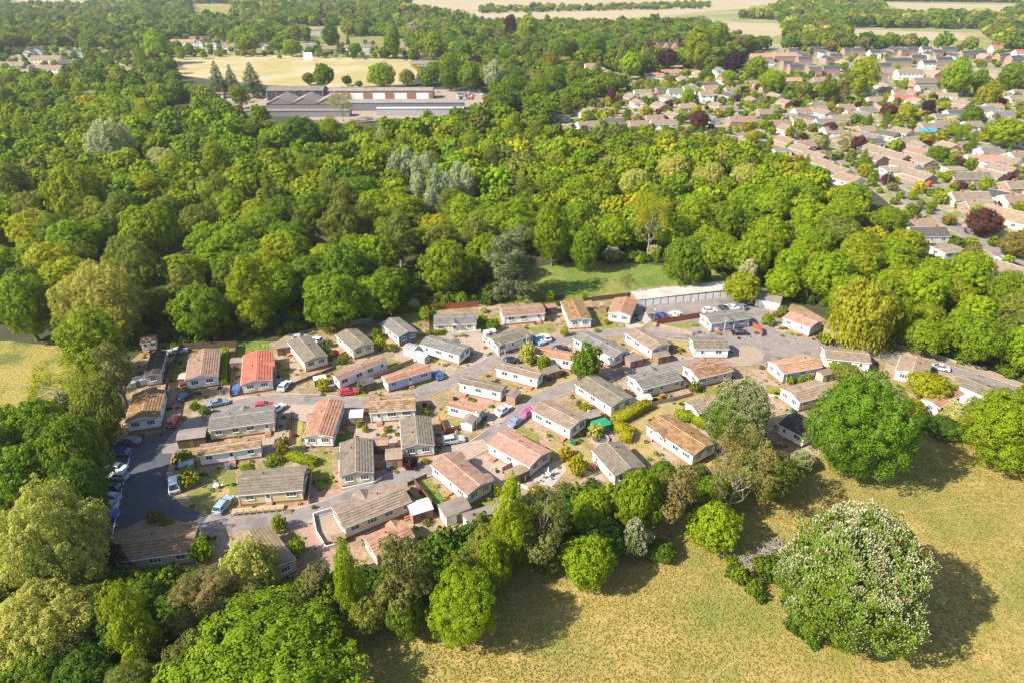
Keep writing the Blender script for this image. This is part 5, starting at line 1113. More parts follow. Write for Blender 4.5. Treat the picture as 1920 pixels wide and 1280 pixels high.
# ---------------------------------------------------------------- trees one by one
T = [
 ('chestnut', 1604, 1062, 325, 'mid', 'huge horse chestnut covered in white blossom candles in the dry meadow', 325),
 ('round', 1618, 790, 208, 'emerald', 'great dense emerald tree between the meadow and the mobile homes', 225),
 ('round', 1895, 800, 190, 'apple', 'wide yellow green tree at the meadow edge beside its own round shadow', 160),
 ('chestnut', 1386, 766, 150, 'mid', 'horse chestnut in cream blossom standing among the mobile homes', 165),
 ('round', 488, 1262, 405, 'bright', 'enormous bright green tree at the foot of the meadow', 270),
 ('willow', 92, 1010, 215, 'pale', 'huge pale willow below the shaded parking bays', 215),
 ('willow', 75, 1175, 240, 'pale', 'huge pale willow, nearest of the pair', 190),
 ('birch', 240, 1165, 130, 'lime', 'yellow green birch between the pale willows and the enormous bright tree', 190),
 ('oak', 268, 1120, 90, 'mid', 'mid green tree under the buff bungalow'),
 ('pine', 385, 1105, 140, 'grey', 'grey green pine at the foot of the buff bungalow', 120),
 ('willow', 468, 1060, 118, 'pale', 'pale feathery willow covering part of the striped olive roof', 110),
 ('pine', 592, 1085, 90, 'grey', 'small grey olive pine beside the block paved drive', 80),
 ('birch', 652, 1085, 78, 'lime', 'slim bright birch at the end of the long cream home', 165),
 ('pine', 752, 1070, 135, 'pine', 'dark pine with visible limbs above the lower tree belt', 175),
 ('oak', 690, 1150, 90, 'olive', 'olive tree at the base of the slim bright birch', 90),
 ('oak', 760, 1150, 80, 'mid', 'shadowed tree at the base of the dark pine', 90),
 ('round', 868, 1130, 160, 'apple', 'bright green broad tree bulging into the dry meadow', 170),
 ('round', 925, 1055, 75, 'bright', 'bright upright crown rising behind the broad meadow edge tree', 110),
 ('birch', 958, 975, 100, 'lime', 'drooping pale birch below the lavender home', 180),
 ('pine', 1020, 975, 110, 'pine', 'dull olive pine beside the drooping pale birch', 150),
 ('round', 1112, 962, 84, 'bright', 'bright green crown rising behind the vivid meadow edge tree', 100),
 ('oak', 1103, 1050, 116, 'apple', 'vivid green ragged tree reaching out over the meadow edge', 110),
 ('oak', 1240, 1030, 60, 'mid', 'shaded low tree between bright meadow edge trees', 50), ('oak', 1030, 1045, 64, 'olive', 'low olive tree in the shade of the meadow edge belt', 60),
 ('round', 1198, 935, 98, 'bright', 'bright green tree behind the fawn ribbed roof', 140),
 ('hawthorn', 1192, 1010, 62, 'deep', 'dark hawthorn flecked with white blossom in the tree belt', 80),
 ('pine', 1272, 915, 110, 'grey', 'brownish olive pine in the tree belt below the orange lichen roof', 145),
 ('round', 1340, 983, 103, 'apple', 'compact bright green tree on the meadow edge between pine and brush pile', 105),
 ('airy', 1385, 870, 125, 'grey', 'half bare pinkish twiggy tree below the blossoming chestnut', 150),
 ('oak', 1440, 888, 125, 'olive', 'spreading olive tree with shadow branches on the dry grass', 105),
 ('hawthorn', 1502, 862, 52, 'mid', 'white hawthorn beside the great emerald tree'),
 ('oak', 1745, 722, 88, 'yellow', 'yellow green spreading shrub tree beside the silver saloon', 60),
 ('hawthorn', 1800, 775, 95, 'pale', 'low white blossoming tree beside the clay red roof', 50),
 ('oak', 1768, 800, 80, 'deep', 'dark low tree below the white blossom', 50),
 ('round', 1715, 762, 42, 'gold', 'orange tinged bush tree beside the clay red roof'),
 ('oak', 1590, 700, 55, 'olive', 'olive tree behind the great emerald tree'),
 ('weeping', 1617, 588, 128, 'weep', 'golden green weeping willow on the edge of the park', 125),
 ('cedar', 958, 480, 122, 'blue', 'blue grey cedar with layered branches at the clearing', 160),
 ('maple', 1036, 432, 78, 'bright', 'tall dense green tree just right of the blue grey cedar', 125),
 ('maple', 1099, 463, 64, 'bright', 'egg shaped bright green tree at the head of the clearing', 88),
 ('oak', 1285, 488, 82, 'mid', 'dark round tree behind the garage row', 95),
 ('airy', 1222, 405, 85, 'yellow', 'bare trunked tree with thin yellow crown above the clearing', 90),
 ('hawthorn', 1226, 470, 28, 'pale', 'small white hawthorn at the foot of the bare trunked tree'),
 ('hawthorn', 1150, 478, 40, 'deep', 'greyish hawthorn beside the egg shaped tree'),
 ('airy', 1176, 530, 34, 'grey', 'small grey twiggy tree beside the terracotta roof'),
 ('hawthorn', 1403, 510, 36, 'pale', 'pinkish white hawthorn at the far corner of the garages', 50),
 ('willow', 190, 565, 165, 'pale', 'great pale willow at the corner of the wood and west meadow', 155),
 ('round', 646, 502, 98, 'emerald', 'round bright emerald tree standing out of the wood above the homes', 110),
 ('hawthorn', 655, 558, 48, 'pale', 'white hawthorn at the foot of the round emerald tree'),
 ('birch', 472, 545, 118, 'lime', 'drooping birch with hanging tips over the shaded plots', 150),
 ('maple', 172, 640, 125, 'bright', 'bright green tree at the foot of the great pale willow', 145),
 ('pine', 212, 682, 92, 'pine', 'dull olive pine shading the little chalet', 125),
 ('airy', 100, 715, 110, 'yellow', 'thin yellow green scrub tree in the west meadow', 80),
 ('airy', 165, 725, 90, 'lime', 'thin lime scrub tree beside the west meadow', 80),
 ('oak', 185, 765, 95, 'olive', 'olive tree shading the mossy orange roof', 125),
 ('oak', 60, 800, 120, 'bright', 'bright tree at the lower edge of the west meadow', 120),
 ('oak', 140, 845, 125, 'mid', 'mid green tree above the shaded parking bays', 165),
 ('oak', 50, 890, 130, 'mid', 'broad green tree between west meadow and the pale willows', 140),
 ('oak', 150, 920, 100, 'deep', 'deep green tree leaning over the shaded parking bays', 165),
 ('hawthorn', 198, 800, 40, 'deep', 'white flecked hawthorn beside the mossy orange roof'),
 ('bush', 212, 1055, 62, 'purple', 'purple flowering shrub beside the buff bungalow', 60),
 ('bush', 1100, 680, 66, 'mid', 'tall ivy green dome of a bush by the middle road bend', 68),
 ('poplar', 262, 112, 18, 'bright', 'first of the tall twin poplars beyond the wood', 66),
 ('poplar', 272, 122, 14, 'mid', 'shorter of the tall twin poplars beyond the wood', 60),
 ('poplar', 310, 130, 14, 'mid', 'slim poplar under the bright round tree by the playing field', 44),
 ('maple', 293, 84, 52, 'apple', 'bright tall tree at the corner of the playing field', 62),
 ('conifer', 405, 142, 40, 'blue', 'dark blue conifer, left of the dark trio before the playing field', 62),
 ('conifer', 432, 145, 34, 'blue', 'dark blue conifer, middle of the dark trio before the playing field', 55),
 ('conifer', 470, 146, 52, 'blue', 'widest dark blue conifer beside the sheds', 66),
 ('maple', 448, 178, 34, 'olive', 'upright olive tree before the dark conifers', 45),
 ('round', 715, 140, 60, 'bright', 'round green tree alone before the playing field', 48),
 ('oak', 605, 140, 44, 'mid', 'green tree behind the works sheds', 42), ('oak', 578, 146, 28, 'olive', 'small olive tree behind the dark open shed'),
 ('oak', 650, 150, 22, 'deep', 'small dark tree behind the brick warehouse'), ('oak', 673, 157, 16, 'bright', 'smallest round tree behind the brick warehouse'), ('round', 763, 144, 32, 'olive', 'olive tree at the corner of the brick warehouse'),
 ('airy', 640, 193, 60, 'tan', 'brown bare tree in front of the works roofs', 40),
 ('maple', 845, 136, 48, 'mid', 'green tree beside the sports pavilion', 60), ('oak', 880, 140, 44, 'bright', 'bright tree beyond the yard of the works', 50),
 ('maple', 813, 84, 38, 'apple', 'bright upright tree behind the sports pavilion', 52), ('maple', 870, 96, 36, 'emerald', 'emerald tree beside the big brown roofed house', 46),
 ('maple', 620, 65, 36, 'deep', 'dark tree in front of the long school block', 44), ('conifer', 652, 74, 9, 'dark', 'thin dark conifer on the school field', 22), ('chestnut', 778, 56, 34, 'grey', 'far chestnut tree in pale blossom', 40),
 ('oak', 735, 80, 34, 'mid', 'green tree above the playing field', 44), ('oak', 665, 92, 28, 'emerald', 'emerald tree beside the far brown roof'), ('oak', 520, 82, 34, 'bright', 'bright tree above the playing field near the cottages'), ('oak', 545, 88, 36, 'bright', 'second bright tree above the playing field near the cottages'), ('oak', 460, 80, 44, 'bright', 'bright tree beside the cottage row'),
 ('maple', 957, 50, 27, 'purple', 'tall purple beech in the far tree belt', 50), ('maple', 990, 55, 42, 'lime', 'tall yellow green tree beside the far purple beech', 60),
 ('pine', 985, 90, 34, 'pine', 'brownish pine below the far yellow green tree', 44), ('oak', 950, 95, 34, 'emerald', 'emerald tree below the far purple beech'),
 ('maple', 1050, 95, 55, 'mid', 'broad green tree below the far belt', 55), ('maple', 1110, 90, 62, 'mid', 'broad dark green tree left of the brick mansion', 60), ('oak', 1183, 120, 44, 'apple', 'apple green tree above the bungalow gardens', 44), ('pine', 1215, 90, 36, 'pine', 'dark pine beside the brick mansion', 60),
 ('pine', 1033, 115, 36, 'bronze', 'brown pine above the white gabled house', 34), ('oak', 1060, 118, 36, 'tan', 'pinkish brown bare tree beside the white gabled house', 24),
 ('maple', 1310, 85, 62, 'lime', 'tall lime green tree right of the brick mansion', 80), ('maple', 1345, 70, 55, 'bright', 'tall bright tree beside the tall lime one', 60),
 ('oak', 1377, 113, 44, 'purple', 'broad purple beech beside the new estate', 40), ('oak', 1447, 150, 54, 'apple', 'bright round tree in front of the new estate', 40), ('maple', 1418, 128, 46, 'bright', 'green tree left of the orange roofed terrace', 48), ('oak', 1367, 142, 30, 'apple', 'apple green tree below the purple beech'), ('oak', 1323, 140, 30, 'mid', 'mid green tree left of the apple green one'), ('oak', 1330, 152, 24, 'yellow', 'yellow tree in the gardens below the purple beech'),
 ('round', 1312, 224, 42, 'copper', 'dark red copper beech on the estate corner', 36), ('round', 1148, 175, 18, 'copper', 'small copper tree over the long gardens', 26), ('oak', 1165, 151, 28, 'purple', 'small purple tree above the bungalow gardens', 20), ('round', 1289, 180, 25, 'apple', 'vivid green tree before the white dormered house', 32),
 ('round', 1493, 196, 18, 'purple', 'small purple tree beside the lemon yellow one'), ('round', 1520, 203, 19, 'gold', 'lemon yellow tree in the upper gardens'), ('round', 1556, 199, 20, 'yellow', 'yellow tree along the upper estate lane'), ('round', 1403, 238, 30, 'gold', 'golden yellow tree beside the long roofed bungalow', 22), ('round', 1410, 256, 34, 'yellow', 'yellow green tree below the golden one', 24),
 ('round', 1557, 240, 32, 'copper', 'copper tree beside the grey roofed bungalow', 24), ('round', 1611, 268, 34, 'copper', 'copper tree above the lane of brick gables', 28), ('airy', 1585, 262, 30, 'tan', 'fawn bare tree beside the copper tree', 32), ('round', 1668, 206, 38, 'copper', 'rust red tree left of the tall yellow green garden tree', 26), ('round', 1700, 208, 30, 'yellow', 'tall yellow green tree in the middle of the gardens', 36),
 ('round', 1742, 199, 28, 'purple', 'round purple tree right of the red roofed bungalow', 24), ('round', 1873, 190, 28, 'purple', 'purple tree beside the estate willow', 18), ('weeping', 1855, 176, 44, 'weep', 'yellow weeping willow in the upper estate', 38), ('round', 1845, 415, 70, 'copper', 'big copper red tree beside the estate road', 56), ('round', 1904, 456, 66, 'bronze', 'big bronze tree at the lower end of the estate road', 50),
 ('round', 1664, 335, 24, 'copper', 'small copper tree on the estate road junction'), ('round', 1712, 366, 20, 'lime', 'small lime tree beside the estate road'), ('round', 1746, 386, 21, 'bright', 'lollipop tree in the estate road verge'), ('round', 1760, 289, 50, 'mid', 'round garden tree among the bungalows', 34), ('conifer', 1823, 270, 26, 'mid', 'layered conifer in the middle gardens', 34),
 ('oak', 1888, 245, 78, 'lime', 'broad yellow green tree mass in the gardens', 52), ('oak', 1825, 215, 44, 'mid', 'green tree beside the white blossom bush', 34), ('hawthorn', 1782, 228, 28, 'pale', 'whitish blossom bush tree among the bungalows'), ('oak', 1800, 242, 60, 'bright', 'wide low green tree behind the garden wall', 22),
 ('round', 1795, 142, 58, 'apple', 'tall round bright tree in the new estate', 66), ('round', 1838, 150, 34, 'mid', 'tree in the shade of the tall round one', 44), ('oak', 1903, 142, 60, 'mid', 'dark green tree mass at the edge of the new estate', 50), ('maple', 1622, 140, 62, 'lime', 'tall pair of merged trees above the gardens', 72), ('cedar', 1585, 165, 42, 'pine', 'dark spreading pine left of the tall merged trees', 50),
 ('oak', 1550, 168, 38, 'mid', 'mid green tree beside the dark spreading pine', 38), ('oak', 1510, 165, 34, 'olive', 'olive tree before the brown roofed house'), ('round', 1778, 330, 26, 'lime', 'small bushy tree in front of the brick gabled bungalow'), ('round', 1804, 347, 24, 'copper', 'reddish bush tree before the long grey brown roof', 14), ('round', 1845, 338, 20, 'bright', 'small green tree before the long grey brown roof', 12), ('round', 1620, 310, 36, 'mid', 'green tree at the bend of the estate road', 26),
 ('conifer', 1513, 305, 22, 'mid', 'pointed green conifer at the edge of the wood by the bungalows', 40), ('maple', 1424, 285, 12, 'dark', 'narrow dark cypress at the wood edge', 24), ('conifer', 1113, 220, 14, 'deep', 'small pointed conifer in the long gardens', 16),
 ('willow', 207, 272, 88, 'silver', 'silvery round willow rising from the far wood', 95), ('maple', 960, 165, 62, 'mid', 'tall dark tree beyond the works yard', 60), ('oak', 1010, 168, 56, 'mid', 'round dark tree beside the long gardens', 46), ('willow', 925, 140, 44, 'silver', 'greyish tree beyond the works yard', 46), ('oak', 1038, 150, 50, 'mid', 'dark tree left of the flat roofed house', 48),
 ('oak', 940, 185, 56, 'mid', 'bright tree hiding the corner of the works yard', 50), ('maple', 565, 255, 85, 'deep', 'dense dark green tree below the sawtooth roofs', 80), ('birch', 715, 262, 26, 'silver', 'small silvery tree in the wood below the warehouse', 50),
 ('willow', 1140, 310, 50, 'pale', 'pale round willow in the wood below the bungalows', 34), ('willow', 1190, 345, 60, 'pale', 'pale feathery tree above the clearing'), ('oak', 1345, 300, 62, 'pale', 'pale tree mass at the wood edge near the bungalows', 40), ('willow', 1260, 320, 70, 'pale', 'pale willow mass in the upper wood', 60), ('willow', 1330, 335, 70, 'pale', 'second pale willow mass in the upper wood', 60), ('willow', 1395, 330, 56, 'pale', 'third pale willow mass in the upper wood'), ('round', 1450, 305, 64, 'bright', 'bright dense tree at the wood edge below white garage', 44),
 ('birch', 620, 360, 60, 'olive', 'tall olive birch in the heart of the wood', 85), ('birch', 505, 360, 50, 'olive', 'olive birch beside the round bright crown', 80), ('round', 435, 385, 82, 'apple', 'round vivid green crown in the heart of the wood', 72), ('birch', 560, 440, 60, 'olive', 'olive birch above the drooping birch', 70), ('round', 530, 450, 82, 'emerald', 'grey green dome with dark underside above the homes', 80),
 ('round', 140, 360, 110, 'lime', 'great lime topped oak in the western wood', 120), ('oak', 280, 430, 120, 'lime', 'wide lime green crown in the western wood', 110), ('oak', 95, 490, 100, 'yellow', 'yellowish oak crown near the west meadow', 80), ('oak', 45, 570, 110, 'bright', 'bright tree over the top of the west meadow', 120), ('birch', 1690, 600, 60, 'bright', 'tall green tree behind the weeping willow', 90),
]
for k, (x, y, h_) in enumerate([(742, 312, 60), (762, 308, 66), (780, 328, 74), (800, 320, 70), (818, 348, 78), (838, 352, 70), (856, 338, 74), (876, 345, 70), (808, 380, 60), (785, 352, 64), (925, 345, 40)]):
    T.append(('birch', x, y, 44, 'silver', auto('silvery white upright poplar', (x, y)) if k else 'silvery white upright poplar, first of the pale clump', h_))
for k, (x, y) in enumerate([(720, 485), (745, 545), (700, 540), (800, 520), (775, 570), (855, 430), (1405, 470), (1700, 640), (760, 528), (780, 558)]):
    T.append(('hawthorn', x, y, 26 if k < 8 else 20, 'grey' if k % 2 else 'pale', auto('small hawthorn in whitish bloom', (x, y))))
GRP = {'poplar': 'tall poplars', 'bush': None}
for q in T:
    k, x, y, w_, c, lb = q[:6]; hp = q[6] if len(q) > 6 else None
    nm = None
    if c == 'silver' and k == 'birch': nm = 'poplar_tree'
    tree(k, x, y, w_, c, lb, hp, name=nm, cat='poplar tree' if nm else None, group='silvery white poplars' if nm else None)
NEXP = len([o for o in COL.objects if o.type == 'EMPTY'])
# ---------------------------------------------------------------- scattered trees: nearest ones are things, the rest is woodland
CELL = {}
def addcell(x, y, r): CELL.setdefault((int(x//20), int(y//20)), []).append((x, y, r))
for x, y, r in PLACED: addcell(x, y, r)
def clash(x, y, r, k=.62):
    i, j = int(x//20), int(y//20)
    for a in range(i-2, i+3):
        for b in range(j-2, j+3):
            for (px, py, pr) in CELL.get((a, b), ()):
                if (px-x)**2+(py-y)**2 < ((pr+r)*k)**2: return True
    return False
def inhome(x, y, m):
    for hx, hy, L, W, rz in HOMES:
        dx, dy = x-hx, y-hy
        if abs(dx)+abs(dy) > 40: continue
        a = dx*math.cos(rz)+dy*math.sin(rz); b = -dx*math.sin(rz)+dy*math.cos(rz)
        if abs(a) < L/2+m and abs(b) < W/2+m: return True
    return False
HOLES = [[(950, 575), (955, 530), (1000, 500), (1120, 488), (1250, 500), (1300, 520), (1440, 545), (1300, 560), (1120, 575), (1000, 580)],
 [(318, 112), (470, 103), (600, 107), (770, 112), (785, 140), (770, 158), (640, 165), (500, 160), (400, 150), (330, 140)],
 [(420, 168), (640, 160), (925, 166), (930, 200), (860, 212), (640, 222), (430, 208)], [(560, 67), (700, 70), (780, 78), (760, 90), (600, 86)],
 [(300, 232), (345, 196), (410, 200), (370, 232)], [(-250, 645), (20, 640), (130, 650), (240, 690), (220, 760), (120, 800), (0, 810), (-250, 830)],
 [(700, -20), (1420, -22), (1500, -5), (1450, 12), (1380, 18), (1240, 30), (1120, 40), (905, 36), (880, 22), (760, 8)],
 [(1325, 36), (1465, 38), (1480, 92), (1400, 92), (1335, 80)], [(1580, 52), (1840, 56), (1870, 98), (1590, 92)], [(1640, 3), (1915, 6), (1905, 36), (1660, 36)],
 [(10, -3), (150, -3), (270, 5), (255, 36), (20, 30)], [(355, 8), (445, 10), (440, 44), (360, 44)], [(895, 10), (1330, 5), (1340, 40), (1240, 50), (905, 54)],
 [(500, 50), (650, 50), (650, 70), (500, 70)], [(205, 120), (260, 118), (270, 145), (215, 150)],
 [(-40, 112), (0, 104), (60, 88), (165, 90), (165, 116), (140, 138), (0, 150)], [(335, 70), (440, 76), (448, 108), (335, 106)], [(485, 80), (630, 84), (760, 84), (760, 106), (490, 102)], [(1205, 92), (1290, 92), (1290, 118), (1205, 118)], [(870, 76), (930, 76), (930, 98), (870, 98)]]
HOLESW = [[tuple(P(x, y))[:2] for x, y in h] for h in HOLES]
SCAT = []
srng = random.Random(77)
def scatter(poly, sp, mix, rr_, zref=8, k=.62, label='in the wood', home_m=2.5, prob=1.0, zsr=(.9, 1.15), world=False, holes=True):
    pw = [tuple(P(x, y, zref))[:2] for x, y in poly] if not world else poly
    x0, x1 = min(p[0] for p in pw), max(p[0] for p in pw); y0, y1 = min(p[1] for p in pw), max(p[1] for p in pw)
    y = y0
    row = 0
    while y < y1:
        x = x0 + (sp/2 if row % 2 else 0)
        while x < x1:
            px, py = x+srng.uniform(-.32, .32)*sp, y+srng.uniform(-.32, .32)*sp; x += sp
            if srng.random() > prob or not inpoly(px, py, pw): continue
            d = dep(Vector((px, py, 5)));  sx = 960+F*px/d
            if sx < -120 or sx > 2040 or py < 48: continue
            if holes and any(inpoly(px, py, h) for h in HOLESW): continue
            r = srng.uniform(*rr_)
            if clash(px, py, r, k) or inhome(px, py, r*.5+home_m): continue
            kd, col = srng.choices([m[:2] for m in mix], [m[2] for m in mix])[0]
            addcell(px, py, r); SCAT.append((d, px, py, r, kd, col, srng.uniform(*zsr)*(.72 if kd == 'birch' else .85 if kd == 'maple' else 1), label))
        y += sp*.87; row += 1
WOOD = [('oak', 'bright', 4), ('oak', 'lime', 3), ('oak', 'mid', 3), ('round', 'bright', 3), ('round', 'apple', 2), ('maple', 'mid', 1.5), ('birch', 'olive', 1.3), ('birch', 'lime', .7), ('oak', 'olive', 1.6), ('maple', 'lime', 1.5), ('oak', 'yellow', .6), ('hawthorn', 'pale', .15)]
RIGHTW = [('oak', 'lime', 5), ('round', 'apple', 5), ('round', 'bright', 4), ('oak', 'yellow', 1.2), ('maple', 'lime', 2), ('oak', 'olive', .6), ('oak', 'bright', 3)]
BELT = [('oak', 'mid', 3), ('round', 'bright', 2), ('pine', 'pine', 2), ('oak', 'olive', 2), ('birch', 'olive', 1), ('oak', 'deep', 2)]
FAR = [('oak', 'mid', 5), ('oak', 'bright', 3), ('maple', 'mid', 3), ('oak', 'olive', 3), ('round', 'deep', 2), ('pine', 'pine', .8), ('birch', 'olive', 1), ('oak', 'lime', 1), ('oak', 'grey', .4), ('round', 'purple', .1)]
FARX = [('oak', 'olive', 4), ('oak', 'mid', 4), ('oak', 'grey', 1), ('oak', 'pale', 1.4), ('oak', 'deep', 2), ('oak', 'bright', 1.5)]
GARD = [('round', 'bright', 3), ('round', 'mid', 3), ('oak', 'olive', 3), ('round', 'yellow', 1.1), ('round', 'copper', 1), ('hawthorn', 'pale', .6), ('round', 'purple', .6), ('round', 'gold', .5), ('conifer', 'mid', .8), ('round', 'lime', 2), ('round', 'grey', 1)]
# lower and western belts (near)
scatter([(-60, 1400), (-60, 1090), (150, 1080), (230, 1075), (400, 1105), (560, 1120), (640, 1090), (800, 1060), (900, 1010), (960, 960), (1130, 935), (1160, 1010), (1000, 1040), (880, 1100), (760, 1150), (640, 1210), (500, 1300), (380, 1400)], 6.2, BELT, (2.8, 4.4), 5, .44, 'in the shady lower belt', 1.0)
scatter([(1230, 880), (1420, 830), (1450, 880), (1380, 960), (1250, 990)], 6, BELT, (2.4, 3.6), 4, .44, 'in the shady lower belt', 1.5)
scatter([(-80, 1010), (-80, 830), (30, 790), (130, 770), (190, 690), (230, 640), (250, 700), (215, 770), (200, 830), (180, 900), (150, 1000)], 7.5, BELT[:2]+BELT[3:], (3.6, 5.4), 7, .5, 'in the western belt', 1.2, zsr=(1.25, 1.6))
# the main wood, western and eastern halves
scatter([(-200, 655), (-200, 212), (30, 212), (110, 195), (200, 180), (330, 215), (480, 225), (560, 232), (700, 250), (730, 232), (905, 215), (955, 210), (1010, 235), (1060, 262), (1000, 560), (860, 560), (800, 560), (700, 575), (600, 590), (530, 600), (440, 612), (330, 612), (250, 630), (120, 640)], 11.3, WOOD, (5.0, 8.2), 9, .56, 'in the great wood', 3.5)
scatter([(1000, 555), (1060, 262), (1130, 275), (1250, 275), (1320, 272), (1420, 300), (1540, 338), (1620, 352), (1690, 405), (1720, 455), (1850, 485), (1900, 530), (2080, 640), (2100, 760), (1900, 715), (1830, 690), (1740, 655), (1680, 640), (1560, 560), (1500, 560), (1440, 535), (1250, 505), (1120, 490), (1005, 510)], 10.8, RIGHTW, (4.8, 7.4), 9, .56, 'in the eastern wood', 3)
# beyond
scatter([(-250, 215), (-250, 120), (20, 140), (130, 150), (200, 165), (330, 160), (400, 168), (420, 200), (500, 214), (330, 215), (200, 190)], 12, WOOD, (5, 7), 7, .55, 'beyond the great wood')
scatter([(-300, 100), (-300, 12), (330, 12), (700, 30), (900, 40), (1100, 45), (1320, 40), (1440, 78), (1390, 95), (1350, 120), (1260, 112), (1200, 125), (1000, 100), (860, 90), (600, 62), (480, 75), (330, 70), (200, 80), (100, 100), (0, 105)], 16, FAR, (7, 10), 9, .5, 'far tree', prob=.97)
scatter([(130, 150), (220, 110), (320, 100), (330, 160), (420, 170), (200, 165)], 14, FAR, (5, 7.5), 8, .55, 'far tree')
scatter([(790, 160), (800, 120), (880, 100), (1000, 105), (1110, 130), (1180, 150), (1150, 165), (1060, 200), (1010, 262), (940, 215), (900, 165)], 13, FAR, (5, 7.5), 8, .55, 'beyond the works')
scatter([(470, 102), (320, 108), (200, 130), (300, 78), (520, 92), (790, 98), (1000, 104), (770, 112)], 17, FAR, (4, 7), 6, .6, 'far tree', prob=.55)
scatter([(1440, 80), (1380, 60), (1320, 40), (1450, 15), (1500, -5), (2200, -5), (2200, 88), (1900, 85), (1700, 84), (1580, 84)], 17, FARX, (7, 11), 8, .5, 'far tree')
scatter([(-500, 12), (-500, -25), (2300, -25), (2300, -5), (1450, 2), (1300, -8), (900, -5), (700, 8), (900, 40), (600, 30), (330, 12)], 25, FARX, (9, 14), 8, .5, 'far tree', prob=.85)
scatter([(905, 40), (960, 22), (1240, 30), (1320, 36), (1300, 44), (1000, 44)], 26, FARX, (6, 9), 6, .5, 'far tree', prob=.4)
# gardens of the estates
scatter([(1010, 262), (1060, 205), (1110, 165), (1200, 128), (1390, 125), (1480, 135), (1560, 145), (1700, 150), (2050, 150), (2100, 560), (1960, 560), (1900, 500), (1790, 475), (1700, 430), (1690, 400), (1620, 345), (1500, 330), (1420, 290), (1300, 268), (1150, 258)], 8.4, GARD, (1.2, 3.4), 2, .92, 'garden tree', prob=.85, zsr=(.7, 1.1))
scatter([(1400, 86), (1600, 84), (2000, 84), (2050, 150), (1560, 150), (1440, 135)], 16, GARD[:3], (2, 4), 3, 1.0, 'garden tree', prob=.3)
scatter([(-60, 115), (150, 92), (330, 70), (470, 80), (330, 100), (200, 140), (0, 190)], 13, FAR, (3, 5.5), 3, .8, 'garden tree', prob=.6)
scatter([(0, 96), (170, 86), (330, 68), (450, 74), (780, 84), (780, 106), (450, 104), (320, 108), (170, 134), (0, 185)], 13, FAR, (2.2, 4.2), 3, .9, 'garden tree', prob=.6, holes=False)
scatter([(420, 172), (520, 168), (520, 180), (440, 190)], 9, FAR, (2.2, 4), 3, .9, 'beyond the works', prob=.6, holes=False)
scatter([(1180, 500), (1300, 505), (1400, 512), (1400, 530), (1300, 520)], 8, FAR, (2, 3.4), 3, .9, 'in the eastern wood', prob=.5, holes=False)
scatter([(1000, 262), (1090, 252), (1180, 252), (1330, 264), (1500, 305), (1560, 335), (1450, 325), (1300, 288), (1000, 285)], 10.5, RIGHTW, (4, 6), 5, .55, 'at the estate side of the wood', holes=False)
scatter([(900, 16), (1330, 8), (1330, 15), (900, 24)], 17, FARX, (5, 8), 2, .6, 'far tree', prob=.5, holes=False, zsr=(.7, 1))
scatter([(-60, 16), (265, 9), (262, 22), (-60, 32)], 20, FARX, (7, 10), 3, .6, 'far tree', prob=.6, holes=False)
scatter([(470, 244), (520, 233), (900, 228), (935, 216), (935, 250), (500, 262)], 9, WOOD, (4, 6), 6, .55, 'beyond the great wood', holes=False, zsr=(.75, 1))
SCAT.sort(key=lambda s: s[0]/s[3]**.6)
nind = {}
LIM = dict(tree=292)
cnt = {}
for o in COL.objects:
    if o.type == 'EMPTY' and o.get('category'): cnt[o['category']] = cnt.get(o['category'], 0)+1
CN = dict(bright='bright green', lime='lime green', mid='mid green', apple='vivid green', deep='dark green', olive='olive green', pale='pale', yellow='yellow green', pine='dull green', grey='greyish', copper='copper red', purple='purple', gold='golden', silver='silvery')
rest = []
for s in SCAT:
    d, x, y, r, kd, col, zs, lb = s; ct = CATS.get(kd, 'tree')
    if d < 700 and cnt.get(ct, 0) < 292 and not (lb.startswith('garden') and r < 1.9):
        cnt[ct] = cnt.get(ct, 0)+1
        sz = 'wide' if r > 5.6 else 'small' if r < 3 else 'medium'
        plant(kd, Vector((x, y, .1)), r, col, auto((f"{sz} {CN[col]} tree {lb}" if ct == 'tree' else f"{CN[col]} {ct} {lb}").replace('garden tree', 'in the gardens').replace('tree far tree', 'far tree').replace('far tree', 'in the far belt') , pix(Vector((x, y, r*zs*1.1)))), 'trees ' + lb.replace('garden tree', 'in the gardens').replace('far tree', 'in the far belt'), zs)
    else: rest.append(s)
und = []; _u = random.Random(8)
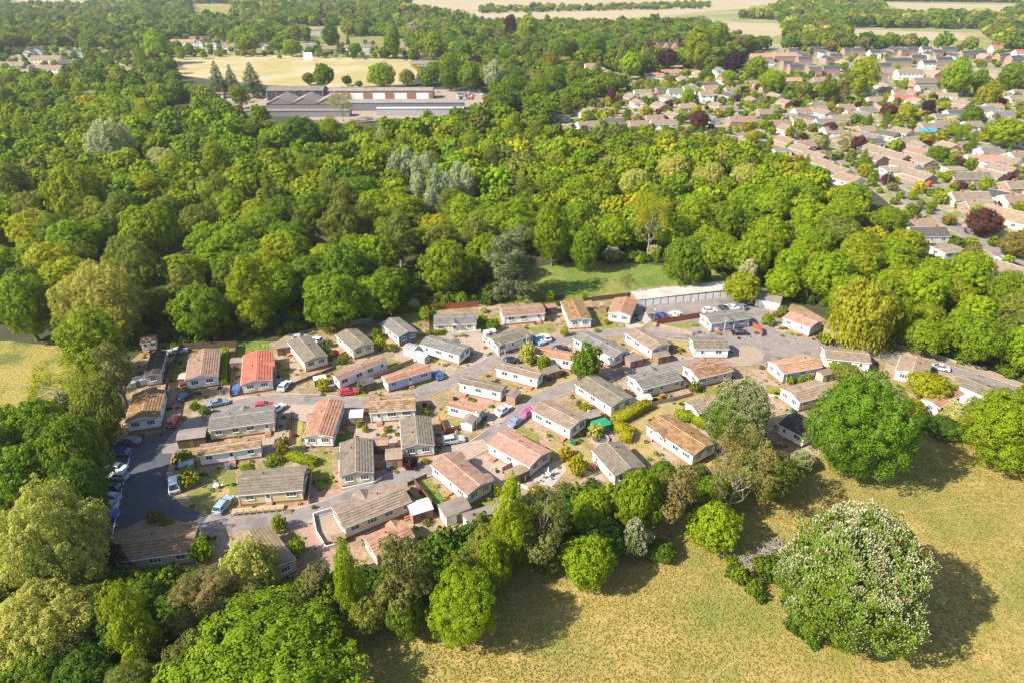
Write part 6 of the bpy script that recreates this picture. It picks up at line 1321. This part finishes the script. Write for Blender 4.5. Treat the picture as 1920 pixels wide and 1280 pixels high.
for pl, n_ in (([(230, 640), (340, 652), (540, 625), (700, 598), (830, 574), (1000, 570), (1010, 520), (960, 470), (700, 520), (400, 560), (200, 600)], 520), ([(1130, 500), (1240, 500), (1400, 505), (1440, 540), (1560, 600), (1720, 655), (1900, 715), (2000, 740), (1980, 680), (1700, 590), (1450, 470), (1200, 440), (1000, 480)], 420), ([(640, 1150), (900, 1090), (1060, 1010), (1200, 970), (1320, 940), (1250, 900), (1130, 925), (900, 1010), (700, 1080), (560, 1110), (400, 1100), (230, 1085), (200, 1050), (150, 1100), (400, 1200)], 520), ([(1352, 1045), (1400, 1062), (1455, 1110), (1500, 1200), (1560, 1235), (1480, 1130), (1500, 1050), (1440, 1040), (1395, 1075), (1420, 1120), (1450, 1150), (1400, 1110), (1370, 1080)], 34), ([(60, 780), (180, 700), (210, 800), (190, 850), (170, 1000), (60, 1000)], 160)):
    pw = [tuple(P(x, y))[:2] for x, y in pl]; xs = [p[0] for p in pw]; ys = [p[1] for p in pw]; k = 0
    while k < n_:
        x, y = _u.uniform(min(xs), max(xs)), _u.uniform(min(ys), max(ys))
        if inpoly(x, y, pw):
            k += 1
            r = _u.uniform(.8, 2.0) if n_ != 520 or pl[0][0] != 640 else _u.uniform(1.2, 3.0)
            if not inhome(x, y, r*.9+.4) and not any(inpoly(x, y, h) for h in HOLESW[:1]): und.append((dep(Vector((x, y, 1))), x, y, r, 'bush', _u.choice(['mid', 'deep', 'bright', 'deep', 'olive', 'mid']), _u.uniform(.8, 1.4), ''))
# everything farther: one object of woodland
def woodland(rows, name, label):
    base = {}
    for kd in ('oak', 'round', 'maple', 'birch', 'pine', 'conifer', 'hawthorn', 'willow', 'bush'):
        for tr, n in ((0, 1300), (1, 420), (2, 150)):
            for v in range(3): base[(kd, tr, v)] = crown_arrays(kd, n, 900+v*7+tr*3+sum(map(ord, kd)), core=(tr == 0), k_leaf=1.0 if tr == 0 else 1.15)
    Vs, Fs, Ss, Ts = [], [], [], []; off = 0; rg = random.Random(3)
    for d, x, y, r, kd, col, zs, lb in rows:
        px = r*F/d; tr = 0 if px > 13 else 1 if px > 6.5 else 2
        V, Fq, sh, mi = base[(kd, tr, rg.randrange(3))]
        if kd == 'hawthorn': col = 'grey'
        a = rg.uniform(0, 6.28); c, s_ = math.cos(a), math.sin(a); tw = V.copy(); tw[:, 2] += TRH[kd]*.8
        W_ = np.empty_like(tw); W_[:, 0] = (tw[:, 0]*c-tw[:, 1]*s_)*r+x; W_[:, 1] = (tw[:, 0]*s_+tw[:, 1]*c)*r+y; W_[:, 2] = tw[:, 2]*r*zs
        g = GREENS[col]; j = rg.uniform(.8, 1.2); h = rg.uniform(-.12, .12)
        Vs.append(W_); Fs.append(Fq+off); off += len(V); Ss.append(sh); Ts.append(np.tile(np.array([[g[0]*j*(1+h), g[1]*j, g[2]*j*(1-h), 1]], np.float32), (len(V), 1)))
    if not Vs: return
    me = np_mesh(name, np.concatenate(Vs), np.concatenate(Fs), {'shade': np.concatenate(Ss), 'tint': np.concatenate(Ts)}, [M['leaf_stuff']], None)
    tag(link(name, me), label, kind='stuff')
woodland(rest, 'woodland', 'far woodland and hedgerows reaching to the fields')
gp = []
for k, (hx, hy, L, W, rz) in enumerate(HOMES):
    for j in range(3):
        s = -1 if j == 0 else 1; wd = _u.uniform(1.5, 3.0); a0 = _u.uniform(-L/2, 0); a1 = a0+_u.uniform(.35, .7)*L
        q = [(a0, s*(W/2+.02)), (a1, s*(W/2+.02)), (a1, s*(W/2+wd)), (a0, s*(W/2+wd))] if j < 2 else [(L/2, -W/2), (L/2+wd, -W/2), (L/2+wd, W/2*_u.uniform(.2, 1)), (L/2, W/2)]
        sheet('patio' if j < 2 else 'side_path', [(hx+a*math.cos(rz)-b*math.sin(rz), hy+a*math.sin(rz)+b*math.cos(rz)) for a, b in q], _u.choice(['slab', 'gravel', 'lawn', 'pinkpave', 'lawn', 'drylawn', 'gravel', 'lush']), .1212+.00008*(k*3+j), world=True)
for hx, hy, L, W, rz in HOMES:
    for _ in range(26):
        s = _u.choice([-1, 1]); o_ = _u.uniform(.35, 2.6) if _u.random() < .8 else _u.uniform(2.5, 5)
        a, b = (_u.uniform(-L/2, L/2), s*(W/2+o_)) if _u.random() < .65 else (s*(L/2+o_), _u.uniform(-W/2, W/2))
        x, y = hx+a*math.cos(rz)-b*math.sin(rz), hy+a*math.sin(rz)+b*math.cos(rz)
        if inhome(x, y, .3) or any(abs((p[0]+q[0])/2-x)+abs((p[1]+q[1])/2-y) < 3 for l, r_ in RD[:4] for p, q in zip(l, r_)): continue
        gp.append((dep(Vector((x, y, 1))), x, y, _u.uniform(.18, .6), 'bush', _u.choice(['mid', 'bright', 'olive', 'yellow', 'grey', 'bronze', 'copper', 'pale', 'deep', 'gold', 'mid']), _u.uniform(.7, 1.3), ''))
woodland(gp, 'garden_plants', 'low garden plants and flower beds around the mobile homes')
woodland(und, 'undergrowth', 'low undergrowth and brambles along the foot of the woods')
print('scatter', len(SCAT), 'rest', len(rest), cnt)
# ---------------------------------------------------------------- shrubs, hedges, small things
def ruffled_box(L, W, H, n, seed):
    r = np.random.default_rng(seed); a = np.array([L*H*2, W*H*2, L*W]); f = r.choice(3, n, p=a/a.sum()); s = r.choice([-1, 1], n)
    p = np.stack([r.uniform(-L/2, L/2, n), r.uniform(-W/2, W/2, n), r.uniform(.05, H, n)], 1); N = np.zeros((n, 3))
    p[f == 0, 1] = (s*W/2)[f == 0]; N[f == 0, 1] = s[f == 0]; p[f == 1, 0] = (s*L/2)[f == 1]; N[f == 1, 0] = s[f == 1]; p[f == 2, 2] = H; N[f == 2, 2] = 1
    p += r.normal(size=(n, 3))*.09; N = unit(N+r.normal(size=(n, 3))*.45); return p, N
def hedge(pts, W, H, color, label, z=.13):
    w_ = [P(x, y) for x, y in pts]; o = w_[0]; Vs, Ns = [], []; cb = MB()
    for i, (a, b) in enumerate(zip(w_, w_[1:])):
        d = b-a; L = d.length; ang = math.atan2(d.y, d.x); c, s = math.cos(ang), math.sin(ang); n = int(min(9000, L*(2*H+W)*24))
        p, N = ruffled_box(L+W*.4, W, H, n, i+int(pts[0][0])); m = (a+b)/2-o
        rot = np.array([[c, s, 0], [-s, c, 0], [0, 0, 1]]); Vs.append(p@rot+np.array([m.x, m.y, 0])); Ns.append(N@rot)
        n0 = len(cb.v); cb.box(-L/2, L/2, -W/2+.08, W/2-.08, 0, H-.1)
        for q in range(n0, len(cb.v)): x, y, zz = cb.v[q]; cb.v[q] = (x*c-y*s+m.x, x*s+y*c+m.y, zz)
    p, N = np.concatenate(Vs), np.concatenate(Ns); Q = leaf_quads(p, N, .26); V3 = Q.reshape(-1, 3); Fq = np.arange(len(V3)).reshape(-1, 4)
    cv = np.array(cb.v); V3b = np.concatenate([V3, cv]); Fb = np.concatenate([Fq, np.array(cb.f)+len(V3)])
    sh = np.concatenate([np.repeat(RG.uniform(.15, .9, len(Q)), 4), np.full(len(cv), .4)])
    me = np_mesh('hedge', V3b.astype(np.float32), Fb.astype(np.int32), {'shade': sh.astype(np.float32)}, [M['leaf']])
    tag(link('hedge', me, None, (o.x, o.y, z), color=GREENS[color]), label, 'hedge')
for h in [
 ([(1155, 795), (1212, 765)], 2.2, 1.9, 'yellow', 'clipped bright green hedge below the large white home'),
 ([(1150, 800), (1178, 815), (1172, 830)], 2.4, 1.6, 'yellow', 'rounded olive hedge curling beside the green tarpaulin'),
 ([(1268, 785), (1300, 788), (1325, 802)], 2.4, 1.9, 'lime', 'clipped hedge above the orange lichen roof'),
 ([(1555, 692), (1600, 696)], 2.4, 1.9, 'lime', 'clipped hedge in front of the long white home by the exit road'),
 ([(425, 662), (421, 722)], 1.3, 1.6, 'lime', 'tall narrow hedge between the ribbed brown and the red roof'),
 ([(544, 858), (590, 872)], 1.8, 1.4, 'lime', 'curved clipped hedge above the butter yellow bungalow'),
 ([(800, 630), (835, 628)], 1.2, 1.3, 'bright', 'short hedge below the slate grey roofed home'),
 ([(1121, 228), (1140, 236)], 2.5, 2.0, 'bright', 'hedge between the long lawns'),
 ([(1152, 193), (1205, 197)], 2.5, 2.0, 'bright', 'long hedge across the gardens above the red fence'),
 ([(1263, 247), (1282, 247)], 3, 2.2, 'mid', 'first dark clipped hedge on the lane beside the copper beech'), ([(1292, 246), (1308, 245)], 3, 2.2, 'mid', 'second dark clipped hedge on the lane beside the copper beech'),
 ([(1362, 178), (1395, 172)], 4, 3.5, 'deep', 'tall dark hedge behind the bungalow gardens'), ([(772, 122), (790, 138)], 3, 1.5, 'gold', 'golden hedge below the sports pavilion'), ([(1720, 218), (1750, 212)], 3, 2, 'yellow', 'straight yellow hedge beside the purple tree'), ([(1735, 363), (1765, 360)], 2, 1.2, 'mid', 'low hedge at the estate road junction'),
 ([(940, 583), (1050, 573)], 1.6, 1.0, 'bright', 'rough hedge along the clearing behind the copper brown roof'),
 ([(690, 592), (830, 578)], 2.5, 1.3, 'mid', 'rough hedge at the foot of the wood above the homes'),
]: hedge(*h)
for x, y, w_, c, lb, hp in [
 (355, 895, 40, 'yellow', 'round yellow green shrub beside the shaded curve', 34), (345, 858, 40, 'mid', 'dark rounded shrub above the yellow green one', 30), (512, 862, 40, 'bright', 'leafy shrub behind the butter yellow bungalow', 26), (463, 876, 26, 'bright', 'small shrub beside the narrow white home', 16), (530, 835, 32, 'bronze', 'brownish shrub ring beside the narrow white home', 40), (290, 968, 34, 'bronze', 'bronze shrub at the corner of the shaded car park', 24), (312, 978, 28, 'olive', 'olive shrub next to the bronze one', 16),
 (446, 815, 20, 'lime', 'small lime shrub at the grey tiled home wall', 12), (378, 1030, 45, 'apple', 'bright round tree shrub at the corner of the buff bungalow', 55), (555, 1028, 36, 'bright', 'bright upright shrub beside the block paved drive', 42), (523, 980, 32, 'lime', 'lime shrub where the two roads meet', 36), (673, 795, 12, 'lime', 'slim bright cypress between the cream gables', 34), (685, 803, 14, 'gold', 'small golden bush beside the slim cypress', 14), (725, 805, 14, 'gold', 'golden bush in the middle garden', 14), (720, 818, 14, 'lime', 'green bush below the golden bush', 12),
 (770, 868, 28, 'purple', 'purple leaved shrub below the blank gable', 24), (798, 864, 16, 'gold', 'little yellow bush beside the purple shrub', 12), (798, 775, 20, 'lime', 'lime shrub at the road bend', 16), (605, 655, 14, 'bright', 'ball shaped bush behind the cream bay windows', 16), (617, 643, 14, 'bright', 'ball shaped bush highest of the row', 14), (630, 662, 12, 'red', 'flame red azalea bush', 13), (642, 675, 20, 'mid', 'dark bush at the corner of the short cream home', 16), (650, 668, 10, 'gold', 'small golden bush beside the short cream home', 14),
 (705, 627, 20, 'bright', 'green bush between the olive roof and navy gable', 20), (712, 643, 24, 'lime', 'lime bush below the navy gabled home path', 24), (733, 652, 26, 'olive', 'olive bush beside the grey shed', 16), (676, 724, 18, 'grey', 'greyish bush beside the red hatchback', 20), (606, 722, 26, 'yellow', 'yellow green bush beside the green storage shed', 24), (602, 703, 10, 'gold', 'small yellow bush by the path bend', 10),
 (1019, 680, 28, 'bright', 'bright round bush before the narrow pale home', 28), (990, 663, 36, 'pale', 'whitish flowering bush beside the narrow pale home', 40), (1032, 558, 20, 'bright', 'small pointed tree at the clearing edge', 24), (1095, 556, 14, 'yellow', 'yellow bush behind the orange mossed roof', 16), (1120, 620, 14, 'bright', 'low round bush beside the lane', 8), (1138, 604, 12, 'gold', 'yellow bush at the terracotta home corner', 10), (925, 610, 30, 'mid', 'dark leafy bush beside the copper roofed home', 22), (905, 598, 20, 'lime', 'lime bush beside the slate grey roofed home', 16), (908, 582, 14, 'pale', 'pale bush at the top of the garden', 10),
 (812, 590, 16, 'pale', 'white blossom shrub rising above the navy gabled roof', 40), (797, 590, 24, 'lime', 'lime tree shrub in the garden below the wood', 50), (1058, 622, 18, 'pale', 'pale bush in front of the orange mossed roof', 18), (1098, 762, 22, 'yellow', 'yellow bush at the wall of the large white home', 18), (1085, 755, 12, 'grey', 'grey climbing shrub on the large white home', 22), (1135, 782, 18, 'gold', 'golden bush beside the green tarpaulin', 10), (1118, 806, 36, 'pale', 'whitish green round shrub beside the pond', 28), (1062, 850, 34, 'gold', 'gold green bush beside the lavender home', 28), (1082, 872, 36, 'yellow', 'rounded olive gold bush next to the gold one', 38),
 (1003, 918, 30, 'gold', 'bright yellow bush at the top of the tree belt', 18), (1303, 725, 24, 'olive', 'olive orange shrub below the mauve home', 20), (1450, 735, 16, 'yellow', 'yellow bush beside the white picket', 12), (1482, 712, 16, 'apple', 'first clipped globe bush at the orange roofed home', 16), (1501, 711, 13, 'apple', 'second clipped globe bush at the orange roofed home', 12), (1516, 707, 13, 'apple', 'third clipped globe bush at the orange roofed home', 12), (1464, 706, 9, 'apple', 'smallest clipped bush at the orange roofed home', 9), (1428, 688, 12, 'olive', 'low bush beside the road at the gravel circle', 8),
 (1440, 600, 24, 'lime', 'yellow green bush at the mouth of the garage yard', 22), (1455, 590, 14, 'grey', 'lilac flowering bush at the garage yard', 12), (1468, 583, 24, 'olive', 'olive bush behind the faded red roof', 18), (1547, 635, 34, 'mid', 'dark bush below the weeping willow', 20), (1672, 645, 24, 'mid', 'small conifer shrub at the post and rail fence', 34), (1580, 692, 30, 'mid', 'dark bush behind the long clipped hedge', 24), (1768, 570+55, 40, 'bright', 'bright bush at the edge of the eastern wood', 30), (1730, 790, 50, 'deep', 'dark bush at the meadow corner', 30), (790, 1130-210, 12, 'red', 'red leaved bush beside the white roofed shed', 14), (803, 965, 24, 'red', 'russet bush beside the white roofed shed', 16),
 (800, 978, 20, 'olive', 'olive bush at the foot of the garden', 16), (933, 905+15, 18, 'lime', 'upright lime shrub at the corner of the cream gable', 34), (1055, 915, 36, 'bronze', 'brown shrub mass above the tree belt', 20), (1110, 905, 30, 'deep', 'dark shrub beside the fawn ribbed roof', 22), (1425, 560, 18, 'pale', 'pale bush beside the yellow skip', 8), (330, 1085, 60, 'deep', 'dark shrub below the buff bungalow', 30), (240, 1080, 50, 'deep', 'dark bramble mass below the pale willow', 34), (300, 1010+70, 24, 'olive', 'small olive shrub at the bungalow back wall', 14),
 (365, 760, 20, 'mid', 'dark shrub beside the clay pot at the lane', 16), (350, 735, 22, 'olive', 'shrub at the corner of the shaded fence', 16), (383, 770, 22, 'mid', 'shrub island in the middle of the lane', 18), (402, 772, 16, 'lime', 'lime bush above the grey tiled roof', 10), (328, 640+10, 20, 'bright', 'bright bush below the wood by the shaded fence', 14), (620, 668, 14, 'lime', 'small lime bush lowest of the ball shaped row', 12), (588, 950, 10, 'mid', 'potted bush beside the terrace', 9), (455, 900, 16, 'bright', 'flower bed shrub beside the terrace', 18), (400, 918, 14, 'bright', 'small shrub in the front garden', 9), (395, 958, 16, 'bright', 'low shrub at the road edge of the front garden', 10), (360, 948, 14, 'bright', 'flower clump at the road edge', 9), (1010, 700, 0, '', '', 0),
]:
    if w_: tree('bush', x, y, w_, c, lb, hp, tier=None)
def thing_mesh(name, mb, mats, x, y, z, rz, label, cat, color=None, zz=.8, group=None):
    p = P(x, y, zz); return tag(link(name, mb.mesh(name, mats), None, (p.x, p.y, z), rz, color), label, cat, group)
def skip_():
    p = P(1409, 549, 1); t = empty('skip', (p.x, p.y, .2), R(-20), 'yellow skip beside the white prefab garage', 'skip')
    m = MB(); m.prism([(-2.2, .9), (-1.5, 0), (1.5, 0), (2.2, .9), (2.1, 1.7), (-2.1, 1.7)], -1.2, 1.2, ax='y'); link('body', m.mesh('body', M['plain']), t, color=(.75, .55, .01))
    m = MB(); m.box(-2.25, 2.25, -1.3, -1.2, 1.6, 1.75); m.box(-2.25, 2.25, 1.2, 1.3, 1.6, 1.75); link('rim', m.mesh('rim', M['plain']), t, color=(.6, .45, .01))
skip_()
def pond():
    p = P(1125, 822, .5); t = empty('round_pond', (p.x, p.y, .14), 0, 'round raised stone pond above the fawn ribbed roof', 'pond'); m = MB(); n = 24
    for k in range(n):
        a, b = 2*math.pi*k/n, 2*math.pi*(k+1)/n; c = lambda r, q, z: (r*math.cos(q), r*math.sin(q), z)
        m.face([c(1.9, a, 0), c(1.9, b, 0), c(1.9, b, .5), c(1.9, a, .5)]); m.face([c(1.9, a, .5), c(1.9, b, .5), c(1.5, b, .5), c(1.5, a, .5)]); m.face([c(1.5, a, .5), c(1.5, b, .5), c(1.5, b, 0), c(1.5, a, 0)])
    link('rim', m.mesh('rim', M['slab']), t); m = MB(); m.face([(1.52*math.cos(2*math.pi*k/n), 1.52*math.sin(2*math.pi*k/n), .3) for k in range(n)]); link('water_surface', m.mesh('water_surface', M['glass']), t)
pond()
bin_m = {}
def bins(x, y, col, label, rz=0.0):
    p = P(x, y, .5); t = empty('wheelie_bin', (p.x, p.y, .14), rz, label, 'bin')
    if not bin_m:
        a = MB(); a.box(-.25, .25, -.27, .27, .1, .98, tap=-.04); b = MB(); b.box(-.31, .31, -.35, .33, .99, 1.06); b.tube((-.25, .35, 1.0), (.25, .35, 1.0), .03, .03, 6); c = MB(); c.tube((-.3, .22, .1), (.3, .22, .1), .1, .1, 10)
        bin_m.update(a=a.mesh('body', M['plain']), b=b.mesh('lid', M['plain']), c=c.mesh('wheel', M['rubber']))
    link('body', bin_m['a'], t, color=col); link('lid', bin_m['b'], t, color=tuple(v*.8 for v in col)); link('wheel', bin_m['c'], t)
GB, BB, KB = (.03, .22, .12), (.04, .15, .35), (.04, .05, .05)
for b in [(1072, 828, GB, 'green wheelie bin at the brick corner of the brown roofed home'), (1076, 831, GB, 'second green bin beside the brick corner of the brown roofed home'), (780, 962, GB, 'green wheelie bin beside the white roofed shed'), (774, 967, KB, 'dark wheelie bin beside the white roofed shed'),
 (1149, 790, BB, 'blue bin at the end of the large white home'), (1228, 610, (.7, .5, .02), 'yellow grit bin beside the red brown fence'), (694, 870, (.5, .1, .07), 'red planter tower beside the ribbed olive home'), (1485, 770, GB, 'green dome composter behind the white gable'), (1258, 745, BB, 'blue bin beside the light grey tiled home'), (545, 900, BB, 'blue tub behind the butter yellow bungalow'), (728, 878, BB, 'blue grey bin beside the tan shed'), (430, 876, BB, 'blue tub behind the terrace shrubs'), (1108, 706, KB, 'dark bin beside the ivy bush')]: bins(*b)
# terrace of the yellow bungalow
def terrace():
    a, b = P(441.6, 928.4, 2.9), P(567.6, 917.5, 2.9); u = (b-a).normalized(); v = Vector((-u.y, u.x, 0)); L = (b-a).length; c = a+u*L/2-v*.6
    t = empty('wooden_terrace', (c.x, c.y, .14), math.atan2(u.y, u.x), 'raised wooden terrace with rail along the butter yellow bungalow', 'terrace')
    m = MB()
    for k in range(9): m.box(-L/2-.8, L/2-3.4, -1.5+k*.16, -1.36+k*.16, .42, .47)
    link('deck', m.mesh('deck', M['wood']), t, color=(.55, .43, .28))
    for k in range(9): q = MB(); q.box(-.05, .05, -.05, .05, 0, 1.35); link('post', q.mesh('post', M['wood']), t, (-L/2-.75+k*(L-2.7)/8, -1.56, 0), color=(.5, .4, .26))
    q = MB(); q.box(-L/2-.8, L/2-3.4, -1.6, -1.52, 1.28, 1.36); q.box(-L/2-.8, L/2-3.4, -1.585, -1.54, .85, .9); link('rail', q.mesh('rail', M['wood']), t, color=(.5, .4, .26))
    q = MB()
    for k in range(3): q.box(L/2-3.3, L/2-1.9, -1.6+.0-.3*k, -1.32-.3*k, 0, .42-.14*k)
    link('steps', q.mesh('steps', M['wood']), t, color=(.3, .2, .13))
terrace()
def garden_table(x, y, label, parasol=False, col=(.7, .7, .68)):
    p = P(x, y, .5); t = empty('garden_table', (p.x, p.y, .16), 0, label, 'table'); m = MB(); m.tube((0, 0, .68), (0, 0, .73), .55, .55, 12); link('tabletop', m.mesh('tabletop', M['plain']), t, color=col)
    for k in range(4): q = MB(); q.box(-.03, .03, -.03, .03, 0, .68); link('leg', q.mesh('leg', M['plain']), t, (.3*math.cos(k*1.57), .3*math.sin(k*1.57), 0), color=col)
    if parasol:
        q = MB(); q.tube((0, 0, .0), (0, 0, 2.3), .03, .03, 6); m = MB(); m.tube((0, 0, 1.3), (0, 0, 2.35), .22, .04, 8); pt = empty('folded_parasol', (p.x, p.y, .16), 0, 'white folded parasol standing in the patio table', 'parasol'); link('pole', q.mesh('pole', M['white']), pt); link('canopy', m.mesh('canopy', M['white']), pt)
    for k in range(4):
        c = empty('garden_chair', (p.x+1.0*math.cos(k*1.57+.5), p.y+1.0*math.sin(k*1.57+.5), .16), k*1.57+.5+math.pi, 'garden chair set round the table, ' + label.split(' on ')[-1].split(' in ')[-1], 'chair', 'garden chairs')
        if 'gc' not in WM:
            a = MB(); a.box(-.22, .22, -.22, .22, .4, .45); b_ = MB(); b_.box(-.24, -.19, -.22, .22, .45, .95); l = MB(); l.box(-.02, .02, -.02, .02, 0, .4); WM['gc'] = (a.mesh('seat', M['plain']), b_.mesh('backrest', M['plain']), l.mesh('leg', M['plain']))
        link('seat', WM['gc'][0], c, color=col); link('backrest', WM['gc'][1], c, color=col)
        for sx in (-.19, .19):
            for sy in (-.19, .19): link('leg', WM['gc'][2], c, (sx, sy, 0), color=col)
garden_table(1028, 890, 'pale stone table on the slate patio', True, (.55, .53, .5)); garden_table(405, 912, 'white table in the front garden'); garden_table(852, 804, 'white table in the red fenced yard')
def lamp(x, y, label, h=5.0):
    p = P(x, y, 0); t = empty('street_lamp', (p.x, p.y, .14), 0, label, 'street lamp'); m = MB(); m.tube((0, 0, 0), (0, 0, h), .07, .045, 8); link('post', m.mesh('post', M['concrete']), t); m = MB(); m.tube((0, 0, h), (0, 0, h+.3), .12, .2, 8); m.tube((0, 0, h+.3), (0, 0, h+.36), .22, .1, 8); link('lamp_head', m.mesh('lamp_head', M['lamp']), t)
for l in [(1225, 611, 'lamp post beside the yellow grit bin', 4.5), (894, 806, 'lamp post beside the white metal shed', 4.2), (831, 711, 'thin lamp post at the road bend below the blue car', 4.5), (1297, 588, 'lamp post in the garage yard', 3.5), (1102, 790, 'pole beside the round pond', 2.5), (1760, 412, 'tall estate lamp post beside the lollipop tree', 8), (1660, 357, 'tall estate lamp post at the road junction', 8), (1793, 433, 'tall estate lamp post at the bend', 8)]: lamp(*l)
def kiosk():
    p = P(1741, 348, 1); t = empty('roadside_box', (p.x, p.y, .2), R(20), 'orange red upright box beside the estate road junction', 'roadside box'); m = MB(); m.box(-.9, .9, -.7, .7, 0, 2.3, tap=.08); m.box(-.75, .75, -.55, .55, 2.3, 2.7, tap=.3); link('body', m.mesh('body', M['plain']), t, color=(.65, .09, .05)); m = MB(); m.box(-.5, .5, -.74, -.71, .4, 1.9); link('door', m.mesh('door', M['plain']), t, color=(.5, .06, .04))
kiosk()
def brush():
    rng = random.Random(9); m = MB(); pts = [P(1362, 1040), P(1385, 1052), P(1405, 1058), P(1430, 1040), P(1460, 1020)]; o = pts[0]
    for k in range(260):
        i = rng.randrange(4); f_ = rng.random(); c = pts[i].lerp(pts[i+1], f_)-o+Vector((rng.uniform(-.9, .9), rng.uniform(-.7, .7), rng.uniform(.05, .9))); a = rng.uniform(0, 6.28); L = rng.uniform(.5, 1.5); d = Vector((math.cos(a)*L, math.sin(a)*L, rng.uniform(-.25, .3)))
        m.tube(c-d, c+d, rng.uniform(.03, .09), .015, 5)
    tag(link('brushwood_pile', m.mesh('brushwood_pile', M['bark_pale']), None, (o.x, o.y, .1)), 'heap of dead grey branches on the meadow beside the huge chestnut', 'brushwood')
brush()
# loose grass tufts over the dry meadow
def tufts():
    rg = np.random.default_rng(4); pl = [tuple(P(x, y))[:2] for x, y in [(520, 1300), (620, 1170), (800, 1125), (950, 1075), (1080, 1005), (1330, 930), (1560, 845), (1800, 795), (2000, 780), (2100, 1300)]]
    n = 90000; x0, x1 = min(p[0] for p in pl), max(p[0] for p in pl); y0, y1 = min(p[1] for p in pl), max(p[1] for p in pl)
    x = rg.uniform(x0, x1, n); y = rg.uniform(y0, y1, n); ins = np.zeros(n, bool)
    for i in range(len(pl)):
        a, b = pl[i], pl[i-1]; c = ((a[1] > y) != (b[1] > y)) & (x < (b[0]-a[0])*(y-a[1])/(b[1]-a[1]+1e-9)+a[0]); ins ^= c
    x, y = x[ins], y[ins]; n = len(x); p = np.stack([x, y, np.full(n, .2)], 1); N = unit(rg.normal(size=(n, 3))*np.array([.5, .5, .3])+np.array([0, 0, 1.4]))
    global RG
    RG = rg; Q = leaf_quads(p, N, .24, 1.3); V = Q.reshape(-1, 3); V[:, 2] = np.maximum(V[:, 2], .104)
    f = .5+.5*np.sin(x*.11+np.sin(y*.13)*2)*np.sin(y*.09+1.7*np.sin(x*.06)); f = np.clip(f+rg.normal(size=n)*.35, 0, 1)[:, None]
    c = f*np.array([[.37, .28, .10]])+(1-f)*np.array([[.25, .225, .055]]); t = np.concatenate([c, np.ones((n, 1))], 1)
    me = np_mesh('grass_tufts', V.astype(np.float32), np.arange(n*4).reshape(-1, 4).astype(np.int32), {'shade': np.repeat(rg.uniform(.35, .65, n), 4).astype(np.float32), 'tint': np.repeat(t, 4, 0).astype(np.float32)}, [M['leaf_stuff']])
    tag(link('grass_tufts', me), 'dry tussocky grass over the meadow', kind='stuff')
tufts()
print('objects', len(bpy.data.objects))

# ---------------------------------------------------------------- the air: even pale haze
def haze():
    m = bpy.data.materials.new('haze'); m.use_nodes = True; nt = m.node_tree; nt.nodes.remove(nt.nodes['Principled BSDF'])
    v = nt.nodes.new('ShaderNodeVolumePrincipled'); v.inputs['Density'].default_value = .00008; v.inputs['Color'].default_value = (.86, .90, .95, 1); v.inputs['Anisotropy'].default_value = .2
    nt.links.new(v.outputs[0], nt.nodes['Material Output'].inputs['Volume'])
    b = MB(); b.box(-9500, 9500, -400, 14500, -1, 95); tag(link('haze', b.mesh('haze', m)), kind='stuff')
haze()
